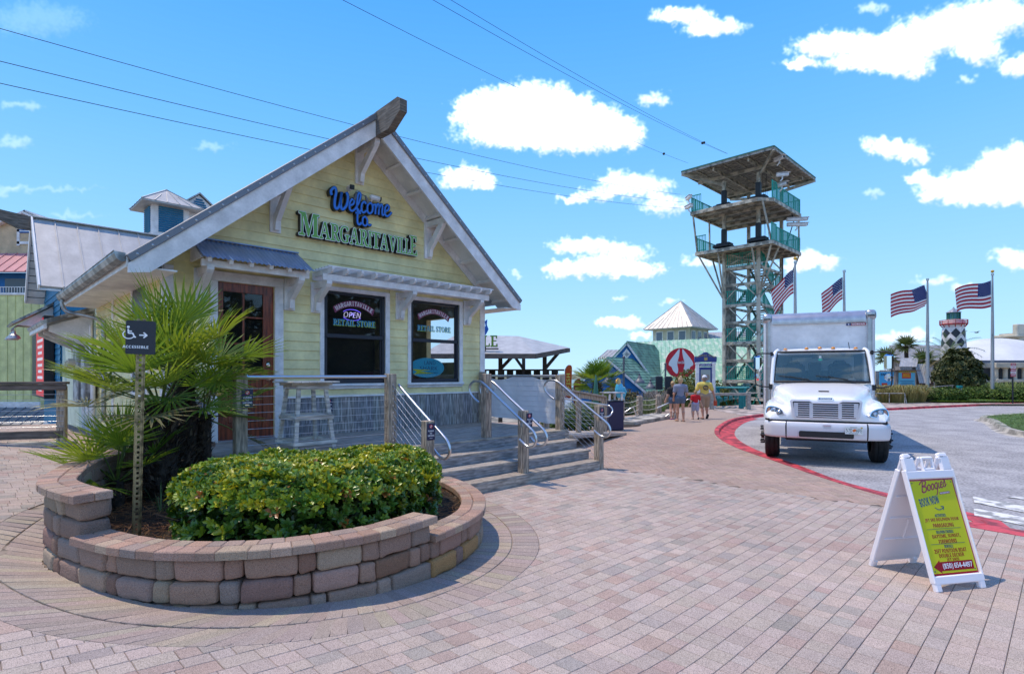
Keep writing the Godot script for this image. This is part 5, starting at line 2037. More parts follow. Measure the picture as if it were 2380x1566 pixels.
func blue_house()->void:
	var p0:=at(72,505,18.0)
	var root:=thing("blue_house","bright blue clapboard house with silver standing seam roof left of the shop","building",Vector3(p0.x,0,p0.z),PI/4)
	var ry:=6.87
	var run:=2.25
	var ey:=4.42
	var L:=11.0
	seam_roof(root,"roof",Vector3(0,ry,0),Vector3(L,0,0),Vector3(0,ey-ry,run),"metal_roof",19)
	seam_roof(root,"roof",Vector3(0,ry,0),Vector3(L,0,0),Vector3(0,ey-ry,-run),"metal_roof",19)
	var st:=MB.new()
	st.box(Vector3(L*.5,ry+.02,0),Vector3(L,.05,.2),.01)
	part("ridge_cap",st,"metal_roof",root)
	st=MB.new()
	var gt:=Transform3D(Basis(Vector3(0,0,1),Vector3.UP,Vector3(-1,0,0)),Vector3(.52,0,0))
	st.prism(v2([-2.15,-3.0,2.15,-3.0,2.15,ey-.05,0,ry-.2,-2.15,ey-.05]),-9.5,.0,gt)
	part("wall",st,"blue_wall",root)
	for s in [-1.0,1.0]:
		st=MB.new()
		st.bar(Vector3(.0,ry-.06,0),Vector3(.0,ey-.06,s*run),.22,.05,.005,Vector3(1,0,0))
		part("rake_board",st,"trim",root)
		for k in 11:
			var a:=k/11.0
			st=MB.new()
			var q0:=Vector3(.26,lerpf(ry,ey,a+.045)-.14,s*run*(a+.045))
			st.box(q0,Vector3(.5,.02,run/11.0*1.28),.003,Basis(Vector3.RIGHT,s*atan2(ry-ey,run)))
			part("soffit_plank",st,"white",root)
	st=MB.new()
	st.prism(v2([-1.35,6.92,-1.3,7.02,.1,6.86,.1,6.44,-.35,6.45]),-.07,.07)
	part("ridge_beam",st,"finial",root)
	var y:=-1.0
	while y<4.5:
		for side in 2:
			st=MB.new()
			st.col=vary(Color(1,1,1),.06,.02)
			if side==0:
				st.xf=Transform3D(Basis(),Vector3(-.43,0,2.15))
				st.quad(Vector3(.95,y,.03),Vector3(.95,y+.19,.008),Vector3(6.0,y+.19,.008),Vector3(6.0,y,.03))
				st.quad(Vector3(.95,y,.03),Vector3(6.0,y,.03),Vector3(6.0,y,.0),Vector3(.95,y,.0))
			else:
				st.quad(Vector3(.49,y,-2.15),Vector3(.512,y+.19,-2.15),Vector3(.512,y+.19,2.15),Vector3(.49,y,2.15))
				st.quad(Vector3(.49,y,2.15),Vector3(.52,y,2.15),Vector3(.52,y,-2.15),Vector3(.49,y,-2.15))
			part("clapboard",st,"blue_wall",root)
		y+=.19
	st=MB.new()
	st.box(Vector3(.51,.0,0),Vector3(.05,.3,4.4),.01)
	part("trim_board",st,"trim",root)
	seam_roof(root,"canopy",Vector3(.52,4.1,-1.7),Vector3(0,0,2.3),Vector3(-1.02,-.7,0),"zinc",7,.04)
	st=MB.new()
	st.prism(v2([.5,4.0,.5,3.2,.36,3.3,-.38,3.35]),.35,.47)
	part("canopy_bracket",st,"trim",root)
	for k in 3:
		var lamp:=MB.new()
		var c:=Vector3(-.45,2.95,.4-k*.5)
		lamp.lathe(v2([.0,.2,.04,.2,.05,.12,.13,.06,.17,-.03,.16,-.03,.10,.05,.0,.1]),c,14)
		lamp.tube(spline(v3([c.x,c.y+.2,c.z,c.x+.02,c.y+.34,c.z,c.x+.25,c.y+.42,c.z,.52,c.y+.3,c.z]),4),.016,6)
		part("gooseneck_lamp",lamp,"zinc",root)
	var cu:=thing("roof_cupola","square cupola with blue louvres and hipped metal roof on the blue house","cupola",at(352,488,21.6),PI/4)
	st=MB.new()
	st.box(Vector3(.65,-.6,-.65),Vector3(1.3,1.9,1.3))
	part("body",st,"trim",cu)
	for side in 2:
		for k in 12:
			st=MB.new()
			var yy:=.18-k*.085
			if side==0: st.box(Vector3(.65,yy,.012),Vector3(.86,.06,.05),.0,Basis(Vector3.RIGHT,.6))
			else: st.box(Vector3(-.012,yy,-.65),Vector3(.05,.06,.86),.0,Basis(Vector3.BACK,.6))
			part("louvre",st,"blue_wall",cu)
	st=MB.new()
	var e:=[Vector3(-.42,.30,.42),Vector3(1.72,.30,.42),Vector3(1.72,.30,-1.72),Vector3(-.42,.30,-1.72)]
	var ap:=Vector3(.65,1.08,-.65)
	for i in 4:
		st.tri(e[i],ap,e[(i+1) % 4])
		st.bar(e[i]+Vector3(0,.01,0),ap+Vector3(0,.01,0),.05,.03)
		for k in 4:
			var a: Vector3=e[i].lerp(e[(i+1) % 4],(k+1)/5.0)
			st.bar(a+Vector3(0,.01,0),a.lerp(ap,1.0-absf(k-1.5)/2.5*.9+.0 if absf(k-1.5)<1.0 else .55),.03,.03)
	st.box(Vector3(.65,.27,-.65),Vector3(2.1,.05,2.1))
	part("roof",st,"metal_roof",cu)
	var dm:=thing("roof_dormer","small gabled dormer with blue louvre beside the cupola","dormer",at(462,470,23.0),PI/4)
	st=MB.new()
	st.prism(v2([-.55,-.7,.55,-.7,.55,-.15,0,.3,-.55,-.15]),-2.0,.0)
	part("body",st,"trim",dm)
	for k in 6:
		st=MB.new()
		st.box(Vector3(0,.1-k*.1,.01),Vector3(.25+k*.12,.06,.05),.0,Basis(Vector3.RIGHT,.6))
		part("louvre",st,"blue_wall",dm)
	st=MB.new()
	for s in [-1,1]: st.bar(Vector3(0,.36,.1),Vector3(s*.75,-.26,.1),.03,.05)
	st.quad(Vector3(0,.38,.12),Vector3(-.78,-.27,.12),Vector3(-.78,-.27,-2.0),Vector3(0,.38,-2.0))
	st.quad(Vector3(0,.38,.12),Vector3(0,.38,-2.0),Vector3(.78,-.27,-2.0),Vector3(.78,-.27,.12))
	part("roof",st,"metal_roof",dm)
	var sc:=thing("display_screen","tall black outdoor display screen with a red picture beside the blue house","screen",SHOP,PI/4)
	st=MB.new()
	st.box(Vector3(-.175,2.35,-14.8),Vector3(.25,2.62,3.8),.01)
	part("cabinet",st,"black",sc)
	st=MB.new()
	st.quad(Vector3(-.303,1.1,-12.95),Vector3(-.303,3.6,-12.95),Vector3(-.303,3.6,-15.2),Vector3(-.303,1.1,-15.2))
	part("picture",st,"glow_red",sc)
	st=MB.new()
	var fx:=Transform3D(Basis(Vector3(0,0,1),Vector3.UP,Vector3(-1,0,0)),Vector3(-.306,0,-14.0))
	for k in 9: st.prism(round_rect(1.0+.7*fmod(k*.37,1.0),.09,.01),.0,.002,fx*Transform3D(Basis(),Vector3(0,1.3+k*.2,0)))
	part("lettering",st,"glow_white",sc)
func lime_house()->void:
	var d:=24.0
	var o:=at(40,1000,d)
	var root:=thing("lime_house","tall yellow green batten house with pink roof and blue upper storey at the far left","building",Vector3(o.x,0,o.z))
	var w:=5.0
	var hx:=.95
	var f:=func(y: float)->float: return 1.8-(y-870.0)/FOC*d
	var st:=MB.new()
	st.box(Vector3(hx-w*.5,(f.call(683)-3.0)*.5,-2.0),Vector3(w,f.call(683)+3.0,4.0))
	part("wall",st,"lime_wall",root)
	for i in 15:
		st=MB.new()
		st.box(Vector3(hx-.06-i*.34,(f.call(683)+.2)*.5,.012),Vector3(.06,f.call(683)-.2,.03),.004)
		part("batten",st,"lime_wall",root)
	st=MB.new()
	st.box(Vector3(hx-w*.5,f.call(941),.03),Vector3(w+.06,.28,.07),.01)
	part("trim_board",st,"trim",root)
	st=MB.new()
	st.box(Vector3(hx-w*.5,f.call(683),.03),Vector3(w+.06,.10,.07),.01)
	part("trim_board",st,"trim",root)
	st=MB.new()
	st.box(Vector3(hx-w*.5,(f.call(632)+f.call(683))*.5,-2.2),Vector3(w-.05,f.call(628)-f.call(683),3.6))
	part("upper_wall",st,"bright_blue",root)
	st=MB.new()
	st.box(Vector3(-.35,f.call(660),-.39),Vector3(1.1,.6,.03),.0)
	part("window",st,"glass_dark",root)
	st=MB.new()
	st.box(Vector3(-.35,f.call(666),-.1),Vector3(1.3,.03,.03))
	for k in 11: st.box(Vector3(-.95+k*.12,f.call(674),-.1),Vector3(.025,.33,.02))
	part("balcony_rail",st,"trim",root)
	seam_roof(root,"pink_roof",Vector3(hx-w,f.call(578),-.9),Vector3(w+.1,0,0),Vector3(0,f.call(633)-f.call(578),1.2),"pink_roof",11)
	st=MB.new()
	st.box(Vector3(-1.7,(f.call(508)+f.call(580))*.5,-2.8),Vector3(4.4,f.call(508)-f.call(580),3.2))
	st.prism(v2([-2.0,f.call(509),-.66,f.call(480),.6,f.call(507)]),-4.0,-1.21)
	part("attic_wall",st,"tan_wall",root)
	for k in 7:
		st=MB.new()
		st.box(Vector3(-.35,f.call(523)+k*.085,-1.18),Vector3(1.25,.06,.05),.0,Basis(Vector3.RIGHT,.6))
		part("louvre",st,"bright_blue",root)
	st=MB.new()
	for q in [[-1.02,545,.12,1.0],[.32,545,.12,1.0]]: st.box(Vector3(q[0],f.call(533),-1.19),Vector3(q[2],.85,.06))
	st.box(Vector3(-.35,f.call(549),-1.19),Vector3(1.45,.12,.06)); st.box(Vector3(-.35,f.call(519),-1.19),Vector3(1.45,.12,.06))
	st.bar(Vector3(-.66,f.call(478),-1.1),Vector3(.75,f.call(510),-1.1),.3,.08)
	st.bar(Vector3(-.66,f.call(478),-1.1),Vector3(-2.1,f.call(510),-1.1),.3,.08)
	part("attic_trim",st,"trim",root)
	st=MB.new()
	st.bar(Vector3(-.68,f.call(472),-2.4),Vector3(.9,f.call(508),-2.4),2.7,.06,.0,Vector3(0,1,0))
	st.bar(Vector3(-.62,f.call(472),-2.4),Vector3(-2.2,f.call(508),-2.4),2.7,.06,.0,Vector3(0,1,0))
	part("attic_roof",st,"metal_roof",root)
	var lo:=thing("lower_shop","teal shop front under a grey metal awning, seen below the plaza railing","building",Vector3(o.x,0,o.z+1.5))
	seam_roof(lo,"awning",Vector3(-4.5,f.call(952)+.1,-1.4),Vector3(7.4,0,0),Vector3(0,-.62,1.2),"zinc_dark",18)
	st=MB.new()
	st.box(Vector3(-1.6,-1.9,-.7),Vector3(5.6,3.0,.2))
	part("wall",st,"teal",lo)
	st=MB.new()
	st.box(Vector3(1.35,-1.9,-.64),Vector3(.3,3.0,.2),.02)
	part("trim_board",st,"trim",lo)
	st=MB.new()
	st.box(Vector3(-1.6,-.45,-.6),Vector3(6.2,.16,.2),.02)
	part("trim_board",st,"trim",lo)
func annex()->void:
	var root:=thing("shop_annex","low pale green wing behind the shop's left eave with bracketed shed roof","building",SHOP,PI/4)
	var st:=MB.new()
	st.box(Vector3(.3,1.3,-8.6),Vector3(.6,4.0,5.7))
	part("wall",st,"pale_wall",root)
	seam_roof(root,"shed_roof",Vector3(.4,3.5,-6.0),Vector3(0,0,-3.2),Vector3(-1.35,-.55,0),"zinc",12)
	for z in [-6.2,-7.3,-8.4]:
		st=MB.new()
		st.prism(v2([-.02,3.2,-.8,2.88,-.8,2.76,-.7,2.72,-.16,2.45,-.1,2.3,-.02,2.25]),z-.05,z+.05)
		part("bracket",st,"trim",root)
	st=MB.new()
	st.box(Vector3(-.88,2.86,-7.6),Vector3(.06,.12,3.2),.006)
	part("beam",st,"trim",root)
	var m:=thing("meter_cabinet","grey electric meter cabinet with pipes on the shop's left side","cabinet",SHOP,PI/4)
	st=MB.new()
	st.box(Vector3(-.16,1.9,-6.6),Vector3(.26,1.5,.7),.02)
	part("box",st,"alu_paint",m)
	st=MB.new()
	st.box(Vector3(-.16,1.7,-5.75),Vector3(.2,1.0,.5),.02)
	part("box",st,"alu_paint",m)
	for k in 6:
		st=MB.new()
		var z:=-5.4-k*.27
		st.tube(v3([-.12,.35,z,-.12,1.5,z,-.12,2.9 if k % 2 else 1.6,z]),.03 if k % 2 else .045,8)
		part("pipe",st,"trim",m)
	for k in 3:
		st=MB.new()
		st.lathe(v2([.0,.0,.07,.0,.085,.12,.085,.2,.0,.2]),Vector3(-.22,2.02+.03*k,-7.15+k*.28),12,false,Basis(Vector3.BACK,PI/2))
		var fl:=thing("wall_lamp",["left one of three round cream lamps on the meter wall","middle one of three round cream lamps on the meter wall","right one of three round cream lamps on the meter wall"][k],"lamp",SHOP,PI/4,"cream lamps on the meter wall")
		part("housing",st,"cream",fl)
func left_railing()->void:
	var a:=Vector3(-13.4,.62,-8.0)
	var b:=Vector3(-7.95,.62,-9.9)
	var root:=thing("plaza_railing","wooden capped cable railing at the left edge of the plaza","railing",a,atan2(-(b.z-a.z),b.x-a.x))
	var L:=a.distance_to(b)
	var m:=MB.new()
	m.box(Vector3(L*.5,1.03,0),Vector3(L+.1,.045,.19),.006)
	m.box(Vector3(L*.5,.955,.05),Vector3(L+.1,.10,.04),.006)
	part("cap_board",m,"grey_wood_dark",root)
	m=MB.new()
	m.box(Vector3(L*.5,.12,0),Vector3(L,.14,.05),.006)
	part("kick_board",m,"grey_wood_dark",root)
	for x in [.0,1.8,3.6,L-.05]:
		m=MB.new()
		m.box(Vector3(x,.45,-.04),Vector3(.13,1.05,.13),.008)
		part("post",m,"post_wood",root)
	for i in 7:
		m=MB.new()
		m.line(Vector3(0,.26+i*.095,.03),Vector3(L,.26+i*.095,.03),.004,5)
		part("cable",m,"steel",root)
	m=MB.new()
	m.box(Vector3(L*.5,-.04,-.02),Vector3(L+.3,.06,.3),.01)
	part("plaza_edge",m,"concrete",root)
func cables()->void:
	var tops:=[at(1584,452,43.6),at(1590,470,43.9),at(1590,484,43.9)]
	var ends:=[at(-160,21,13.0),at(-160,103,12.0),at(-160,158,12.0)]
	var names:=["highest of the three zip lines passing behind the shop gable","middle of the three zip lines passing behind the shop gable","lowest of the three zip lines passing behind the shop gable"]
	for i in 3:
		var pts:=PackedVector3Array()
		for k in 25:
			var t:=k/24.0
			pts.push_back(tops[i].lerp(ends[i],t)-Vector3(0,.55*4.0*t*(1.0-t),0))
		var m:=MB.new()
		var rad:=[]
		for p in pts: rad.append(.009)
		m.tube(pts,rad,5)
		solo("zip_line",m,"cable",names[i],"cable","zip lines over the plaza")
	var q:=[[[1600,379,43.5],[680,-60,15.0],"lowest cable rising from the tower roof's left corner"],[[1690,357,41.5],[860,-84,16.0],"middle cable rising from the tower roof"],[[1692,357,41.4],[930,-72,17.0],"topmost cable rising from the tower roof"]]
	for w in q:
		var a:=at(w[0][0],w[0][1],w[0][2])
		var b:=at(w[1][0],w[1][1],w[1][2])
		var pts:=PackedVector3Array()
		for k in 17:
			var t:=k/16.0
			pts.push_back(a.lerp(b,t)-Vector3(0,.3*4.0*t*(1.0-t),0))
		var m:=MB.new()
		m.tube(pts,.008,5)
		var c:=a.lerp(b,.16)
		m.lathe(v2([.0,-.1,.09,-.04,.09,.04,.0,.1]),c-Vector3(0,.16,0),8)
		solo("zip_line",m,"cable",w[2],"cable","zip lines over the plaza")
func truck()->void:
	var root:=thing("delivery_truck","white box delivery truck with a long bonnet facing the plaza on the asphalt","truck",Vector3(6.99,-.098,-12.57),deg_to_rad(-26.0))
	var prof:=[
		[-.47,[0,1.71,.4,1.71,.76,1.68,.95,1.60,1.0,1.44,1.02,1.28,1.05,1.18,1.07,1.08,1.07,.98]],
		[-.2,[0,1.675,.39,1.672,.72,1.64,.90,1.55,.96,1.42,1.02,1.32,1.10,1.24,1.14,1.10,1.14,.97]],
		[.1,[0,1.62,.38,1.617,.67,1.58,.82,1.48,.89,1.37,.99,1.345,1.11,1.28,1.175,1.12,1.18,.96]],
		[.45,[0,1.555,.36,1.55,.61,1.515,.73,1.42,.81,1.31,.94,1.325,1.09,1.27,1.18,1.10,1.185,.95]],
		[.75,[0,1.50,.35,1.495,.56,1.465,.67,1.38,.75,1.27,.89,1.285,1.06,1.24,1.16,1.08,1.17,.95]],
		[.95,[0,1.455,.34,1.45,.54,1.42,.63,1.34,.71,1.22,.85,1.225,1.02,1.18,1.13,1.05,1.14,.95]],
		[1.06,[0,1.42,.34,1.415,.53,1.39,.61,1.30,.69,1.17,.83,1.15,.99,1.11,1.09,1.02,1.10,.95]],
		[1.12,[0,1.38,.34,1.378,.52,1.35,.60,1.26,.68,1.12,.81,1.08,.96,1.05,1.05,1.0,1.07,.95]],
		[1.15,[0,1.31,.34,1.31,.52,1.28,.60,1.18,.68,1.04,.80,1.0,.93,.98,1.03,.97,1.05,.95]],
		[1.15,[0,.94,.34,.94,.52,.94,.60,.94,.68,.94,.80,.94,.93,.94,1.03,.94,1.05,.94]]]
	var pts:=PackedVector3Array()
	var nx:=0
	for pr in prof:
		var half:=spline2(v2(pr[1]),3)
		var row:=PackedVector3Array()
		for i in range(half.size()-1,0,-1): row.push_back(Vector3(-half[i].x,half[i].y,pr[0]))
		for q in half: row.push_back(Vector3(q.x,q.y,pr[0]))
		nx=row.size()
		pts.append_array(row)
	var fine:=PackedVector3Array()
	var rows:=0
	for j in prof.size()-1:
		for k in 3:
			for i in nx:
				var p0:=pts[maxi(j-1,0)*nx+i]; var p1:=pts[j*nx+i]; var p2:=pts[(j+1)*nx+i]; var p3:=pts[mini(j+2,prof.size()-1)*nx+i]
				fine.push_back(p1.cubic_interpolate(p2,p0,p3,k/3.0))
			rows+=1
	for i in nx: fine.push_back(pts[(prof.size()-1)*nx+i])
	rows+=1
	var m:=MB.new()
	m.sheet(fine,nx,rows)
	var hood:=part("bonnet",m,"truck_white",root)
	m=MB.new()
	m.box(Vector3(0,1.535,.62),Vector3(.20,.02,.05),.006,Basis(Vector3.RIGHT,.16))
	part("vent_slot",m,"black",hood)
	m=MB.new()
	m.prism(round_rect(.30,.062,.028),0,.02,Transform3D(Basis(Vector3.RIGHT,-.5),Vector3(0,1.385,1.125)))
	var em:=part("emblem",m,"chrome",hood)
	m=MB.new()
	m.col=Color(.02,.07,.16)
	m.prism(round_rect(.25,.04,.018),.02,.023,Transform3D(Basis(Vector3.RIGHT,-.5),Vector3(0,1.385,1.125)))
	part("emblem_field",m,"gloss",em)
	m=MB.new()
	letters(m,"FREIGHTLINER",.20,.024,.002,Transform3D(Basis(Vector3.RIGHT,-.5),Vector3(0,1.385,1.125))*Transform3D(Basis(),Vector3(0,0,.0235)))
	part("emblem_lettering",m,"chrome",em)
	m=MB.new()
	for k in 4: m.box(Vector3(.965,1.47+k*.035,-.12-k*.03),Vector3(.03,.016,.14),.004,Basis(Vector3.FORWARD,.5))
	part("side_intake",m,"chrome",hood)
	m=MB.new()
	var g0:=v2([-.62,1.375,-.30,1.375,-.24,1.335,.24,1.335,.30,1.375,.62,1.375,.655,1.34,.61,1.02,.55,.965,-.55,.965,-.61,1.02,-.655,1.34])
	var g1:=v2([-.59,1.335,-.30,1.335,-.22,1.30,.22,1.30,.30,1.335,.59,1.335,.605,1.32,.565,1.03,.53,1.0,-.53,1.0,-.565,1.03,-.605,1.32])
	for i in g0.size():
		var j:=(i+1) % g0.size()
		m.quad(Vector3(g0[i].x,g0[i].y,1.15),Vector3(g0[j].x,g0[j].y,1.15),Vector3(g0[j].x,g0[j].y,1.185),Vector3(g0[i].x,g0[i].y,1.185))
		m.quad(Vector3(g0[i].x,g0[i].y,1.185),Vector3(g0[j].x,g0[j].y,1.185),Vector3(g1[j].x,g1[j].y,1.195),Vector3(g1[i].x,g1[i].y,1.195))
		m.quad(Vector3(g1[i].x,g1[i].y,1.195),Vector3(g1[j].x,g1[j].y,1.195),Vector3(g1[j].x,g1[j].y,1.155),Vector3(g1[i].x,g1[i].y,1.155))
	var gr:=part("grille",m,"bumper",root)
	m=MB.new()
	m.prism(g1,1.150,1.156)
	part("grille_back",m,"black",gr)
	for k in 7:
		var w:=.575-k*.004
		m=MB.new()
		m.box(Vector3(0,1.298-k*.045,1.178),Vector3(w*2.0,.017,.02),.004)
		part("grille_bar",m,"bumper",gr)
	for x in [-.26,.26]:
		m=MB.new()
		m.box(Vector3(x,1.155,1.170),Vector3(.065,.30,.014),.003)
		for k in 7:
			m.box(Vector3(x,1.278-k*.045,1.178),Vector3(.05,.018,.004),.002)
		part("grille_strut",m,"bumper",gr)
	for x in [-.545,.545]:
		m=MB.new()
		m.box(Vector3(x,1.16,1.168),Vector3(.08,.29,.012),.003)
		part("grille_end",m,"bumper",gr)
	for s in [-1.0,1.0]:
		var b:=Basis(Vector3.UP,s*.62)*Basis(Vector3.RIGHT,-.30)
		var t:=Transform3D(b,Vector3(s*.945,1.115,1.055))
		var oval:=spline2(v2([-s*.21,-.075,-s*.20,-.01,-s*.10,.065,s*.06,.10,s*.185,.085,s*.215,.0,s*.18,-.075,s*.0,-.10]),4,true)
		var inner:=PackedVector2Array()
		for p in oval: inner.push_back(p*Vector2(.91,.84))
		m=MB.new()
		m.prism(oval,-.09,.012,t)
		var hl:=part("headlight",m,"chrome",root)
		m=MB.new()
		m.prism(inner,.0,.016,t)
		part("reflector",m,"lamp_dark",hl)
		m=MB.new()
		for q in [[-s*.10,-.025,.052],[s*.03,.005,.062]]:
			m.xf=t*Transform3D(Basis(Vector3.RIGHT,PI/2),Vector3(q[0],q[1],.016))
			m.lathe(v2([q[2],.0,q[2]*.95,.010,q[2]*.6,.02,.0,.025]),Vector3(),16)
		part("lens",m,"lamp_lens",hl)
		m=MB.new()
		m.col=Color(.35,.17,.10)
		m.prism(round_rect(.06,.11,.02),.016,.020,t*Transform3D(Basis(),Vector3(s*.14,.005,0)))
		part("indicator",m,"gloss",hl)
	var sec:=v2([.0,.565,.055,.575,.075,.62,.085,.80,.07,.885,.04,.905,.0,.905])
	for k in 3:
		var st: Array=[[-1.09,.86,-1.03,1.08,-.72,1.205],[-.715,1.206,.0,1.235,.715,1.206],[.72,1.205,1.03,1.08,1.09,.86]][k]
		var cl:=spline2(v2(st),4)
		var q:=PackedVector3Array()
		for j in cl.size():
			var tn:=(cl[mini(j+1,cl.size()-1)]-cl[maxi(j-1,0)]).normalized()
			var nn:=Vector2(-tn.y,tn.x)
			for e in sec: q.push_back(Vector3(cl[j].x+nn.x*e.x,e.y+(.012 if k==1 else .0)*.0,cl[j].y+nn.y*e.x))
		m=MB.new()
		m.sheet(q,sec.size(),cl.size())
		part("bumper",m,"bumper",root)
	m=MB.new()
	m.prism(round_rect(.98,.125,.03),1.30,1.322,Transform3D(Basis(),Vector3(0,.665,0)))
	part("bumper_slot",m,"black",root)
	m=MB.new()
	m.box(Vector3(0,.93,1.02),Vector3(2.16,.06,.26))
	m.box(Vector3(0,.56,.9),Vector3(1.5,.10,.5),.03)
	part("under_tray",m,"black",root)
	m=MB.new()
	m.prism(round_rect(.31,.155,.012),0,.004,Transform3D(Basis(Vector3.BACK,-.02),Vector3(.49,.775,1.335)))
	m.col=Color(.80,.82,.78)
	for i in m.c.size(): m.c[i]=m.col
	var lp:=part("licence_plate",m,"gloss",root)
	m=MB.new()
	m.col=Color(.02,.06,.04)
	letters(m,"57D",.105,.075,.001,Transform3D(Basis(),Vector3(.405,.775,1.340)),"Droid Sans Mono")
	letters(m,"APE",.105,.075,.001,Transform3D(Basis(),Vector3(.575,.772,1.340)),"Droid Sans Mono")
	m.box(Vector3(.48,.716,1.340),Vector3(.16,.008,.001)); m.box(Vector3(.48,.836,1.340),Vector3(.12,.008,.001))
	m.col=Color(.75,.18,.02)
	var disc:=PackedVector2Array()
	for i in 14: disc.push_back(Vector2(.022*cos(TAU*i/14),.026*sin(TAU*i/14)))
	m.prism(disc,1.339,1.342,Transform3D(Basis(),Vector3(.487,.772,0)))
	m.prism(disc,1.339,1.3415,Transform3D(Basis(),Vector3(.505,.782,0)))
	m.col=Color(.6,.42,.02)
	m.box(Vector3(.62,.835,1.341),Vector3(.035,.022,.002))
	part("plate_print",m,"paint",lp)
	m=MB.new()
	m.col=Color(.75,.75,.76)
	m.box(Vector3(.02,.825,1.322),Vector3(.17,.09,.003))
	m.col=Color(.45,.05,.05)
	letters(m,"WARNING",.13,.018,.001,Transform3D(Basis(),Vector3(.02,.852,1.324)))
	m.col=Color(.2,.2,.2)
	for k in 2: m.box(Vector3(.02,.825-k*.02,1.3242),Vector3(.13,.005,.001))
	part("warning_sticker",m,"paint",root)
	truck_cab(root)
	truck_box(root)
	truck_wheels(root)
func truck_cab(root: Node3D)->void:
	var m:=MB.new()
	m.box(Vector3(0,1.27,-1.12),Vector3(2.08,.84,1.28),.05)
	part("cab",m,"truck_white",root)
	m=MB.new()
	for s in [-1.0,1.0]:
		m.tube(spline(v3([s*1.03,1.66,-.48,s*1.015,2.0,-.60,s*.975,2.38,-.76,s*.90,2.49,-.88]),4),.045,8)
		m.box(Vector3(s*1.0,2.05,-1.66),Vector3(.07,.85,.2),.02)
	m.box(Vector3(0,2.05,-1.73),Vector3(2.0,.85,.04),.01)
	part("pillar",m,"truck_white",root)
	var pts:=PackedVector3Array()
	for j in 9:
		var k:=j/8.0
		var z:=lerpf(-.70,-1.78,k)
		var top:=2.555-.10*pow(1.0-k,4.0)-.03*k*k
		for i in 13:
			var x:=lerpf(-1.0,1.0,i/12.0)
			var sx:=signf(x)*pow(absf(x),.8)
			pts.push_back(Vector3(sx*(.97+.02*k),top-.13*pow(absf(x),5.0),z+.10*x*x*(1.0-k)*-1.0))
	m=MB.new()
	m.sheet(pts,13,9)
	m.box(Vector3(0,2.40,-1.25),Vector3(1.9,.04,.95))
	var roof:=part("roof",m,"truck_white",root)
	for x in [-.74,-.28,.0,.28,.74]:
		m=MB.new()
		m.col=Color(.75,.26,.01)
		m.lathe(v2([.045,0,.042,.025,.025,.045,0,.05]),Vector3(x,2.515-.03*absf(x),-.86-.05*absf(x)),10)
		part("marker_lamp",m,"gloss",roof)
	m=MB.new()
	m.line(Vector3(.62,2.5,-.95),Vector3(.60,2.66,-1.0),.008,5)
	part("aerial",m,"black",roof)
	var lo:=func(x: float)->Vector3: return Vector3(x,1.725,-.43+.02-.10*x*x)
	var hi:=func(x: float)->Vector3: return Vector3(x*.93,2.44,-.71-.10*x*x)
	m=MB.new()
	for k in 2:
		var p:=PackedVector3Array()
		for i in 13:
			var x:=lerpf(-.99,.99,i/12.0)
			p.push_back(lo.call(x)+Vector3(0,.0,.008) if k==0 else hi.call(x)+Vector3(0,.0,.008))
		var rad:=[]
		for i in 13: rad.append(.028)
		m.tube(p,rad,6)
	for s in [-1.0,1.0]: m.tube(PackedVector3Array([lo.call(s*.99),hi.call(s*.99)]),.028,6)
	var ws:=part("windscreen_seal",m,"black",root)
	m=MB.new()
	pts=PackedVector3Array()
	for j in 5:
		for i in 13:
			var x:=lerpf(-.98,.98,i/12.0)
			pts.push_back((lo.call(x) as Vector3).lerp(hi.call(x),j/4.0)+Vector3(0,0,.02*sin(PI*j/4.0)))
	m.sheet(pts,13,5)
	part("windscreen",m,"screen_glass",root)
	for s in [-1.0,1.0]:
		m=MB.new()
		m.quad(Vector3(s*1.02,1.70,-.62),Vector3(s*.985,2.36,-.86),Vector3(s*.985,2.36,-1.56),Vector3(s*1.02,1.70,-1.56))
		part("side_window",m,"tint_glass",root)
	for q in [[-.75,-.15],[.05,.65]]:
		m=MB.new()
		m.tube(PackedVector3Array([lo.call(q[1])+Vector3(0,.01,.04),(lo.call(q[0]+.1) as Vector3).lerp(hi.call(q[0]+.1),.18)+Vector3(0,0,.045)]),.008,5)
		m.tube(PackedVector3Array([(lo.call(q[0]-.15) as Vector3).lerp(hi.call(q[0]-.15),.2)+Vector3(0,0,.035),(lo.call(q[0]+.5) as Vector3).lerp(hi.call(q[0]+.5),.08)+Vector3(0,0,.035)]),.010,5)
		part("wiper",m,"black",root)
	m=MB.new()
	m.col=Color(.10,.115,.12)
	m.box(Vector3(0,1.66,-.72),Vector3(1.86,.16,.34),.06)
	m.box(Vector3(.45,1.76,-.72),Vector3(.55,.10,.28),.045)
	part("dashboard",m,"fabric",root)
	m=MB.new()
	var rim:=PackedVector3Array()
	for i in 21: rim.push_back(Vector3(.45+.22*cos(TAU*i/20.0),1.83+.16*sin(TAU*i/20.0),-.93-.15*sin(TAU*i/20.0)*-1.0))
	m.tube(rim,.016,6)
	m.box(Vector3(.45,1.83,-.93),Vector3(.4,.03,.03),.01)
	part("steering_wheel",m,"black",root)
	for q in [[-.55,.5],[.45,.5]]:
		m=MB.new()
		m.col=Color(.02,.022,.026)
		m.box(Vector3(q[0],1.85,-1.38),Vector3(q[1],.62,.16),.06)
		m.box(Vector3(q[0],2.16,-1.40),Vector3(.28,.16,.12),.05)
		part("seat",m,"fabric",root)
	m=MB.new()
	m.col=Color(.02,.022,.026)
	m.box(Vector3(-.08,1.98,-1.5),Vector3(.28,.45,.10),.03)
	part("centre_seat",m,"fabric",root)
	m=MB.new()
	m.col=Color(.10,.13,.15)
	m.box(Vector3(0,2.0,-1.69),Vector3(1.9,.85,.03))
	m.col=Color(.34,.40,.43)
	m.box(Vector3(.1,2.16,-1.67),Vector3(1.35,.34,.01))
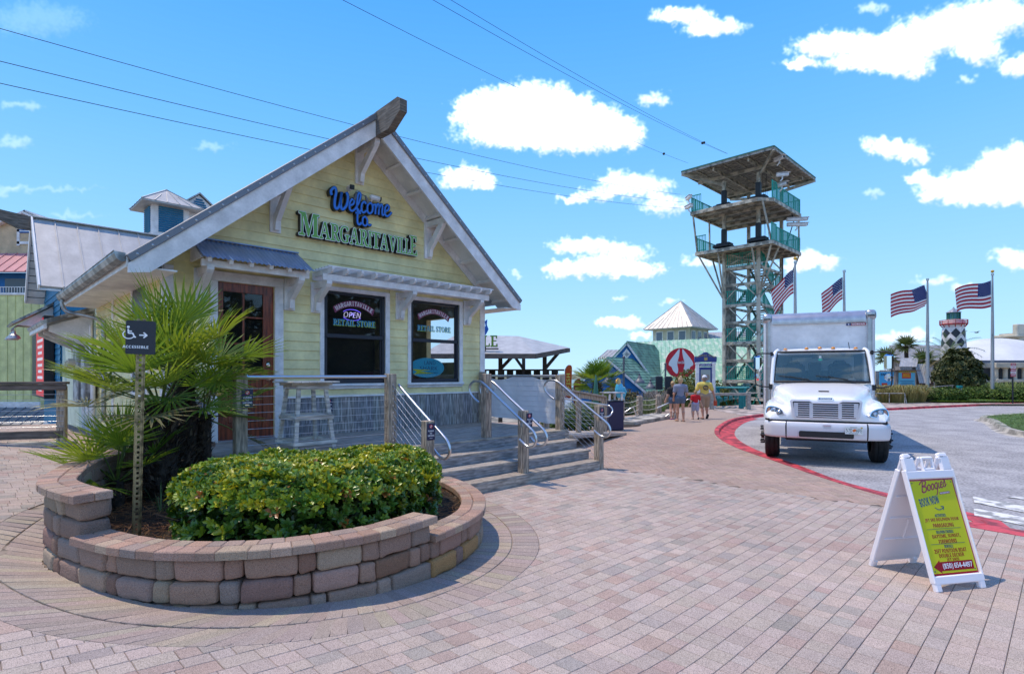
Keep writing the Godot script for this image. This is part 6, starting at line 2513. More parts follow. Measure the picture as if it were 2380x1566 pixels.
	part("rear_panel",m,"fabric",root)
	m=MB.new()
	m.box(Vector3(-.10,2.33,-.80),Vector3(.14,.11,.03),.02)
	m.box(Vector3(.13,2.30,-.78),Vector3(.16,.12,.05),.02)
	part("dash_camera",m,"black",root)
	m=MB.new()
	m.col=Color(.02,.50,.25)
	m.box(Vector3(.0,2.245,-.655),Vector3(.075,.045,.003),0,Basis(Vector3.RIGHT,-.38))
	m.col=Color(.8,.8,.8)
	m.box(Vector3(.0,2.31,-.68),Vector3(.05,.06,.003),0,Basis(Vector3.RIGHT,-.38))
	part("toll_sticker",m,"paint",root)
	for s in [-1.0,1.0]:
		m=MB.new()
		m.box(Vector3(s*1.045,1.30,-1.08),Vector3(.02,.74,.95),.008)
		var dr:=part("door",m,"truck_white",root)
		m=MB.new()
		m.box(Vector3(s*1.06,1.48,-1.42),Vector3(.03,.04,.16),.01)
		part("handle",m,"black",dr)
		m=MB.new()
		m.box(Vector3(s*1.0,.62,-1.1),Vector3(.18,.4,.8),.03)
		part("step",m,"alu",root)
		m=MB.new()
		m.tube(spline(v3([s*1.0,2.40,-.72,s*1.2,2.41,-.66,s*1.34,2.40,-.62,s*1.395,2.33,-.60,s*1.40,2.0,-.58,s*1.395,1.70,-.56,s*1.34,1.63,-.56,s*1.2,1.60,-.56,s*1.05,1.60,-.54]),3),.016,7)
		m.box(Vector3(s*1.04,2.40,-.72),Vector3(.06,.10,.07),.01)
		m.box(Vector3(s*1.06,1.61,-.54),Vector3(.08,.14,.09),.01)
		var arm:=part("mirror",m,"black",root)
		m=MB.new()
		m.box(Vector3(s*1.35,2.17,-.64),Vector3(.18,.38,.14),.045)
		part("mirror_shell",m,"chrome",arm)
		m=MB.new()
		m.box(Vector3(s*1.35,1.83,-.64),Vector3(.17,.17,.15),.06)
		part("spot_mirror",m,"chrome",arm)
func truck_box(root: Node3D)->void:
	var z:=-1.95
	var m:=MB.new()
	m.box(Vector3(0,2.20,z-3.2),Vector3(2.50,2.42,6.36),.02)
	part("cargo_box",m,"truck_box",root)
	var arc:=PackedVector2Array()
	for i in 7: arc.push_back(Vector2(sin(PI*.5*i/6.0),cos(PI*.5*i/6.0)))
	for s in [-1.0,1.0]:
		m=MB.new()
		for i in 6:
			var a:=arc[i]; var b:=arc[i+1]
			m.trin(Vector3(s*(1.10+.17*a.x),.98,z-.17+.19*a.y),Vector3(s*(1.10+.17*a.x),3.30,z-.17+.19*a.y),Vector3(s*(1.10+.17*b.x),3.30,z-.17+.19*b.y),Vector3(s*a.x,0,a.y),Vector3(s*a.x,0,a.y),Vector3(s*b.x,0,b.y))
			m.trin(Vector3(s*(1.10+.17*a.x),.98,z-.17+.19*a.y),Vector3(s*(1.10+.17*b.x),3.30,z-.17+.19*b.y),Vector3(s*(1.10+.17*b.x),.98,z-.17+.19*b.y),Vector3(s*a.x,0,a.y),Vector3(s*b.x,0,b.y),Vector3(s*b.x,0,b.y))
		m.box(Vector3(s*1.258,2.15,z-.24),Vector3(.03,2.34,.16),.004)
		part("corner_post",m,"alu",root)
		m=MB.new()
		m.rock(Vector3(s*1.17,3.38,z-.12),Vector3(.24,.26,.30),.09,Basis(),.0,FastNoiseLite.new(),Vector3i(6,6,6))
		part("corner_cap",m,"alu",root)
		m=MB.new()
		m.box(Vector3(s*1.17,3.36,z+.035),Vector3(.15,.03,.012),.004)
		part("cap_slot",m,"black",root)
	m=MB.new()
	for i in 6:
		var a:=arc[i]; var b:=arc[i+1]
		m.trin(Vector3(-1.06,3.24+.27*a.y,z-.24+.27*a.x),Vector3(-1.06,3.24+.27*b.y,z-.24+.27*b.x),Vector3(1.06,3.24+.27*b.y,z-.24+.27*b.x),Vector3(0,a.y,a.x),Vector3(0,b.y,b.x),Vector3(0,b.y,b.x))
		m.trin(Vector3(-1.06,3.24+.27*a.y,z-.24+.27*a.x),Vector3(1.06,3.24+.27*b.y,z-.24+.27*b.x),Vector3(1.06,3.24+.27*a.y,z-.24+.27*a.x),Vector3(0,a.y,a.x),Vector3(0,b.y,b.x),Vector3(0,a.y,a.x))
	m.box(Vector3(0,3.495,z-3.3),Vector3(2.44,.03,6.2),.01)
	m.box(Vector3(0,3.22,z+.03),Vector3(2.12,.03,.012),.003)
	part("top_rail",m,"alu",root)
	m=MB.new()
	for x in [-1.06,-.72,-.35,.02,.38,.72,1.06]:
		for k in 32:
			if absf(x)<1.0 and k % 3>0: continue
			m.lathe(v2([.008,0,.006,.004,0,.005]),Vector3(x,1.05+k*.068,z+.0145),5,true,Basis(Vector3.RIGHT,PI/2))
	part("rivets",m,"alu",root).set_meta("kind","stuff")
	m=MB.new()
	m.col=Color(.02,.03,.14)
	m.box(Vector3(.69,3.155,z+.014),Vector3(.10,.062,.006))
	m.col=Color(.35,.02,.05)
	m.prism(v2([-.15,-.031,.17,-.031,.17,.031,-.13,.031]),.011,.017,Transform3D(Basis(),Vector3(.89,3.155,z)))
	m.col=Color(.85,.85,.86)
	letters(m,"MORGAN",.27,.04,.002,Transform3D(Basis(),Vector3(.90,3.155,z+.0175)),"Droid Sans",true,.2)
	var star:=PackedVector2Array()
	for i in 10: star.push_back(Vector2(sin(TAU*i/10.0),cos(TAU*i/10.0))*(.026 if i % 2==0 else .011))
	m.prism(star,.0175,.019,Transform3D(Basis(),Vector3(.69,3.155,z)))
	part("maker_badge",m,"paint",root)
	m=MB.new()
	m.box(Vector3(0,.86,-4.2),Vector3(.9,.22,8.4),.02)
	m.box(Vector3(.0,.5,.0),Vector3(1.7,.12,.14),.03)
	m.box(Vector3(.85,.62,-2.6),Vector3(.5,.45,1.0),.08)
	part("chassis",m,"black",root)
func truck_wheels(root: Node3D)->void:
	for q in [[-1.01,.0],[1.06,.0],[-.95,-5.6],[.95,-5.6]]:
		var s:=signf(q[0])
		var w:=.30 if q[1]==.0 else .52
		var m:=MB.new()
		var b:=Basis(Vector3.BACK,-s*PI/2)
		var c:=Vector3(q[0]+s*.0,.50,q[1])
		m.lathe(v2([.29,-w*.5,.44,-w*.5,.482,-w*.5+.02,.5,-w*.5+.05,.5,-w*.18,.488,-w*.17,.488,-w*.15,.5,-w*.14,.5,w*.14,.488,w*.15,.488,w*.17,.5,w*.18,.5,w*.5-.05,.482,w*.5-.02,.44,w*.5,.29,w*.5]),c,36,false,b)
		var wh:=part("wheel",m,"rubber",root)
		m=MB.new()
		m.lathe(v2([.29,w*.5-.02,.27,w*.5-.05,.16,w*.5-.02,.14,w*.5+.02,.0,w*.5+.03]),c,24,false,b)
		part("rim",m,"truck_white",wh)
		m=MB.new()
		m.lathe(v2([.10,w*.5,.09,w*.5+.09,0,w*.5+.10]),c,14,false,b)
		for i in 8:
			var a:=TAU*i/8.0
			m.lathe(v2([.02,w*.5,.02,w*.5+.10,0,w*.5+.11]),c+b*Vector3(.19*cos(a),0,.19*sin(a)),7,false,b)
		part("lug_nuts",m,"black",wh)
func tower()->void:
	var o:=at(1763.5,870,42.0)
	var root:=thing("zip_line_tower","tall beige steel zip line tower with green railings and stairs","tower",Vector3(o.x,0,o.z),PI/4)
	var X:=4.75
	var Z:=-2.65
	var base:=-3.2
	var legs:=[Vector3(0,0,0),Vector3(0,0,Z),Vector3(X,0,0),Vector3(X,0,Z)]
	for l in legs:
		var m:=MB.new()
		m.box(Vector3(l.x,(base+17.0)*.5,l.z),Vector3(.24,17.0-base,.24),.02)
		part("leg",m,"tower_steel",root)
	var floors:=[-1.55,1.35,4.30,7.22,10.1]
	for f in floors:
		for q in [[legs[0],legs[1]],[legs[0],legs[2]],[legs[1],legs[3]],[legs[2],legs[3]]]:
			var m:=MB.new()
			m.bar(q[0]+Vector3(0,f+1.5,0),q[1]+Vector3(0,f+1.5,0),.12,.22,.01)
			part("girder",m,"tower_steel",root)
			m=MB.new()
			m.bar(q[0]+Vector3(0,f-.12,0),q[1]+Vector3(0,f-.12,0),.12,.2,.01)
			part("girder",m,"tower_steel",root)
	for f in [-1.4,1.55,4.5,7.42]:
		for q in [[legs[0],legs[1]],[legs[0],legs[2]],[legs[2],legs[3]]]:
			for d in 2:
				var m:=MB.new()
				var off:=Vector3(.05,0,.05)
				m.bar(q[d]+off+Vector3(0,f+.1,0),q[1-d]+off+Vector3(0,f+2.85,0),.07,.07,.0)
				part("brace",m,"tower_steel",root)
	for q in [[legs[0],legs[1]],[legs[0],legs[2]]]:
		for d in 2:
			var m:=MB.new()
			m.bar(q[d]+Vector3(.05,10.2,.05),q[1-d]+Vector3(.05,11.3,.05),.07,.07,.0)
			part("brace",m,"tower_steel",root)
	for i in floors.size():
		var f: float=floors[i]
		var m:=MB.new()
		m.box(Vector3(.65,f,Z*.5),Vector3(1.3,.08,-Z-.2))
		m.box(Vector3(X-.6,f-1.45,Z*.5),Vector3(1.2,.08,-Z-.2))
		part("landing",m,"tower_under",root)
		fence(root,Vector3(.05,f,-.12),Vector3(.05,f,Z+.12),1.05)
		fence(root,Vector3(.1,f,-.05),Vector3(1.3,f,-.05),1.05)
		fence(root,Vector3(X-1.2,f-1.45,-.05),Vector3(X-.05,f-1.45,-.05),1.05)
		for half in 2:
			var z:=-.65 if half==0 else -1.95
			var a:=Vector3(1.3,f,z) if half==0 else Vector3(1.3,f+.0,z)
			var b:=Vector3(X-1.2,f-1.45,z) if half==0 else Vector3(X-1.2,f+1.45,z)
			if half==1 and i==floors.size()-1: continue
			m=MB.new()
			for s in [-.5,.5]: m.bar(a+Vector3(0,-.08,s),b+Vector3(0,-.08,s),.05,.24,.0)
			part("stringer",m,"tower_dark",root)
			m=MB.new()
			for k in 9: m.box(a.lerp(b,(k+.5)/9.0),Vector3(.27,.04,1.0))
			part("stair_treads",m,"rust_stair",root).set_meta("kind","stuff")
			fence(root,a+Vector3(0,0,.5),b+Vector3(0,0,.5),1.0)
	var m:=MB.new()
	m.box(Vector3(1.0,3.4,Z+.1),Vector3(1.9,13.0,.06))
	part("back_panel",m,"tower_under",root)
	platform(root,11.45,-1.35,4.6,1.5,-4.35,.0)
	platform(root,14.5,-2.05,4.6,1.5,-4.4,.8)
	for q in [[Vector3(-1.2,11.2,-4.2),Vector3(0,7.6,Z)],[Vector3(-1.2,11.2,-2.6),Vector3(0,7.6,Z)],[Vector3(1.3,11.2,-4.2),Vector3(0,7.6,Z)],[Vector3(-1.2,11.2,1.35),Vector3(0,7.7,0)],[Vector3(-1.2,11.2,.0),Vector3(0,7.7,0)],[Vector3(.2,11.2,1.4),Vector3(0,7.7,0)],[Vector3(4.5,11.2,1.4),Vector3(X,7.7,0)],[Vector3(-1.9,14.3,-4.3),Vector3(-1.25,11.3,-4.25)],[Vector3(-1.9,14.3,1.0),Vector3(-1.25,11.4,1.4)],[Vector3(4.5,14.3,1.4),Vector3(4.5,11.4,1.4)],[Vector3(.9,14.3,-4.3),Vector3(.9,11.4,-4.25)]]:
		m=MB.new()
		m.bar(q[0],q[1],.11,.11,.01)
		part("strut",m,"tower_steel",root)
	var c:=[Vector3(-2.2,17.75,1.9),Vector3(-2.2,17.75,-5.1),Vector3(6.8,17.75,-5.1),Vector3(6.8,17.75,1.9)]
	var r0:=Vector3(1.3,18.3,-1.6)
	var r1:=Vector3(3.3,18.3,-1.6)
	m=MB.new()
	m.tri(c[0],r0,c[1]); m.tri(c[2],r1,c[3])
	m.quad(c[0],c[3],r1,r0); m.quad(c[1],r0,r1,c[2])
	for i in 4:
		m.bar(c[i]+Vector3(0,-.08,0),c[(i+1) % 4]+Vector3(0,-.08,0),.06,.18,.0)
	part("roof",m,"tower_under",root)
	m=MB.new()
	for i in 4: m.bar(c[i]+Vector3(0,.05,0),c[(i+1) % 4]+Vector3(0,.05,0),.12,.10,.0)
	part("roof_edge",m,"tower_dark",root)
	for k in 8:
		m=MB.new()
		var z:=1.9-k*1.0
		m.box(Vector3(2.3,17.62+.12,z),Vector3(8.9,.07,.07))
		part("purlin",m,"tower_steel",root)
	for k in 26:
		m=MB.new()
		var x:=-2.1+k*.35
		m.box(Vector3(x,17.80,-1.6),Vector3(.16,.035,6.9))
		part("roof_sheet_rib",m,"tower_under",root)
	for q in [[Vector3(0,16.9,1.6),Vector3(0,16.9,-4.8)],[Vector3(X,16.9,1.6),Vector3(X,16.9,-4.8)],[Vector3(-1.9,17.0,0),Vector3(6.5,17.0,0)],[Vector3(-1.9,17.0,Z),Vector3(6.5,17.0,Z)],[Vector3(0,16.2,0),c[0]],[Vector3(0,16.2,Z),c[1]],[Vector3(X,16.2,0),c[3]],[Vector3(X,16.2,Z),c[2]]]:
		m=MB.new()
		m.bar(q[0]+Vector3(0,.45,0),q[1]+(Vector3(0,.45,0) if q[1].y<17.5 else Vector3(0,-.15,0)),.12,.24,.01)
		part("roof_beam",m,"tower_steel",root)
	for q in [[legs[0],11.5],[legs[1],11.5],[legs[0],14.55],[legs[1],14.55]]:
		m=MB.new()
		m.box(q[0]+Vector3(0,q[1]+.95,0),Vector3(.36,1.5,.36),.04)
		part("leg_pad",m,"black",root)
		m=MB.new()
		m.box(q[0]+Vector3(-.8,q[1]+.16,.3),Vector3(1.1,.22,1.3),.06)
		m.box(q[0]+Vector3(-.6,q[1]+.36,.3),Vector3(.8,.18,1.1),.06)
		part("launch_mat",m,"black",root)
	m=MB.new()
	for k in 4: m.line(Vector3(.3+k*.5,11.6,.1),Vector3(.3+k*.5,17.4,.3*sin(k*2.0)),.012,4)
	m.tube(v3([4.3,7.0,.2,4.3,11.3,.25,4.0,13.9,1.2,3.2,14.3,1.3]),.04,6)
	part("hoist_ropes",m,"cable",root).set_meta("kind","stuff")
	var xf:=Transform3D(Basis(Vector3.UP,PI/4),root.position)
	var spots:=[[Vector3(-.2,15.6,1.75),-.3,"lower of two white cameras on the near corner of the tower's top deck"],[Vector3(-.1,16.35,1.75),.5,"upper of two white cameras on the near corner of the tower's top deck"],[Vector3(-2.2,14.9,-4.5),2.6,"lower white camera at the left end of the tower's top deck"],[Vector3(-2.2,15.6,-4.5),2.4,"upper white camera at the left end of the tower's top deck"],[Vector3(3.0,13.3,1.75),.7,"lower of two long white cameras below the tower's top deck"],[Vector3(3.0,13.7,1.75),.6,"upper of two long white cameras below the tower's top deck"],[Vector3(-.6,17.4,1.7),-.4,"small white camera under the near corner of the tower roof"]]
	for s in spots:
		var cam:=thing("security_camera",s[2],"camera",xf*(s[0] as Vector3),PI/4+s[1],"cameras on the tower")
		m=MB.new()
		var len:=1.5 if s[0].y<14.0 else .85
		m.box(Vector3(0,0,0),Vector3(.26,.22,len),.05)
		m.box(Vector3(0,.14,.05),Vector3(.32,.03,len+.1),.01)
		part("housing",m,"trim",cam)
		m=MB.new()
		m.box(Vector3(0,0,len*.5+.01),Vector3(.18,.15,.03),.02)
		part("lens",m,"black",cam)
		m=MB.new()
		m.tube(v3([0,-.1,0,0,-.3,0,-.05,-.45,-.15]),.05,6)
		part("mount",m,"trim",cam)
func platform(root: Node3D,y: float,x0: float,x1: float,z0: float,z1: float,cut: float)->void:
	var m:=MB.new()
	var p:=PackedVector2Array([Vector2(x0+cut,-z0),Vector2(x1,-z0),Vector2(x1,-z1),Vector2(x0,-z1),Vector2(x0,-z0+cut)]) if cut>.0 else PackedVector2Array([Vector2(x0,-z0),Vector2(x1,-z0),Vector2(x1,-z1),Vector2(x0,-z1)])
	m.prism(p,-.09,.0,Transform3D(Basis(Vector3.RIGHT,-PI/2),Vector3(0,y,0)))
	part("deck",m,"tower_under",root)
	var edge:=PackedVector3Array()
	for q in p: edge.push_back(Vector3(q.x,y-.14,-q.y))
	for i in edge.size():
		m=MB.new()
		m.bar(edge[i],edge[(i+1) % edge.size()],.12,.26,.01)
		part("edge_beam",m,"tower_steel",root)
	for k in 5:
		m=MB.new()
		var x:=lerpf(x0+.4,x1-.3,k/4.0)
		m.bar(Vector3(x,y-.2,z0-.1),Vector3(x,y-.2,z1+.1),.08,.2,.0)
		part("joist",m,"tower_steel",root)
	fence(root,Vector3(x0+cut+.9,y,z0-.05),Vector3(x1-.05,y,z0-.05),1.1)
	fence(root,Vector3(x1-.05,y,z0-.05),Vector3(x1-.05,y,z1+.05),1.1)
	fence(root,Vector3(x1-.05,y,z1+.05),Vector3(x0+.05,y,z1+.05),1.1)
	fence(root,Vector3(x0+cut,y,z0-.05),Vector3(x0+cut+.9,y,z0-.05),1.25)
	fence(root,Vector3(x0+.05,y,z1+.05),Vector3(x0+.05,y,z1+.8),1.25)
func fence(root: Node3D,a: Vector3,b: Vector3,h: float)->void:
	var m:=MB.new()
	m.bar(a+Vector3(0,h,0),b+Vector3(0,h,0),.06,.06,.0)
	m.bar(a+Vector3(0,.1,0),b+Vector3(0,.1,0),.05,.05,.0)
	var n:=int(a.distance_to(b)/.15)+1
	for i in n+1:
		var p:=a.lerp(b,float(i)/n)
		m.box(p+Vector3(0,h*.5+.03,0),Vector3(.03,h,.03) if i % 8 else Vector3(.06,h+.05,.06))
	part("railing",m,"teal_rail",root)
func harbour()->void:
	pavilion()
	green_house()
	ramp_and_bin()
	kiosk()
	lamps()
	seats()
	harbour_plants()
	rope_fence()
	bird_statue()
	feather_flags()
func pavilion()->void:
	var o:=at(1215,870,27.0)
	var root:=thing("pavilion","open timber pavilion with low grey metal roof seen past the shop's right corner","pavilion",Vector3(o.x,0,o.z))
	var f:=func(x: float,y: float,d: float)->Vector3: return at(x,y,d)-root.position
	var e:=[f.call(980,822,25.0),f.call(1245,822,25.0),f.call(1324,808,28.5),f.call(1090,808,36.0)]
	var r0: Vector3=f.call(1060,778,29.0)
	var r1: Vector3=f.call(1205,781,29.0)
	var m:=MB.new()
	m.quad(e[0],r0,r1,e[1]); m.tri(e[1],r1,e[2]); m.quad(e[2],r1,r0,e[3]); m.tri(e[3],r0,e[0])
	part("roof",m,"metal_roof",root)
	m=MB.new()
	m.quad(e[0]-Vector3(0,.06,0),e[1]-Vector3(0,.06,0),e[2]-Vector3(0,.06,0),e[3]-Vector3(0,.06,0))
	part("ceiling",m,"dark_wood",root)
	for i in 4:
		m=MB.new()
		m.bar(e[i]-Vector3(0,.12,0),e[(i+1) % 4]-Vector3(0,.12,0),.06,.2)
		part("fascia",m,"grey_wood_dark",root)
	for q in [[1163,27.0,1196,823],[1217,33.0,1190,820],[1266,27.5,1302,815],[1120,26.5,1100,820]]:
		m=MB.new()
		var b: Vector3=f.call(q[0],870,q[1])
		m.box(Vector3(b.x,.2,b.z),Vector3(.2,5.6,.2),.01)
		part("post",m,"dark_wood",root)
		m=MB.new()
		m.bar(f.call(q[0],858,q[1]),f.call(q[2],q[3],q[1]),.14,.16)
		part("brace",m,"dark_wood",root)
	m=MB.new()
	m.box(Vector3(-1.4,2.02,-1.0),Vector3(7.0,.08,.14))
	part("rail",m,"dark_wood",root)
	for k in 9:
		m=MB.new()
		var x:=-2.0+k*.46
		m.box(Vector3(x,1.75,-1.6),Vector3(.34,.62,.06),.0,Basis(Vector3.RIGHT,-.2))
		m.box(Vector3(x,1.5,-1.3),Vector3(.34,.05,.4))
		part("chair_back",m,"dark_wood",root)
	m=MB.new()
	m.box(Vector3(-1.2,.9,-2.0),Vector3(7.6,.2,6.0))
	part("floor",m,"grey_wood",root)
	var s:=thing("roof_sign","green capital letters on the pavilion roof, mostly hidden by the shop corner","sign",at(1156,793,25.5))
	m=MB.new()
	letters(m,"VILLE",1.62,.52,.12,Transform3D(Basis(),Vector3(-.80,0,0)),"Droid Serif")
	m.col=Color(.03,.10,.02)
	for i in m.c.size(): m.c[i]=m.col
	m.col=Color(.16,.30,.03)
	letters(m,"VILLE",1.58,.49,.02,Transform3D(Basis(),Vector3(-.80,0,.125)),"Droid Serif")
	part("letters",m,"paint",s)
	m=MB.new()
	m.box(Vector3(-.8,-.34,-.05),Vector3(1.7,.06,.06))
	m.box(Vector3(-.55,-.45,-.05),Vector3(.05,.4,.05))
	part("sign_frame",m,"black",s)
	m=MB.new()
	m.col=Color(.0,.10,.45)
	m.prism(v2([-.58,.25,-.66,.5,-.54,.7,-.58,.9,-.46,1.0,-.48,.75,-.40,.55,-.5,.35]),-.05,.05)
	part("blue_parrot_tail",m,"paint",s)
func green_house()->void:
	var a:=at(1497,794,53.0)
	var root:=thing("green_roofed_hall","harbour hall with a huge peeling green metal roof and blue gables","building",Vector3(a.x,0,a.z))
	var f:=func(x: float,y: float,d: float)->Vector3: return at(x,y,d)-root.position
	var rl: Vector3=f.call(1480,794,53.0)
	var rr: Vector3=f.call(1760,782,53.0)
	var el: Vector3=f.call(1470,925,44.0)
	seam_roof(root,"roof",rl,rr-rl,el-rl,"green_roof",30,.1,.05)
	seam_roof(root,"roof",rl+Vector3(0,-.05,0),rr-rl,Vector3(0,el.y-rl.y,-9.0),"green_roof",30,.1,.05)
	var m:=MB.new()
	var er: Vector3=f.call(1740,925,45.0)
	m.box((el+er)*.5+Vector3(.3,-1.8,-1.2),Vector3(er.x-el.x-1.0,4.0,.3))
	part("wall",m,"cream",root)
	for q in [["upper",1456,795,1405,850,1508,868,45.0,7.0],["lower",1410,832,1330,902,1495,905,40.5,9.0]]:
		var ap: Vector3=f.call(q[1],q[2],q[7])
		var lf: Vector3=f.call(q[3],q[4],q[7])
		var rt: Vector3=f.call(q[5],q[6],q[7]-(.0))
		var back:=Vector3(.55,.0,-.83)*float(q[8])
		m=MB.new()
		m.tri(ap,rt,lf)
		m.quad(lf,rt,rt-Vector3(0,2.5,0),lf-Vector3(0,2.5,0))
		var g:=part("gable_wall",m,"bright_blue",root)
		var n:=14
		for k in n:
			var y0:=lerpf(minf(lf.y,rt.y)+.05,ap.y-.15,float(k)/n)
			var tl:=clampf((y0-lf.y)/(ap.y-lf.y),0,1)
			var tr:=clampf((y0-rt.y)/(ap.y-rt.y),0,1)
			var p:=lf.lerp(ap,tl); var r:=rt.lerp(ap,tr)
			p.y=y0; r.y=y0
			m=MB.new()
			m.bar(p+Vector3(.05,0,.02),r+Vector3(-.05,0,.02),.03,.16)
			part("clapboard",m,"bright_blue",g)
		var over:=Vector3(0,.06,.22)
		for s in 2:
			var end: Vector3=lf if s==0 else rt
			var dir:=(end-ap)
			seam_roof(root,"gable_roof",ap+over,dir*1.10,back-Vector3(0,0,.5),"green_roof_plain",12,.08,.03)
			m=MB.new()
			m.bar(ap+Vector3(0,-.1,.2),ap+dir*1.06+Vector3(0,-.1,.2),.05,.16)
			part("rake_board",m,"trim",root)
		if q[0]=="upper":
			m=MB.new()
			var c: Vector3=ap+Vector3(.0,-.95,.06)
			m.prism(v2([0,.42,.34,0,0,-.42,-.34,0]),0,.06,Transform3D(Basis(),c))
			part("diamond_frame",m,"trim",root)
			m=MB.new()
			for k in 5: m.box(c+Vector3(0,-.2+k*.1,.07),Vector3(.46-absf(k-2)*.2,.05,.03))
			part("diamond_louvre",m,"alu_paint",root)
	var cu:=thing("roof_lantern","square cream lantern room with steep grey pyramid roof above the green hall","cupola",at(1603,790,54.0),PI/4)
	m=MB.new()
	m.box(Vector3(2.0,.3,-2.0),Vector3(4.0,2.2,4.0))
	part("wall",m,"cream",cu)
	for side in 2:
		for k in 3:
			m=MB.new()
			var c:=Vector3(.75+k*1.25,.45,.02) if side==1 else Vector3(-.02,.45,-.75-k*1.25)
			var s:=Vector3(.8,1.1,.05) if side==1 else Vector3(.05,1.1,.8)
			m.box(c,s,.01)
			var w:=part("window",m,"trim",cu)
			m=MB.new()
			m.box(c+(Vector3(0,0,.03) if side==1 else Vector3(-.03,0,0)),s*.8)
			part("pane",m,"sky_glass",w)
	m=MB.new()
	var e:=[Vector3(-.7,1.25,.7),Vector3(4.7,1.25,.7),Vector3(4.7,1.25,-4.7),Vector3(-.7,1.25,-4.7)]
	var ap:=Vector3(2.0,4.15,-2.0)
	for i in 4: m.tri(e[i],ap,e[(i+1) % 4])
	m.box(Vector3(2,1.22,-2),Vector3(5.3,.08,5.3))
	var rf:=part("roof",m,"metal_roof",cu)
	m=MB.new()
	for i in 4:
		m.bar(e[i],ap,.08,.06)
		for k in 9:
			var p: Vector3=e[i].lerp(e[(i+1) % 4],(k+1)/10.0)
			m.bar(p+Vector3(0,.02,0),p.lerp((e[i] as Vector3).lerp(e[(i+1) % 4],.5).lerp(ap,1.0),1.0-absf((k+1)/10.0-.5)*2.0 if absf(k-4)>0 else 1.0),.04,.04)
	part("seam",m,"metal_roof",rf).set_meta("kind","stuff")
	var s2:=thing("grey_roof","plain grey metal roof to the right of the lantern room","roof",at(1652,792,56.0))
	seam_roof(s2,"sheet",Vector3(0,1.0,-2),Vector3(4.5,.1,0),Vector3(-.5,-1.0,2),"metal_roof",9)
	var s3:=thing("grey_roof","small grey metal roof corner left of the blue gable","roof",at(1422,828,52.0))
	seam_roof(s3,"sheet",Vector3(0,.7,-2),Vector3(2.4,0,0),Vector3(-1.3,-.9,2),"metal_roof",6)
	var dsc:=thing("round_sign","big round red and white sign with a bottle on the green roof","sign",at(1583,844,44.5))
	m=MB.new()
	m.col=Color(.62,.01,.03)
	var circle:=PackedVector2Array()
	var r:=1.22
	for i in 40: circle.push_back(Vector2(cos(TAU*i/40),sin(TAU*i/40))*r)
	m.prism(circle,-.06,.0)
	part("disc",m,"paint",dsc)
	m=MB.new()
	m.col=Color(.80,.80,.82)
	for s in [-1.0,1.0]:
		m.prism(spline2(v2([s*.12,r*.93,s*.16,.55,s*.30,.0,s*.22,-.5,s*.32,-.85,s*.62,-.6,s*.75,-.3,s*.98,-.12,s*.88,.20,s*.62,.55,s*.38,.85]),3,true),.0,.02)
	part("white_field",m,"paint",dsc)
	m=MB.new()
	m.col=Color(.85,.85,.86)
	letters(m,"Coca-Cola",.60,.24,.02,Transform3D(Basis(),Vector3(.0,.08,.03)),"Droid Serif",true,.25)
	part("lettering",m,"paint",dsc)
func ramp_and_bin()->void:
	var root:=thing("ramp_railing","wood capped ramp railing with a steel pipe, running back from the steps","railing")
	var a:=at(1270,898,13.6)
	var b:=at(1405,922,17.0)
	var m:=MB.new()
	m.bar(a,b,.16,.05,.005)
	m.bar(a-Vector3(0,.09,0),b-Vector3(0,.09,0),.05,.12,.005)
	part("cap_board",m,"post_wood",root)
	for t in [.0,.5,1.0]:
		var p:=a.lerp(b,t)
		m=MB.new()
		m.box(Vector3(p.x,(p.y-.1)*.5,p.z),Vector3(.14,p.y+.1,.14),.008)
		part("post",m,"post_wood",root)
	for k in 7:
		m=MB.new()
		var dy:=Vector3(0,-.22-k*.105,0)
		m.line(a+dy,b+dy,.004,5)
		part("cable",m,"steel",root)
	m=MB.new()
	var side:=Vector3(-.12,0,.12)
	m.tube(spline(PackedVector3Array([at(1300,924,13.6),at(1400,940,15.9),at(1418,944,16.0),at(1424,956,15.95),at(1414,968,15.8),at(1398,967,15.5)]),5),.022,8)
	part("grab_rail",m,"steel",root)
	m=MB.new()
	m.bar(Vector3(a.x,.32,a.z),Vector3(b.x,.02,b.z),1.4,.08)
	part("ramp_boards",m,"grey_wood",root)
	var c:=on(1427,1001)
	var bin:=thing("waste_bin","dark navy square waste bin with a raised white lid at the plaza edge","bin",Vector3(c.x,0,c.z-.3),.35)
	m=MB.new()
	m.box(Vector3(0,.47,0),Vector3(.55,.92,.55),.02)
	part("body",m,"navy",bin)
	m=MB.new()
	m.box(Vector3(0,.945,0),Vector3(.57,.03,.57),.01)
	part("collar",m,"black",bin)
	for s in [[-1,-1],[-1,1],[1,-1],[1,1]]:
		m=MB.new()
		m.box(Vector3(s[0]*.22,1.06,s[1]*.22),Vector3(.06,.26,.04),.006)
		part("support",m,"trim",bin)
	m=MB.new()
	m.box(Vector3(0,1.205,0),Vector3(.60,.035,.60),.012)
	part("lid",m,"alu_paint",bin)
	var pk:=thing("patio_umbrella","closed dark green umbrella standing behind the waste bin","umbrella",on(1449,985,.0)+Vector3(-.7,0,-2.0))
	m=MB.new()
	m.lathe(v2([.02,-.3,.02,.7,.10,.75,.12,1.0,.07,1.7,.02,1.95,.0,2.0]),Vector3(0,-.2,0),10)
	part("canopy",m,"tower_dark",pk)
	m=MB.new()
	var q:=on(1462,988)
	for i in 24:
		var a0:=TAU*i/24.0; var a1:=TAU*(i+1)/24.0
		m.tri(Vector3(0,0,0),Vector3(cos(a0),0,sin(a0))*1.05,Vector3(cos(a1),0,sin(a1))*1.05)
	var dr:=struct("mulch_ground",m,"soil")
	dr.position=Vector3(q.x-.6,.012,q.z-.2)
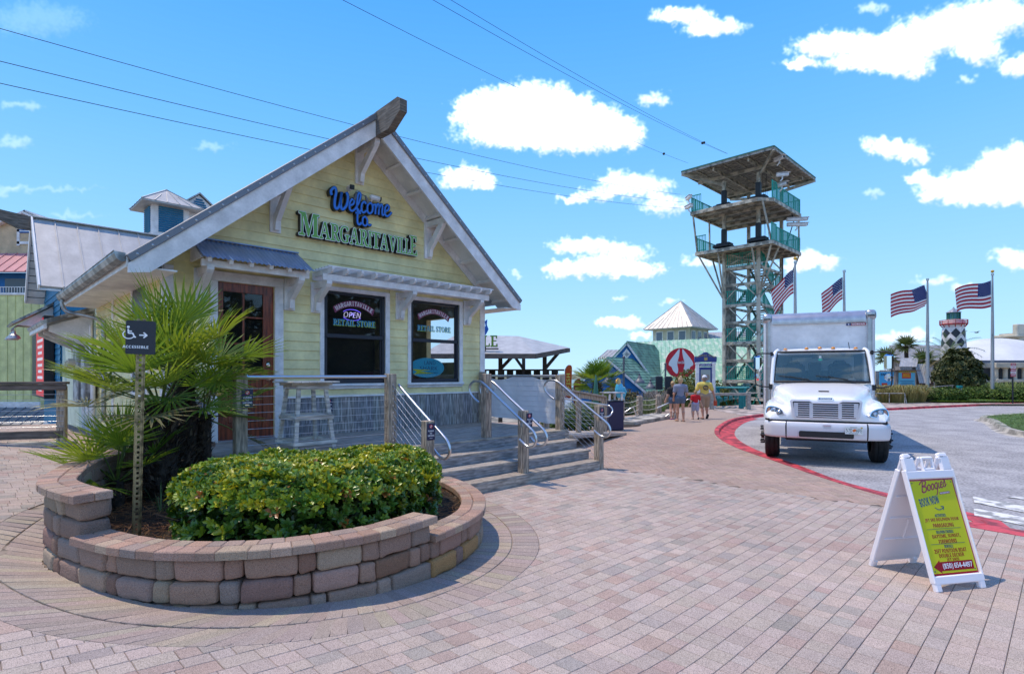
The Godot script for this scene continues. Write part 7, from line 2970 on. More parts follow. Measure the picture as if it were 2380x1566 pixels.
func kiosk()->void:
	var o:=on(1640,948)
	var root:=thing("directory_board","white and navy harbour directory board with an arched top","sign",Vector3(o.x,0,o.z),-.12)
	var m:=MB.new()
	for s in [-1,1]:
		m=MB.new()
		m.box(Vector3(s*.42,1.25,0),Vector3(.17,2.5,.17),.015)
		m.box(Vector3(s*.42,2.38,0),Vector3(.22,.10,.22),.015)
		m.box(Vector3(s*.42,.12,0),Vector3(.22,.25,.22),.015)
		part("post",m,"trim",root)
	m=MB.new()
	m.box(Vector3(0,1.62,-.02),Vector3(.68,1.15,.10),.01)
	m.box(Vector3(0,2.31,.01),Vector3(.66,.17,.11),.01)
	part("panel",m,"navy_blue",root)
	m=MB.new()
	m.col=Color(.33,.37,.33)
	m.box(Vector3(0,1.60,.035),Vector3(.50,.90,.012))
	m.col=Color(.30,.50,.56)
	m.box(Vector3(.02,1.33,.042),Vector3(.44,.3,.004))
	m.col=Color(.30,.25,.20)
	m.prism(spline2(v2([-.22,1.5,-.05,1.55,.05,1.45,.2,1.6,.15,1.8,-.1,1.75,-.2,1.85]),3,true),.041,.045)
	part("map",m,"paint",root)
	m=MB.new()
	m.col=Color(.75,.76,.80)
	letters(m,"DIRECTORY",.56,.10,.003,Transform3D(Basis(),Vector3(0,2.31,.068)),"Droid Serif")
	part("lettering",m,"paint",root)
	m=MB.new()
	m.box(Vector3(0,.75,-.02),Vector3(.68,.55,.06),.01)
	part("lower_panel",m,"trim",root)
	m=MB.new()
	var arch:=spline2(v2([-.56,2.46,-.56,2.74,-.40,2.76,-.25,2.86,.0,3.0,.25,2.86,.40,2.76,.56,2.74,.56,2.46]),3)
	m.prism(arch,-.09,.09)
	var ar:=part("arched_top",m,"navy_blue",root)
	m=MB.new()
	m.col=Color(.45,.33,.10)
	var word:="HARBORWALK VILLAGE"
	for i in word.length():
		if word[i]==" ": continue
		var x:=lerpf(-.47,.47,i/17.0)
		letters(m,word[i],.046,.10,.006,Transform3D(Basis(Vector3.BACK,-x*.55),Vector3(x,2.83-.42*x*x,.092)),"Droid Serif")
	m.prism(v2([0,2.53,.10,2.58,.07,2.66,.1,2.72,.0,2.70,-.1,2.72,-.07,2.66,-.10,2.58]),.09,.10)
	part("gold_lettering",m,"paint",ar)
func lamps()->void:
	for q in [[1450,829,34.0,"dark harbour lamp with two bell shades beside the blue gable"],[1547,845,36.0,"dark harbour lamp with two bell shades below the round sign"]]:
		var t:=at(q[0],q[1],q[2])
		var root:=thing("street_lamp",q[3],"street lamp",Vector3(t.x,-3.2,t.z),.0,"harbour lamps with two bell shades")
		var h: float=t.y+3.2
		var m:=MB.new()
		m.lathe(v2([.14,0,.12,.6,.07,.8,.06,h-.1,.09,h,.0,h+.1]),Vector3(),10)
		part("pole",m,"dark_trim",root)
		for s in [-1,1]:
			m=MB.new()
			m.line(Vector3(0,h-1.02,0),Vector3(s*.98,h-1.02,0),.03,6)
			m.line(Vector3(0,h-.92,0),Vector3(s*.98,h-.94,0),.022,6)
			m.tube(spline(v3([0,h-.1,0,s*.12,h-.5,0,s*.45,h-.8,0,s*.95,h-.9,0]),4),.014,5)
			part("arm",m,"dark_trim",root)
			m=MB.new()
			m.lathe(v2([.0,-.10,.05,-.10,.06,-.25,.12,-.30,.13,-.38,.30,-.56,.34,-.68,.30,-.68,.10,-.42]),Vector3(s*.96,h-.92,0),14)
			part("lamp_shade",m,"dark_trim",root)
	var b:=at(1545,890,35.5)
	var m:=MB.new()
	for k in 2: m.box(Vector3(-.35+k*.6,0,0),Vector3(.42,.85,.2),.03)
	var o:=solo("speaker_cluster",m,"charcoal","two small black panels mounted below the right harbour lamp","speaker")
	o.position=b
func seats()->void:
	var o:=on(1700,950,-.05)
	var root:=thing("giant_beach_chair","oversized teal wooden beach chair beside the directory board","chair",Vector3(o.x,-.05,o.z-.6),1.1)
	var m:=MB.new()
	for k in 5:
		m=MB.new()
		var x:=-.6+k*.30
		m.bar(Vector3(x,.5,-.4),Vector3(x*1.08,1.75+.35*(1.0-absf(k-2)/2.0),-1.0),.27,.05,.01,Vector3(0,0,1))
		part("back_slat",m,"teal",root)
	for k in 5:
		m=MB.new()
		m.bar(Vector3(-.75,.72-k*.07,.75-k*.27),Vector3(.75,.72-k*.07,.75-k*.27),.05,.22)
		part("seat_slat",m,"teal",root)
	for s in [-1,1]:
		m=MB.new()
		m.box(Vector3(s*.95,1.14,.1),Vector3(.34,.06,2.0),.02)
		part("arm_rest",m,"teal",root)
		for z in [.8,-.6]:
			m=MB.new()
			m.box(Vector3(s*.86,.55,z),Vector3(.08,1.14,.26),.01)
			part("leg",m,"teal",root)
	var g:=thing("guard_rail","low weathered timber guard rail in front of the teal chair","railing")
	var a:=on(1655,951); var b:=on(1740,951)
	for p in [a,b]:
		m=MB.new()
		m.box(p+Vector3(0,.42,0),Vector3(.2,.95,.2),.02)
		part("post",m,"grey_wood",g)
	m=MB.new()
	m.bar(a+Vector3(0,.78,0),b+Vector3(0,.78,0),.18,.14,.01)
	m.bar(a+Vector3(0,.78,0),a+Vector3(-1.3,.78,-.2),.18,.14,.01)
	part("rail",m,"grey_wood",g)
	for k in 3:
		var bt:=thing("bench_table",["pale grey picnic bench nearest the tower's left leg","pale grey picnic bench between the tower legs","pale grey picnic bench under the tower's near leg"][k],"bench",on(1716+k*30,944-k*.0,-.2)+Vector3(0,0,-1.2-k*.4),.2,"picnic benches under the tower")
		m=MB.new()
		m.box(Vector3(0,.76,0),Vector3(1.25,.05,.7),.01)
		part("top",m,"grey_wood",bt)
		m=MB.new()
		for s in [-1,1]:
			m.bar(Vector3(s*.5,0,-.4),Vector3(s*.45,.75,.1),.06,.06)
			m.bar(Vector3(s*.5,0,.4),Vector3(s*.45,.75,-.1),.06,.06)
		part("frame",m,"teal_rail",bt)
		m=MB.new()
		m.box(Vector3(0,.45,.55),Vector3(1.25,.05,.26),.01)
		part("seat",m,"grey_wood",bt)
func bush(called: String,label: String,cat: String,base: Vector3,size: Vector3,n: int,leafc: Color,young: Color,sd: int,leafsize: float,trunk:=.0,group:="",gap:=.28,cone:=.0)->Node3D:
	var root:=thing(called,label,cat,base,.0,group)
	var nz:=FastNoiseLite.new()
	nz.seed=sd
	nz.frequency=1.0
	var me:=rosette(5,1.0,.55,sd)
	var xs:=[]
	var cs:=[]
	var tries:=0
	while xs.size()<n and tries<n*12:
		tries+=1
		var d:=Vector3(rng.randfn(),rng.randfn(),rng.randfn()).normalized()
		var rad:=pow(rng.randf(),.30)
		var lump:=1.0+.42*nz.get_noise_3d(d.x*1.5,d.y*1.5,d.z*1.5)
		var p:=d*rad*lump
		if cone>.0:
			var k:=1.0-cone*clampf(p.y*.5+.5,0,1)
			p.x*=k; p.z*=k
		if p.y<-.95: continue
		if nz.get_noise_3d(p.x*3.2+7.0,p.y*3.2,p.z*3.2)>gap and rad>.5: continue
		var w:=Vector3(p.x*size.x*.5,trunk+(p.y+1.0)*size.y*.5,p.z*size.z*.5)
		var up:=(d+Vector3(rng.randf_range(-.6,.6),rng.randf_range(.0,.9),rng.randf_range(-.6,.6))).normalized()
		var x:=up.cross(Vector3(rng.randf_range(-1,1),.1,rng.randf_range(-1,1))).normalized()
		var s:=leafsize*rng.randf_range(.7,1.3)
		xs.append(Transform3D(Basis(x,up,x.cross(up)).scaled(Vector3(s,s,s)),w))
		var c:=leafc.lerp(young,clampf(rng.randf()*.8+.5*nz.get_noise_3d(p.x*2.0,p.y*2.0,p.z*2.0),0,1))
		cs.append(vary(c,.25,.12))
	multi("crown",me,"dull_leaf",xs,cs,root)
	var m:=MB.new()
	var hh:=trunk+size.y*.55
	if trunk>.0:
		m.tube(PackedVector3Array([Vector3(0,-.05,0),Vector3(.04,hh*.5,0),Vector3(0,hh,.03)]),[size.x*.035,size.x*.028,size.x*.015],8)
	for i in 9:
		var d:=Vector3(rng.randf_range(-1,1),rng.randf_range(.3,1.0),rng.randf_range(-1,1))*size*.36
		var b:=Vector3(0,trunk*.9+.02,0) if trunk>.0 else Vector3(rng.randf_range(-.25,.25)*size.x,0,rng.randf_range(-.25,.25)*size.z)
		m.tube(PackedVector3Array([b,b+d*.5+Vector3(0,.1*size.y,0),b+d]),[size.x*.014,size.x*.01,size.x*.004],5)
	part("trunk",m,"bark",root)
	return root
func grass_clump(label: String,base: Vector3,n: int,l: float,spread: float,c: Color,c2: Color,group:="",lean:=Vector3())->void:
	var st:=MB.new()
	for i in n:
		var a:=rng.randf()*TAU
		var k:=sqrt(rng.randf())
		var b:=Vector3(cos(a),0,sin(a))*k*spread*.35
		var a2:=a+rng.randf_range(-.6,.6)
		var d:=Vector3(cos(a2),0,sin(a2))+lean
		var ll:=l*rng.randf_range(.6,1.1)
		var out:=spread*(.25+.75*k)*rng.randf_range(.6,1.0)
		var s:=d.cross(Vector3.UP).normalized()*ll*.012
		st.col=vary(c.lerp(c2,rng.randf()),.25,.1)
		var p1:=b+d*out*.25+Vector3(0,ll*.62,0)
		var p2:=b+d*out*.6+Vector3(0,ll*.85,0)
		var p3:=b+d*out+Vector3(0,ll*rng.randf_range(.45,.75),0)
		st.quad(b-s,p1-s,p1+s,b+s); st.quad(p1-s,p2-s*.7,p2+s*.7,p1+s); st.tri(p2-s*.7,p3,p2+s*.7)
	var o:=solo("ornamental_grass",st,"dull_leaf",label,"ornamental grass",group)
	o.position=base
func harbour_plants()->void:
	var fans:=[fan(11,22,1.9,.62,.022),fan(12,20,1.7,.66,.022)]
	var p:=at(1388,902,26.0)
	fan_palm("fan_palm","bushy fan palm with a short dark trunk beyond the ramp railing",Vector3(p.x,-.5,p.z),1.85,.22,34,.75,1.1,fans,-.35)
	var b:=at(1440,915,29.0)
	bush("bush","rounded bush with small brownish green leaves right of the fan palm","bush",Vector3(b.x,-.7,b.z),Vector3(2.3,1.75,2.0),1500,Color(.07,.085,.03),Color(.20,.15,.05),31,.11)
	b=at(1500,918,27.5)
	for q in [[1478,26.0,"spiky green grass clump left of the rope fence post"],[1512,26.5,"spiky green grass clump behind the rope fence"],[1495,25.2,"spiky green grass clump just behind the rope fence"]]:
		var g:=at(q[0],930,q[1])
		grass_clump(q[2],Vector3(g.x,-.35,g.z),110,1.15,.95,Color(.09,.14,.05),Color(.16,.20,.08),"grass clumps by the rope fence")
	b=at(1536,920,30.0)
	grass_clump("grey leafless twiggy shrub left of the walking family",Vector3(b.x,-.3,b.z),260,1.35,1.3,Color(.16,.14,.12),Color(.24,.21,.18))
	b=at(1612,905,36.0)
	bush("tree","broad yellow green leafy tree behind the directory board","tree",Vector3(b.x,-1.6,b.z),Vector3(3.9,3.1,3.0),2600,Color(.07,.11,.015),Color(.24,.22,.03),41,.13,.4)
	b=at(1672,905,37.0)
	bush("bush","yellow green bush between the directory board and the tower","bush",Vector3(b.x,-1.2,b.z),Vector3(1.6,2.4,1.5),900,Color(.07,.11,.015),Color(.22,.21,.03),42,.12)
	b=at(1320,965,17.5)
	bush("hedge","low trimmed green hedge beyond the ramp railing","hedge",Vector3(b.x,-.05,b.z),Vector3(1.7,.75,1.0),1300,Color(.05,.11,.02),Color(.13,.20,.04),43,.07)
	for q in [[1345,19.5,.5],[1378,20.0,.62]]:
		var g:=at(q[0],940,q[1])
		grass_clump("soft green grass clump behind the low hedge",Vector3(g.x,.1,g.z),120,.8,.8,Color(.08,.13,.03),Color(.17,.22,.06),"grass clumps behind the low hedge")
	b=at(1538,945,27.0)
	grass_clump("low light green grass at the end of the stone edging",Vector3(b.x,.0,b.z),160,.45,.5,Color(.10,.18,.03),Color(.18,.26,.06))
func rope_fence()->void:
	var root:=thing("rope_fence","short timber posts strung with pale ropes beside the steps to the harbour","fence")
	var ps:=[on(1444,984),on(1487,972),on(1531,967)]
	for p in ps:
		var m:=MB.new()
		m.box(p+Vector3(0,.42,0),Vector3(.22,.95,.22),.02)
		m.box(p+Vector3(0,.91,0),Vector3(.19,.04,.19),.02)
		part("post",m,"post_wood",root)
	for i in 2:
		for k in 4:
			var a: Vector3=ps[i]+Vector3(0,.78-k*.2,0)
			var b: Vector3=ps[i+1]+Vector3(0,.78-k*.2,0)
			var m:=MB.new()
			m.col=Color(.55,.50,.42)
			m.tube(PackedVector3Array([a,a.lerp(b,.25)-Vector3(0,.05,0),a.lerp(b,.5)-Vector3(0,.07,0),a.lerp(b,.75)-Vector3(0,.05,0),b]),.014,6)
			part("rope",m,"fabric",root)
	var g:=thing("stair_handrail","galvanised pipe handrails leading down the harbour steps","railing")
	for q in [[1438,968,1474,948,1482,975],[1528,948,1568,934,1568,975],[1535,975,1572,957,1572,980],[1596,930,1606,928,1610,970]]:
		var m:=MB.new()
		var d:=22.5
		m.tube(spline(PackedVector3Array([at(q[0],q[1],d),at(q[2]-6,q[3],d),at(q[2],q[3]+3,d),at(q[4],q[5],d)]),4),.025,7)
		part("pipe",m,"steel",g)
	var m:=MB.new()
	var a:=on(1446,988); var b:=on(1548,970)
	m.bar(a+Vector3(0,.06,-.3),b+Vector3(0,.06,-.3),1.1,.14,.02)
	struct("stone_kerb",m,"concrete")
func bird_statue()->void:
	var o:=on(1458,985)
	var root:=thing("bird_statue","painted blue bird statue with yellow head standing on a teal post","statue",Vector3(o.x,.0,o.z-1.2),-.7)
	var m:=MB.new()
	m.lathe(v2([.07,.0,.06,.75,.10,.82,.0,.86]),Vector3(),10)
	part("post",m,"teal",root)
	m=MB.new()
	m.col=Color(.06,.42,.62)
	m.lathe(v2([.0,-.02,.07,.0,.15,.12,.19,.28,.18,.42,.13,.56,.08,.64,.0,.68]),Vector3(0,.84,0),16,false,Basis(Vector3.RIGHT,.22))
	m.tube(v3([.0,.95,-.1,.0,.78,-.2,0,.62,-.26]),[.10,.07,.02],8)
	part("body",m,"gloss",root)
	m=MB.new()
	m.col=Color(.62,.50,.25)
	m.tube(v3([0,1.40,.13,0,1.53,.17,0,1.63,.2,0,1.67,.2]),[.09,.085,.07,.02],12)
	part("head",m,"gloss",root)
	m=MB.new()
	m.col=Color(.75,.36,.02)
	m.tube(v3([0,1.60,.24,0,1.57,.33,0,1.47,.37]),[.035,.03,.01],8)
	part("beak",m,"gloss",root)
	for s in [-1,1]:
		m=MB.new()
		m.col=Color(.10,.50,.70)
		m.tube(v3([s*.15,1.32,.04,s*.19,1.15,.0,s*.13,.95,-.08]),[.04,.07,.02],8)
		part("wing",m,"gloss",root)
func feather_flags()->void:
	for q in [[1313,848,905,33.0,Color(.68,.12,.02),"orange feather flag far behind the deck"],[1333,880,930,31.0,Color(.45,.05,.06),"short red feather flag far behind the deck"]]:
		var t:=at(q[0],q[1],q[3])
		var root:=thing("feather_flag",q[5],"flag",Vector3(t.x,-1.5,t.z),.0,"feather flags on the harbour walk")
		var h: float=t.y+1.5
		var m:=MB.new()
		m.tube(spline(v3([0,-1.5,0,0,h-.8,0,.05,h-.2,0,.22,h,0]),4),.02,6)
		part("pole",m,"alu_paint",root)
		m=MB.new()
		m.col=q[4]
		m.prism(spline2(v2([.0,h-1.9,.0,h-.6,.06,h-.15,.24,h,.42,h-.12,.40,h-.8,.36,h-1.9]),3,true),-.006,.006)
		part("sail",m,"flagcloth",root)
		m=MB.new()
		m.col=Color(.75,.65,.1)
		letters(m,"FISH",.9,.22,.002,Transform3D(Basis(Vector3.BACK,PI/2),Vector3(.2,h-.95,.008)))
		part("lettering",m,"paint",root)
	for k in 4:
		var c:=at(1322+k*18,893+(k % 2)*4,60.0)
		var b:=thing("moored_boat",["white motor boat moored far behind the orange feather flag","white motor boat moored far behind the red feather flag","white motor boat moored between the feather flags and the palm","white motor boat moored just left of the far palm"][k],"boat",Vector3(c.x,-3.3,c.z),.4*k,"moored boats in the harbour")
		var m:=MB.new()
		m.rock(Vector3(0,.9,0),Vector3(2.0,1.4,5.5),.6,Basis(),.0,FastNoiseLite.new(),Vector3i(5,4,8))
		part("hull",m,"truck_white",b)
		m=MB.new()
		m.box(Vector3(0,2.0,-.2),Vector3(1.4,.9,1.8),.2)
		m.box(Vector3(0,2.9,-.3),Vector3(1.7,.08,2.2),.03)
		part("cabin",m,"truck_white",b)
		m=MB.new()
		for s in [-1,1]: m.line(Vector3(s*.7,2.0,-1.1),Vector3(s*.7,2.9,-1.1),.03,5)
		part("top_frame",m,"steel",b)
func right_side()->void:
	flags()
	lighthouse()
	right_plants()
	shacks()
	tent()
	small_right()
	mirrored_edge()
func flags()->void:
	var spots:=[[1849,31.7,612,.62,-.30,1.35,"leftmost of four, drooping beside the tower"],[1963,34.5,633,.50,-.34,1.35,"second from the left, its free end forked"],[2157,37.5,652,.22,-.10,1.7,"third from the left, right of the truck"],[2308,38.0,640,.20,.06,1.8,"rightmost, blowing nearly level above the lighthouse"]]
	for i in 4:
		var s: Array=spots[i]
		var top:=at(s[0],s[2],s[1])
		var base:=Vector3(top.x,.0,top.z)
		var h:=top.y
		var root:=thing("flagpole",["leftmost grey flagpole, rising behind the truck near the tower","second grey flagpole from the left, rising behind the truck","grey flagpole standing on the far pavement right of the truck","rightmost grey flagpole, standing behind the hedge"][i],"flagpole",base,.0,"flagpoles round the drive")
		var m:=MB.new()
		m.lathe(v2([.11,.0,.10,h*.5,.05,h]),Vector3(),12)
		m.lathe(v2([.2,.0,.2,.03,.12,.08]),Vector3(),12)
		part("pole",m,"steel_dull",root)
		m=MB.new()
		m.lathe(v2([.0,0,.085,.0,.085,.14,.0,.16]),Vector3(0,h,0),10)
		part("truck_cap",m,"alu",root)
		if i in [0,3]:
			m=MB.new()
			m.col=Color(.62,.36,.03)
			m.lathe(v2([.0,-.11,.08,-.07,.11,.0,.08,.07,.0,.11]),Vector3(0,h+.28,0),12)
			part("finial_ball",m,"gloss",root)
		m=MB.new()
		m.line(Vector3(-.1,h-.1,.06),Vector3(-.12,h*.45,.06),.012,4)
		m.box(Vector3(-.08,h*.52,.06),Vector3(.06,.3,.06),.01)
		part("halyard",m,"alu",root)
		flag(Vector3(base.x-.10,h-.35,base.z),s,i)
func flag(hoist: Vector3,s: Array,k: int)->void:
	var root:=thing("national_flag","red and white striped flag, "+str(s[6]),"flag",hoist,.0,"flags on the flagpoles")
	var W: float=s[5]*1.62
	var Hh: float=s[5]
	var f:=func(u: float,v: float)->Vector3:
		var wave:=.16*sin(u*6.5+k*1.9+v*.9)*u
		var drop: float=s[3]*W*(u*.75+.25*u*u)
		var shrink: float=1.0-float(s[3])*.55
		var y:=-v*Hh*(1.0-.12*u)-drop+float(s[4])*v*u*.6+.07*sin(u*7.0+k)
		if k==2 and v>.55: y+=.35*(v-.55)*Hh*(1.0-u)
		return Vector3(-u*W*shrink-(.12*sin(v*5.0+k)*(1.0-u) if k==2 else .0)+float(s[4])*v*-.5*u,y,wave*1.6+.25*u)
	for i in 13:
		var m:=MB.new()
		m.col=Color(.42,.012,.035) if i % 2==0 else Color(.80,.79,.79)
		var pts:=PackedVector3Array()
		for j in 2:
			for x in 19: pts.push_back(f.call((x/18.0) if i>6 else lerpf(.4,1.0,x/18.0),(i+j)/13.0))
		m.sheet(pts,19,2)
		for q in m.c.size(): m.c[q]=m.col
		part("stripe",m,"flagcloth",root)
	var m:=MB.new()
	m.col=Color(.018,.03,.16)
	var pts:=PackedVector3Array()
	for j in 8:
		for x in 9: pts.push_back(f.call(x/8.0*.4,j/7.0*7.0/13.0))
	m.sheet(pts,9,8)
	for q in m.c.size(): m.c[q]=m.col
	part("field",m,"flagcloth",root)
	m=MB.new()
	m.col=Color(.75,.75,.78)
	for r in 9:
		for c in (6 if r % 2==0 else 5):
			var u:=(c+(.5 if r % 2==0 else 1.0))/6.0*.4
			var v:=(r+.7)/9.4*7.0/13.0
			var p: Vector3=f.call(u,v)
			for e in 2:
				for t in 3:
					var a:=TAU*t/3.0+PI*e
					m.tri(p+Vector3(sin(a)*.045,cos(a)*.045,.02),p+Vector3(sin(a+2.1)*.02,cos(a+2.1)*.02,.02),p+Vector3(sin(a-2.1)*.02,cos(a-2.1)*.02,.02))
	part("stars",m,"flagcloth",root).set_meta("kind","stuff")
func lighthouse()->void:
	var d:=58.0
	var o:=at(2217.5,870,d)
	var f:=func(y: float)->float: return 1.8-(y-870.0)/FOC*d
	var w:=func(px: float)->float: return px/FOC*d*.5
	var root:=thing("lighthouse","small white lighthouse with black diamonds, red gallery and glazed lantern","lighthouse",Vector3(o.x,0,o.z))
	var m:=MB.new()
	m.lathe(PackedVector2Array([Vector2(w.call(58),0),Vector2(w.call(46),f.call(790)),Vector2(w.call(42),f.call(757))]),Vector3(),24)
	part("shaft",m,"trim",root)
	for row in 2:
		for k in 7:
			m=MB.new()
			var yc: float=f.call(775) if row==0 else f.call(797)
			var hh: float=w.call(23)
			var a:=TAU*k/7.0+(PI/7.0 if row else .0)+.42
			var pt:=func(da: float,dy: float)->Vector3:
				var y:=yc+dy
				var r: float=lerpf(w.call(58),w.call(42),y/f.call(757))+.015
				return Vector3(sin(a+da)*r,y,cos(a+da)*r)
			var n:=6
			for i in n:
				var t0:=lerpf(-1.0,1.0,float(i)/n); var t1:=lerpf(-1.0,1.0,float(i+1)/n)
				var b0:=(1.0-absf(t0))*hh; var b1:=(1.0-absf(t1))*hh
				m.quad(pt.call(t0*.43,-b0),pt.call(t0*.43,b0),pt.call(t1*.43,b1),pt.call(t1*.43,-b1))
			part("black_diamond",m,"charcoal",root)
	m=MB.new()
	m.lathe(PackedVector2Array([Vector2(w.call(42),f.call(757)),Vector2(w.call(40),f.call(744)),Vector2(w.call(36),f.call(743)),Vector2(0,f.call(743))]),Vector3(),24)
	part("neck",m,"pink_white",root)
	m=MB.new()
	m.lathe(PackedVector2Array([Vector2(w.call(40),f.call(755)),Vector2(w.call(54),f.call(754)),Vector2(w.call(54),f.call(752)),Vector2(w.call(40),f.call(752))]),Vector3(),24)
	for i in 12:
		var a:=TAU*i/12.0
		var dr:=Vector3(sin(a),0,cos(a))
		m.line(dr*w.call(53)+Vector3(0,f.call(753),0),dr*w.call(53)+Vector3(0,f.call(744),0),.03,5)
		m.line(dr*w.call(52)+Vector3(0,f.call(754),0),dr*w.call(41)+Vector3(0,f.call(761),0),.04,5)
	for y in [744.5,748.5]:
		var rp:=PackedVector3Array()
		for i in 25: rp.push_back(Vector3(sin(TAU*i/24.0)*w.call(53),f.call(y),cos(TAU*i/24.0)*w.call(53)))
		m.tube(rp,.03,5)
	part("gallery",m,"kerb_red",root)
	m=MB.new()
	m.lathe(PackedVector2Array([Vector2(w.call(22),f.call(743)),Vector2(w.call(22),f.call(727))]),Vector3(),8,true)
	part("lantern_glass",m,"lantern_pane",root)
	m=MB.new()
	for i in 8:
		var a:=TAU*i/8.0
		m.box(Vector3(sin(a),0,cos(a))*w.call(24)+Vector3(0,(f.call(743)+f.call(727))*.5,0),Vector3(.10,f.call(727)-f.call(743),.10))
	part("lantern_mullion",m,"tower_dark",root)
	m=MB.new()
	m.lathe(PackedVector2Array([Vector2(w.call(24),f.call(727)),Vector2(w.call(31),f.call(726.5)),Vector2(w.call(4),f.call(717)),Vector2(w.call(3),f.call(714)),Vector2(0,f.call(713))]),Vector3(),8,true)
	part("roof",m,"zinc",root)
func tall_palm(label: String,base: Vector3,h: float,fr: int,len: float,fans: Array,feather: bool)->void:
	var root:=thing("palm_tree",label,"palm",base)
	var m:=MB.new()
	m.tube(PackedVector3Array([Vector3(0,-.1,0),Vector3(.08,h*.5,0),Vector3(0,h,0)]),[.22,.17,.2],10)
	part("trunk",m,"bark",root)
	for i in fr:
		var a:=i*2.399
		var el:=lerpf(1.3,-.5,float(i)/fr)
		var d:=Vector3(cos(a)*cos(el),sin(el),sin(a)*cos(el))
		var c:=Color(.075,.13,.03).lerp(Color(.17,.19,.06),rng.randf())
		if not feather: frond(root,fans,Vector3(0,h,0),d,len*.5,len*.9,c,-.2)
		else:
			m=MB.new()
			m.col=vary(c if el>-.15 else Color(.30,.23,.10),.2)
			var p:=Vector3(0,h,0)
			var dir:=d
			for k in 12:
				var q:=p+dir*len/6.0
				var side:=dir.cross(Vector3.UP).normalized()
				for sg in [-1.0,1.0]:
					for z in 2:
						var r:=p.lerp(q,z*.5)
						var tip: Vector3=r+side*sg*len*.22*sin(PI*(k+1.5)/14.0)+dir*len*.13-Vector3(0,.05+.05*len,0)
						m.tri(r,tip,r+dir*.07)
				p=q
				dir=(dir+Vector3(0,-.13,0)).normalized()
			part("frond",m,"palm_leaf",root)
func right_plants()->void:
	var fans:=[fan(21,16,2.1,1.0,.05),fan(22,15,1.9,1.0,.05)]
	var p:=at(2107,870,56.0)
	tall_palm("tall fan palm standing before the grey roofed building",Vector3(p.x,0,p.z),4.6,24,1.0,fans,false)
	p=at(2148,870,52.0)
	tall_palm("short fan palm behind the third flagpole",Vector3(p.x,0,p.z),3.0,18,1.0,fans,false)
	p=at(2062,870,58.0)
	tall_palm("fan palm half hidden behind the truck's right mirror",Vector3(p.x,0,p.z),3.4,18,1.1,fans,false)
	p=at(2205,870,50.0)
	tall_palm("feather palm with drooping dry fronds behind the dark tree",Vector3(p.x,0,p.z),3.4,30,1.5,fans,true)
	p=at(2228,905,42.0)
	bush("tree","dark glossy conical magnolia tree standing behind the hedge","tree",Vector3(p.x,.0,p.z),Vector3(3.7,3.3,3.4),5200,Color(.03,.055,.016),Color(.13,.13,.03),61,.20,.25,"",.26,.45)
	for q in [[2130,2260,36.5,"clipped green hedge right of the ornamental grass"],[2225,2330,38.5,"long clipped green hedge under the dark tree"],[2310,2440,37.0,"clipped green hedge at the right edge, behind the red and white sign"]]:
		var a:=at(q[0],900,q[2]); var b:=at(q[1],900,q[2])
		bush("hedge",q[3],"hedge",Vector3((a.x+b.x)*.5,-.02,a.z),Vector3((b.x-a.x)*1.05,.95,1.5),2600,Color(.05,.10,.012),Color(.17,.24,.03),62,.10,.0,"clipped hedges on the far verge",.5)
	for q in [[2060,35.8,.9,"tall arching ornamental grass nearest the truck"],[2085,35.4,1.05,"tall arching ornamental grass left of the third flagpole"],[2112,35.6,1.05,"tall arching ornamental grass just left of the third flagpole's foot"],[2134,36.0,.95,"brownish arching ornamental grass behind the third flagpole"]]:
		var b:=at(q[0],900,q[1])
		grass_clump(q[3],Vector3(b.x,0,b.z),330,1.25,1.15,Color(.20,.20,.05),Color(.34,.27,.10),"ornamental grasses on the far verge",Vector3(-.35,0,.1))
	for k in 7:
		var b:=at(2278+k*17+(k % 2)*5,900,41.0+(k % 3))
		grass_clump("spiky light green plant behind the hedge",Vector3(b.x,.2,b.z),70,1.15,.85,Color(.10,.18,.03),Color(.22,.28,.07),"spiky plants behind the hedge")
func poster(root: Node3D,c: Vector3,w: float,h: float,k: Color,lines: Array)->void:
	var m:=MB.new()
	m.col=k
	m.box(c,Vector3(w,h,.06),.01)
	var p:=part("poster",m,"paint",root)
	for l in lines:
		m=MB.new()
		m.col=l[5]
		if l[0]=="": m.box(c+Vector3(l[1],l[2],.034),Vector3(l[3],l[4],.01))
		else: letters(m,l[0],l[3],l[4],.006,Transform3D(Basis(),c+Vector3(l[1],l[2],.042)),"Droid Sans")
		part("print",m,"paint",p)
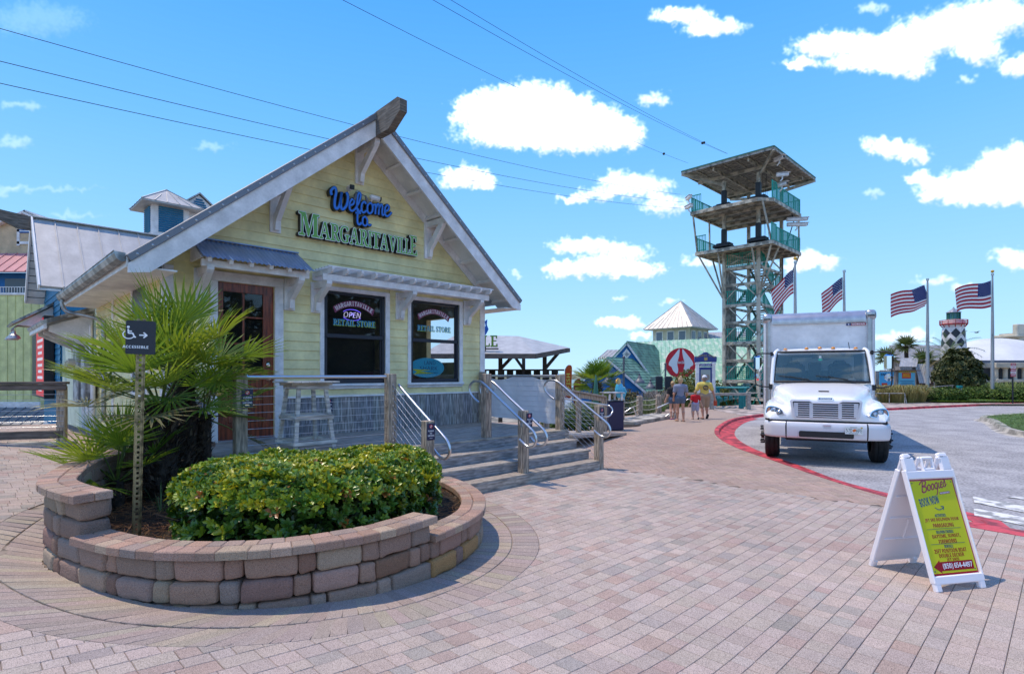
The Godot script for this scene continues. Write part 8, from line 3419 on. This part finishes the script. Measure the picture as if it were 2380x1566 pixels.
func shacks()->void:
	var d:=50.0
	var o:=at(2110,870,d)
	var f:=func(x: float,y: float,z:=.0)->Vector3: return at(x,y,d+z)-Vector3(o.x,0,o.z)
	var root:=thing("ticket_booth","grey timber ticket booth with a blue poster and small metal roof","booth",Vector3(o.x,0,o.z))
	var a: Vector3=f.call(2083,862); var b: Vector3=f.call(2133,898)
	var m:=MB.new()
	m.box(Vector3((a.x+b.x)*.5,(a.y)*.5,-1.0),Vector3(b.x-a.x,a.y,1.8),.02)
	part("wall",m,"shack",root)
	m=MB.new()
	m.box(Vector3((a.x+b.x)*.5,a.y+.04,-.9),Vector3(b.x-a.x+.3,.09,2.2),.01)
	part("cornice",m,"grey_wood_dark",root)
	var y:=Color(.65,.52,.02)
	poster(root,f.call(2108,881)+Vector3(0,0,.02),1.45,1.25,Color(.10,.42,.60),[["CRAB ISLAND TOURS!",.0,.66,1.5,.17,y],["",-.05,.32,.8,.5,Color(.5,.04,.03)],["BOOTH",-.05,.42,.55,.13,y],["INCLUDED",-.05,.26,.68,.13,y],["",0,-.18,1.2,.06,Color(.03,.16,.30)],["",0,-.32,1.0,.06,Color(.03,.16,.30)],["",0,-.46,1.2,.06,Color(.03,.16,.30)]])
	seam_roof(root,"roof",f.call(2096,832,1.6),Vector3(1.55,0,0),f.call(2091,852,.2)-f.call(2096,832,1.6),"metal_roof",6,.05)
	m=MB.new()
	m.box(f.call(2112,858)+Vector3(0,0,-.6),Vector3(1.0,.5,.8))
	part("upper_wall",m,"grey_woodv",root)
	var r2:=thing("ticket_booth","grey timber booth with a sky blue poster beside the truck's right mirror","booth",Vector3(o.x,0,o.z))
	a=f.call(2043,862)
	m=MB.new()
	m.box(Vector3(a.x+.85,a.y*.5,-1.2),Vector3(1.6,a.y,1.5),.02)
	part("wall",m,"shack",r2)
	poster(r2,f.call(2061,881)+Vector3(0,0,.02),1.25,1.25,Color(.06,.40,.72),[["SNUBA",-.02,.42,1.05,.22,Color(.01,.03,.08)],["",-.2,-.45,.5,.2,Color(.55,.05,.02)],["",.1,.05,.3,.06,Color(.5,.02,.05)]])
	var r3:=thing("tall_roof_hall","long grey hall with a tall silver metal roof behind the fan palm","building",Vector3(o.x,0,o.z-12))
	seam_roof(r3,"roof",f.call(2068,802,13.0)+Vector3(0,0,12),Vector3(7.4,0,0),Vector3(0,-1.75,1.4),"metal_roof",26,.08,.04)
	m=MB.new()
	var e: Vector3=f.call(2069,832,12.0)+Vector3(0,0,12)
	m.box(e+Vector3(3.6,-1.6,-.6),Vector3(7.2,3.3,.4))
	part("wall",m,"shack",r3)
	for k in 2:
		var r4:=thing("steep_roof",["steep grey metal roof reaching almost to the ground behind the third flagpole","second steep grey metal roof, just left of the dark tree"][k],"roof",Vector3(o.x,0,o.z-1.0))
		var c: Vector3=f.call(2147+k*22,845+k*8)
		seam_roof(r4,"sheet",c,Vector3(1.0,0,0),Vector3(-.35+.7*k,-1.75,1.0),"metal_roof",5,.05)
		m=MB.new()
		m.box(c+Vector3(.5,-1.0,-.3),Vector3(.9,1.9,.3))
		part("wall",m,"grey_wood_dark",r4)
func tent()->void:
	var d:=66.0
	var o:=at(2330,870,d)
	var root:=thing("white_tent","huge white tensioned fabric shell at the right edge","tent",Vector3(o.x,0,o.z))
	var pts:=PackedVector3Array()
	var n:=25
	for j in 13:
		var v:=j/12.0
		for i in n:
			var u:=i/(n-1.0)
			var x:=lerpf(-8.2,12.0,u)
			var y:=.1+(3.2+3.6*v)*pow(sin(PI*clampf(u*.92+.02,0,1)),.8)*(.55+.45*sin(v*PI*.62+.25))
			if j==0: y=lerpf(-.1,6.3,clampf((u-.06)*1.35,0,1))*.8
			elif j<5: y=lerpf(lerpf(-.1,6.3,clampf((u-.06)*1.35,0,1))*.8,y,pow(j/5.0,.7))
			pts.push_back(Vector3(x,y,4.0-v*9.0+2.0*u))
	var m:=MB.new()
	m.sheet(pts,n,13)
	part("fabric",m,"tent",root)
	m=MB.new()
	var edge:=PackedVector3Array()
	for i in n: edge.push_back(pts[i]-Vector3(0,.12,0))
	m.tube(edge,.10,6)
	for i in range(0,n-1): m.line(edge[i],edge[i+1]-Vector3(0,.5,0),.05,4)
	var e2:=PackedVector3Array()
	for p in edge: e2.push_back(p-Vector3(0,.5,0))
	m.tube(e2,.06,5)
	part("arch_truss",m,"alu_paint",root)
	var t:=thing("cream_tower","cream stuccoed tower with crenellated top behind the white tent","building",at(2368,870,72.0))
	m=MB.new()
	m.box(Vector3(.6,1.5,0),Vector3(3.6,7.6,3.0))
	m.box(Vector3(.4,4.9,0),Vector3(4.4,.4,3.6),.1)
	for k in 3: m.box(Vector3(-1.2+k*1.6,5.7,1.4),Vector3(1.1,1.3,.7),.08)
	part("wall",m,"cream",t)
	var h:=thing("cream_block","pale cream balconied block under the tent's right side","building",at(2368,880,56.0))
	m=MB.new()
	m.box(Vector3(.8,-.2,-1),Vector3(6.0,.3,2.0),.03)
	m.box(Vector3(.8,1.35,-1),Vector3(6.0,.5,2.0),.03)
	part("balcony",m,"cream",h)
	for k in 6:
		m=MB.new()
		m.lathe(v2([.26,-.05,.2,.1,.2,1.0,.3,1.1,.3,1.2]),Vector3(-1.9+k*.95,-.05,-.4),10)
		part("column",m,"cream",h)
	m=MB.new()
	m.box(Vector3(.8,.4,-2.2),Vector3(6.0,3.0,.2))
	part("dark_opening",m,"sky_glass",h)
func small_right()->void:
	var p:=at(2231,902,36.4)
	var b:=thing("newspaper_box","small teal green paper box on a post in the hedge","paper box",Vector3(p.x,0,p.z))
	var m:=MB.new()
	m.box(Vector3(0,.86,0),Vector3(.27,.42,.25),.02)
	part("box",m,"teal",b)
	m=MB.new()
	m.col=Color(.6,.65,.66)
	m.box(Vector3(0,.82,.13),Vector3(.19,.14,.01),.0)
	part("window",m,"paint",b)
	m=MB.new()
	m.line(Vector3(0,0,0),Vector3(0,.7,0),.03,6)
	part("post",m,"charcoal",b)
	p=at(2355,870,35.0)
	var s:=thing("parking_sign","red and white parking sign plates on a dark post near the right edge","sign",Vector3(p.x,0,p.z))
	m=MB.new()
	m.box(Vector3(0,.85,0),Vector3(.07,1.75,.07),.01)
	part("post",m,"charcoal",s)
	for k in 5:
		m=MB.new()
		m.col=Color(.50,.02,.04) if k % 2==0 else Color(.8,.8,.8)
		m.box(Vector3(0,2.42-k*.17,.045),Vector3(.32,.165,.012),.003)
		part("plate",m,"paint",s)
		m=MB.new()
		m.col=Color(.8,.8,.8) if k % 2==0 else Color(.50,.02,.04)
		letters(m,["TOW-AWAY","RESERVED","NO","PARKING","ZONE"][k],.26,.07,.002,Transform3D(Basis(),Vector3(0,2.42-k*.17,.053)))
		part("lettering",m,"paint",s)
	var g:=thing("pipe_rail","low white pipe rail running behind the far hedge","railing")
	m=MB.new()
	var a:=at(2125,902,37.5); var e:=at(2325,888,46.0)
	m.line(a,e,.03,6)
	for k in 6: m.line(a.lerp(e,k/5.0),a.lerp(e,k/5.0)-Vector3(0,1.0,0),.025,5)
	part("pipe",m,"alu_paint",g)
	var g2:=thing("frame_rail","thin grey metal frame in front of the ornamental grass","railing")
	m=MB.new()
	var q:=[at(2068,914,34.0),at(2104,914,34.0)]
	m.line(q[0]-Vector3(.9,0,0),q[1],.02,5)
	for k in 2: m.line(q[k],Vector3(q[k].x,0,q[k].z),.02,5)
	m.line(q[1],Vector3(q[1].x+.12,0,q[1].z),.02,5)
	part("pipe",m,"alu_paint",g2)
	var bird:=thing("gull","small dark gull gliding between the lighthouse and the right flagpole","bird",at(2271,773,60.0))
	m=MB.new()
	m.col=Color(.06,.06,.07)
	m.tube(v3([-.25,0,0,-.1,.02,0,.1,.02,0,.25,0,0]),[.01,.06,.06,.01],8)
	part("body",m,"fabric",bird)
	for z in [-1,1]:
		m=MB.new()
		m.col=Color(.07,.07,.08)
		m.quad(Vector3(-.1,.03,0),Vector3(-.12,.14,z*.4),Vector3(.05,.14,z*.4),Vector3(.1,.03,0))
		m.tri(Vector3(-.12,.14,z*.4),Vector3(-.2,.08,z*.85),Vector3(.05,.14,z*.4))
		part("wing",m,"fabric",bird)
func mirrored_edge()->void:
	var me:=rosette(5,1.0,.55,80)
	var xs:=[]
	var cs:=[]
	for i in 4200:
		var k:=rng.randi() % 9
		var d:=Vector3(rng.randfn(),rng.randfn()*.9,rng.randfn()).normalized()*pow(rng.randf(),.3)
		xs.append(Transform3D(Basis.from_euler(Vector3(rng.randf()*6,rng.randf()*6,rng.randf()*6)).scaled(Vector3.ONE*rng.randf_range(.6,1.0)),Vector3(47.0+(k % 3)*3.0,6.2,26.0-k*7.5)+d*Vector3(5.0,5.6,5.0)))
		cs.append(vary(Color(.04,.07,.018),.3,.1))
	multi("treeline",me,"dull_leaf",xs,cs,self)
	var st:=MB.new()
	st.box(Vector3(62,3.0,-6),Vector3(1,8.0,90))
	solo("back_wall",st,"dark_wood","dark timber wall behind the trees across the car park","wall")
func a_frame()->void:
	var c:=on(2155,1330)
	var o:=Vector3(3.69,0,-4.99)
	var root:=thing("sandwich_board","white plastic sandwich board with yellow watersports panel on the pavers","sign board",o,.21)
	var lean:=.30
	var H:=1.12
	for s in [1.0,-1.0]:
		var fr:=Transform3D(Basis(Vector3.UP,.0 if s>0 else PI)*Basis(Vector3.RIGHT,-lean).scaled_local(Vector3(.85,1.0,1.0)),Vector3(0,0,s*H*sin(lean)*.99))
		var sh:=MB.new()
		sh.xf=fr
		sh.box(Vector3(0,.53,-.018),Vector3(.58,.87,.016),.004)
		sh.box(Vector3(0,.955,.002),Vector3(.60,.075,.036),.008)
		sh.box(Vector3(0,.085,.002),Vector3(.60,.07,.036),.008)
		for x in [-.295,.295]:
			sh.box(Vector3(x,.53,-.004),Vector3(.022,.94,.05),.007)
			sh.box(Vector3(x*.90,.03,-.004),Vector3(.075,.08,.046),.012)
		for q in [[-.225,.15],[.235,.13]]:
			sh.box(Vector3(q[0],1.05,-.004),Vector3(q[1],.135,.042),.016)
			sh.box(Vector3(q[0],1.115,-.012*s),Vector3(q[1]-.03,.05,.05),.018)
		for x in [-.055,.075]: sh.box(Vector3(x,1.045,.0),Vector3(.028,.13,.03),.01)
		sh.box(Vector3(.01,1.10,.0),Vector3(.158,.03,.032),.012)
		sh.box(Vector3(.01,1.0,.0),Vector3(.158,.03,.032),.012)
		for y in [.30,.52,.74]: sh.box(Vector3(0,y,-.03),Vector3(.5,.014,.02),.004)
		sh.box(Vector3(0,.4,-.03),Vector3(.014,.2,.016),.004)
		var pn:=part("panel",sh,"plastic",root)
		if s>0: board_print(pn,fr)
		var bl:=MB.new()
		bl.xf=fr
		for x in [-.20,.22]: bl.lathe(v2([.014,-.02,.014,.02,0,.021]),Vector3(x,1.115,0),10,false,Basis(Vector3.BACK,PI/2))
		part("hinge_pin",bl,"dark_trim",root)
func board_print(root: Node3D,fr: Transform3D)->void:
	var m:=MB.new()
	m.xf=fr
	m.col=Color(.42,.01,.025)
	m.box(Vector3(0,.52,-.0055),Vector3(.562,.80,.008),.002)
	part("red_border",m,"gloss",root)
	m=MB.new()
	m.xf=fr
	m.col=Color(.62,.60,.0)
	m.box(Vector3(0,.52,-.0005),Vector3(.53,.765,.003))
	part("yellow_panel",m,"paint",root)
	var red:=MB.new()
	var blue:=MB.new()
	red.xf=fr*Transform3D(Basis().scaled(Vector3(1.05,.95,1)),Vector3(0,.078,.0012))
	blue.xf=red.xf
	red.col=Color(.36,.008,.02)
	blue.col=Color(.005,.05,.16)
	var B:=Basis()
	for l in [["JET SKI DOLPHIN TOUR",.515,.40,.034],["PARASAILING",.468,.24,.034],["DAYTIME, SUNSET,",.372,.33,.034],["FIREWORKS",.328,.21,.034],["25FT PONTOON BOAT",.248,.375,.034],["DOUBLE DECKER",.208,.29,.032],["JET SKIS",.169,.145,.03]]:
		letters(red,l[0],l[2],l[3],.0008,Transform3D(B,Vector3(.005,l[1],0)))
	for l in [["ACTIVITIES:",.554,.13,.026],["DOLPHIN CRUISES:",.41,.20,.026],["RENTALS:",.285,.10,.026]]:
		letters(blue,l[0],l[2],l[3],.0008,Transform3D(B,Vector3(.0,l[1],0)))
	letters(blue,"BOOK NOW",.235,.072,.0008,Transform3D(Basis(Vector3.BACK,.13),Vector3(-.085,.685,0)))
	for y in [.438,.308]: blue.box(Vector3(0,y,.0005),Vector3(.40,.003,.0008))
	stroke(blue,v2([-.04,.625,.0,.604,.05,.615,.065,.63]),.007,0,.0008,Transform3D())
	stroke(blue,v2([.035,.633,.066,.631,.055,.60]),.007,.0002,.0010,Transform3D(),1)
	var t:=Transform3D(Basis(Vector3(.088,.012,0),Vector3(.02,.088,0),Vector3(0,0,1)),Vector3(-.155,.765,0))
	for g in [[v2([.35,1.0,.25,.5,.22,.0]),.17],[v2([-.15,.82,.3,1.12,.75,1.0,.68,.66,.35,.54,.78,.42,.80,.08,.45,-.08,.2,.05]),.16],[v2([1.2,.6,1.02,.45,1.02,.12,1.18,.0,1.36,.14,1.36,.45,1.2,.6]),.13],[v2([1.72,.6,1.55,.45,1.55,.12,1.7,.0,1.88,.14,1.88,.45,1.72,.6]),.13],[v2([2.36,.55,2.2,.6,2.06,.42,2.08,.10,2.24,.0,2.38,.2,2.40,.6,2.36,-.3,2.2,-.62]),.13],[v2([2.62,.58,2.60,.1,2.72,.0,2.84,.15]),.13],[v2([2.68,.86,2.70,.90]),.15],[v2([2.84,.22,3.08,.36,3.10,.55,2.96,.6,2.86,.38,2.92,.06,3.1,.0,3.28,.2]),.12],[v2([3.28,.2,3.46,.75,3.52,.4,3.56,.1,3.40,.0,3.30,.1]),.12],[v2([3.54,.1,3.72,.22]),.1]]:
		stroke(red,g[0],g[1],0,.0009,t,4)
	red.box(Vector3(.125,.752,.0006),Vector3(.125,.02,.001),.0,Basis(Vector3.BACK,.06))
	red.prism(v2([-.235,.118,-.155,.172,-.155,.157,.225,.157,.225,.08,-.155,.08,-.155,.062]),0,.0009)
	part("red_print",red,"gloss",root)
	part("blue_print",blue,"gloss",root)
	var w:=MB.new()
	w.xf=fr*Transform3D(Basis().scaled(Vector3(1.05,.95,1)),Vector3(0,.078,.0024))
	w.col=Color(.8,.8,.82)
	letters(w,"(850) 654-4497",.34,.052,.0008,Transform3D(B,Vector3(.04,.117,0)))
	letters(w,"WATERSPORTS",.115,.013,.0008,Transform3D(Basis(Vector3.BACK,.06),Vector3(.125,.752,0)))
	part("white_print",w,"paint",root)
	m=MB.new()
	m.xf=fr
	for q in [[-.245,.885],[.245,.885],[-.245,.155],[.245,.155]]: m.lathe(v2([.006,0,.005,.004,0,.005]),Vector3(q[0],q[1]+.0,.001),8,false,Basis(Vector3.RIGHT,PI/2))
	part("screw",m,"dark_trim",root).set_meta("kind","stuff")
func skin(bones: Array,cell: float,k: float,st: MB)->void:
	var lo:=Vector3(1e9,1e9,1e9)
	var hi:=-lo
	for b in bones:
		for e in 2:
			var r: float=b[2+e]+3.0/k
			lo=lo.min(b[e]-Vector3(r,r,r))
			hi=hi.max(b[e]+Vector3(r,r,r))
	var n:=Vector3i(((hi-lo)/cell).ceil())+Vector3i(2,2,2)
	var f:=PackedFloat32Array()
	f.resize(n.x*n.y*n.z)
	for b in bones:
		var a: Vector3=b[0]
		var d: Vector3=b[1]-b[0]
		var dd:=maxf(d.length_squared(),1e-9)
		var m: float=maxf(b[2],b[3])+3.5/k
		var i0:=Vector3i(((a.min(b[1])-Vector3(m,m,m)-lo)/cell).floor()).clamp(Vector3i(),n-Vector3i.ONE)
		var i1:=Vector3i(((a.max(b[1])+Vector3(m,m,m)-lo)/cell).ceil()).clamp(Vector3i(),n-Vector3i.ONE)
		var sq: float=b[4] if b.size()>4 else 1.0
		for z in range(i0.z,i1.z+1):
			for y in range(i0.y,i1.y+1):
				for x in range(i0.x,i1.x+1):
					var p:=lo+Vector3(x,y,z)*cell-a
					var t:=clampf(p.dot(d)/dd,.0,1.0)
					var q:=p-d*t
					q.z*=sq
					f[(z*n.y+y)*n.x+x]+=exp(-k*(q.length()-lerpf(b[2],b[3],t)))
	var idx:={}
	var pos:=PackedVector3Array()
	var nor:=PackedVector3Array()
	var g:=func(x: int,y: int,z: int)->float: return f[(z*n.y+y)*n.x+x]-1.0
	for z in n.z-1:
		for y in n.y-1:
			for x in n.x-1:
				var c:=[]
				var inside:=0
				for i in 8:
					var v: float=f[((z+(i >> 2))*n.y+y+((i >> 1) & 1))*n.x+x+(i & 1)]-1.0
					c.append(v)
					if v>.0: inside+=1
				if inside==0 or inside==8: continue
				var s:=Vector3()
				var m:=0
				for e in [[0,1],[2,3],[4,5],[6,7],[0,2],[1,3],[4,6],[5,7],[0,4],[1,5],[2,6],[3,7]]:
					var v0: float=log(maxf(c[e[0]]+1.0,1e-4))
					var v1: float=log(maxf(c[e[1]]+1.0,1e-4))
					if (v0>.0)==(v1>.0): continue
					var t:=v0/(v0-v1)
					var p0:=Vector3(e[0] & 1,(e[0] >> 1) & 1,e[0] >> 2)
					var p1:=Vector3(e[1] & 1,(e[1] >> 1) & 1,e[1] >> 2)
					s+=p0.lerp(p1,t)
					m+=1
				idx[(z*n.y+y)*n.x+x]=pos.size()
				pos.push_back(lo+(Vector3(x,y,z)+s/m)*cell)
				nor.push_back(-Vector3(c[1]+c[3]+c[5]+c[7]-c[0]-c[2]-c[4]-c[6],c[2]+c[3]+c[6]+c[7]-c[0]-c[1]-c[4]-c[5],c[4]+c[5]+c[6]+c[7]-c[0]-c[1]-c[2]-c[3]).normalized())
	for key in idx:
		var x: int=key % n.x
		var y: int=(key/n.x) % n.y
		var z: int=key/(n.x*n.y)
		for ax in 3:
			var o:=Vector3i(x,y,z)
			var e:=o
			e[ax]+=1
			if (g.call(o.x,o.y,o.z)>.0)==(g.call(e.x,e.y,e.z)>.0): continue
			var u:=Vector3i()
			var w:=Vector3i()
			u[(ax+1) % 3]=1
			w[(ax+2) % 3]=1
			var q:=[]
			for h in [o-u-w,o-w,o,o-u]:
				var kk: int=(h.z*n.y+h.y)*n.x+h.x
				if idx.has(kk): q.append(idx[kk])
			if q.size()<4: continue
			st.trin(pos[q[0]],pos[q[1]],pos[q[2]],nor[q[0]],nor[q[1]],nor[q[2]])
			st.trin(pos[q[0]],pos[q[2]],pos[q[3]],nor[q[0]],nor[q[2]],nor[q[3]])
func paint(st: MB,c: Color)->MB:
	for i in st.c.size(): st.c[i]=c
	return st
func walker(label: String,base: Vector3,h: float,o: Dictionary)->Node3D:
	var root:=thing("person",label,"person",base,o.get("yaw",.0),"family walking away across the plaza")
	var s:=h/1.75
	var w: float=s*o.get("wide",1.0)
	var V:=func(x: float,y: float,z: float)->Vector3: return Vector3(x*w,y*s,z*s)
	var st_l: float=o.get("stride",.12)
	var body:=[]
	var shirt:=[]
	var shorts:=[]
	body.append([V.call(0,.98,0),V.call(0,1.20,.0),.13*w,.125*w,1.3])
	body.append([V.call(-.09,1.36,0),V.call(.09,1.36,0),.11*w,.11*w,1.25])
	body.append([V.call(0,1.42,0),V.call(0,1.56,-.01),.055*s,.052*s])
	body.append([V.call(0,1.60,-.015),V.call(0,1.665,-.005),.076*s,.086*s])
	body.append([V.call(0,1.56,-.06),V.call(0,1.58,-.075),.045*s,.03*s])
	body.append([V.call(0,1.605,-.10),V.call(0,1.585,-.115),.011*s,.014*s])
	shirt.append([V.call(0,.97,0),V.call(0,1.22,0),.150*w,.145*w,1.25])
	shirt.append([V.call(-.10,1.36,.0),V.call(.10,1.36,.0),.122*w,.122*w,1.2])
	shirt.append([V.call(0,1.40,0),V.call(0,1.455,0),.08*w,.06*w])
	shorts.append([V.call(-.05,.93,0),V.call(.05,.93,0),.150*w,.150*w,1.15])
	for sd in [-1.0,1.0]:
		body.append([V.call(sd*.076,1.625,.005),V.call(sd*.083,1.61,.01),.018*s,.014*s])
		var fw: float=-st_l if sd>0 else st_l
		var lift: float=o.get("lift",.0) if sd>0 else .0
		var hip: Vector3=V.call(sd*.09,.90,0)
		var knee: Vector3=V.call(sd*.095,.49,-fw*.4-.03)
		var ank: Vector3=V.call(sd*.09,.09+lift,-fw+lift*1.2)
		body.append([hip,knee,.085*w,.055*s])
		body.append([knee,knee.lerp(ank,.35)+Vector3(0,0,.012*s),.052*s,.056*s])
		body.append([knee.lerp(ank,.35)+Vector3(0,0,.012*s),ank,.056*s,.036*s])
		var toe: Vector3=ank+(V.call(sd*.02,-.06,-.17) if lift<.02 else V.call(.0,-.16,-.05))
		var heel: Vector3=ank+V.call(0,-.05,.03)
		body.append([heel,toe,.038*s,.034*s])
		var hem: float=o.get("hem",.45)
		shorts.append([hip+Vector3(0,.02*s,0),hip.lerp(knee,hem),.112*w,.094*w])
		var shoe:=MB.new()
		shoe.col=o.get("shoe",Color(.03,.03,.035))
		var dn: Vector3=(toe-heel).normalized()
		var upv: Vector3=Vector3.UP-dn*dn.y
		shoe.rock((heel+toe)*.5-upv.normalized()*.025*s,Vector3(.105,.05,.28)*s,.022*s,Basis(Vector3.RIGHT,upv.normalized(),Vector3.RIGHT.cross(upv.normalized())),.0,FastNoiseLite.new(),Vector3i(4,3,6))
		part("shoe",shoe,"fabric",root)
		var arm: Array=o.get("arm_r" if sd>0 else "arm_l",[.05,.02,.08,-.10])
		var sh: Vector3=V.call(sd*.195,1.385,0)
		var el: Vector3=sh+V.call(sd*arm[0],-.29,arm[1])
		var wr: Vector3=el+V.call(sd*arm[2],-sqrt(maxf(.062-arm[2]*arm[2]-arm[3]*arm[3],.004)),arm[3])
		body.append([V.call(sd*.11,1.39,0),sh,.07*w,.056*s])
		body.append([sh,el,.052*s,.041*s])
		body.append([el,wr,.041*s,.028*s])
		shirt.append([V.call(sd*.12,1.39,0),sh,.085*w,.074*w])
		shirt.append([sh,sh.lerp(el,.62),.072*w,.07*w])
		var hd: Vector3=(wr-el).normalized()
		var pal: Vector3=wr+hd*.075*s
		var hb:=[[wr,pal,.026*s,.030*s]]
		for fi in 4:
			var off:=Vector3(0,0,(fi-1.5)*.019*s)
			var l: float=[.058,.068,.064,.05][fi]*s
			var m1: Vector3=pal+off+hd*l*.6
			hb.append([pal+off*.9,m1,.0095*s,.009*s])
			hb.append([m1,m1+(hd+Vector3(-sd*.7,0,0)).normalized()*l*.55,.009*s,.0075*s])
		hb.append([wr+hd*.02*s,wr+hd*.06*s+Vector3(-sd*.012,0,-.042)*s,.012*s,.010*s])
		hb.append([wr+hd*.06*s+Vector3(-sd*.012,0,-.042)*s,wr+hd*.095*s+Vector3(-sd*.016,0,-.045)*s,.010*s,.008*s])
		body.append_array(hb)
		root.set_meta("hand_r" if sd>0 else "hand_l",pal)
	var m:=MB.new()
	skin(body,.0125*s,70.0/s,m)
	part("body",paint(m,o.get("skin",Color(.50,.27,.18))),"skin",root)
	m=MB.new()
	skin(shirt,.018*s,60.0/s,m)
	var sp:=part("shirt",paint(m,o.shirt),"fabric",root)
	m=MB.new()
	skin(shorts,.018*s,60.0/s,m)
	part("shorts",paint(m,o.shorts),"fabric",root)
	m=MB.new()
	var hair:=[[V.call(0,1.66,.012),V.call(0,1.69,.0),.084*s,.086*s],[V.call(0,1.60,.03),V.call(0,1.66,.02),.068*s,.08*s]]
	if o.has("bun"): hair.append([V.call(.0,1.76,.03),V.call(.015,1.78,.02),.05*s,.04*s])
	if o.has("tail"):
		hair.append([V.call(-.02,1.68,.09),V.call(-.06,1.66,.12),.045*s,.04*s])
		hair.append([V.call(-.06,1.66,.12),V.call(-.07,1.54,.11),.035*s,.015*s])
	skin(hair,.012*s,90.0/s,m)
	part("hair",paint(m,o.hair),"fabric",root)
	m=MB.new()
	for sd in [-1,1]: m.rock(V.call(sd*.032,1.625,-.088),Vector3(.022,.012,.012)*s,.005*s,Basis(),.0,FastNoiseLite.new(),Vector3i(3,3,3))
	part("eyes",paint(m,Color(.05,.03,.02)),"skin",root)
	m=MB.new()
	m.box(V.call(0,1.55,-.103),Vector3(.042,.010,.01)*s,.003*s)
	part("mouth",paint(m,Color(.36,.12,.10)),"skin",root)
	if o.has("cap"):
		m=MB.new()
		m.lathe(v2([.094,-.02,.097,.02,.085,.065,.05,.092,.0,.10]),V.call(0,1.685,.0),18)
		m.prism(spline2(v2([-.075,.05,0,.03,.075,.05,.06,.15,.0,.175,-.06,.15]),3,true),-.005,.004,Transform3D(Basis(Vector3.RIGHT,-PI/2-.12),V.call(0,1.685,.0)))
		part("cap",paint(m,o.cap),"fabric",root)
	if o.has("print"):
		m=MB.new()
		var ce: Vector3=V.call(0,1.27,.128*o.get("wide",1.0)+.012)
		m.col=o.print
		var c:=PackedVector2Array()
		for i in 24: c.push_back(Vector2(cos(TAU*i/24),sin(TAU*i/24))*.105*s)
		m.prism(c,-.03,.004,Transform3D(Basis(),ce))
		m.col=o.shirt
		stroke(m,v2([-.08,.03,-.03,.045,.02,.03,.07,.042]),.016*s,.004,.006,Transform3D(Basis(),ce))
		stroke(m,v2([-.085,-.02,-.03,.005,.03,-.025,.085,-.01]),.018*s,.004,.006,Transform3D(Basis(),ce))
		stroke(m,v2([-.05,-.065,.05,-.065]),.012*s,.004,.006,Transform3D(Basis(),ce))
		part("back_print",m,"fabric",sp)
	return root
func people()->void:
	var denim:=Color(.09,.13,.20)
	walker("teenage girl in black shirt and denim shorts, hair in a ponytail",on(1564,974),1.52,{"shirt": Color(.022,.022,.025),"shorts": denim,"hem": .3,"hair": Color(.42,.28,.14),"tail": 1,"wide": .93,"stride": -.14,"shoe": Color(.20,.03,.20),"skin": Color(.55,.30,.21),"yaw": -.1})
	walker("woman in grey blue shirt and denim shorts, blond hair in a bun",on(1582,979),1.68,{"shirt": Color(.22,.25,.33),"shorts": denim,"hem": .3,"hair": Color(.55,.38,.20),"bun": 1,"wide": 1.02,"stride": .1,"shoe": Color(.26,.17,.11),"skin": Color(.52,.27,.18),"arm_l": [.06,.0,-.03,-.16],"arm_r": [.07,.0,-.04,-.16]})
	walker("small boy in red shirt and patterned shorts holding the man's hand",on(1617,974.5),1.16,{"shirt": Color(.55,.012,.02),"shorts": Color(.35,.36,.48),"hem": .8,"hair": Color(.40,.25,.12),"wide": 1.05,"stride": .14,"lift": .06,"shoe": Color(.12,.12,.13),"skin": Color(.58,.33,.24),"arm_r": [.08,.0,.10,-.02]})
	var man:=walker("man in white cap and yellow shirt with a round dark back print",on(1638,973),1.74,{"shirt": Color(.72,.56,.12),"shorts": Color(.36,.27,.18),"hem": .9,"hair": Color(.25,.20,.16),"cap": Color(.80,.80,.82),"print": Color(.04,.045,.06),"wide": 1.16,"stride": -.12,"lift": .10,"skin": Color(.50,.25,.17),"arm_l": [.10,-.02,.02,-.06],"arm_r": [.10,.02,.06,.0]})
	var pal: Vector3=man.get_meta("hand_r")
	var m:=MB.new()
	m.rock(Vector3(0,-.14,0),Vector3(.14,.22,.06),.03,Basis(),.02,FastNoiseLite.new(),Vector3i(4,5,3))
	m.tube(v3([-.04,-.05,0,-.02,.0,0,.02,.0,0,.04,-.05,0]),.008,5)
	var bag:=solo("hand_bag",paint(m,Color(.45,.07,.03)),"fabric","small orange red bag hanging from the man's right hand","bag")
	bag.position=man.position+pal
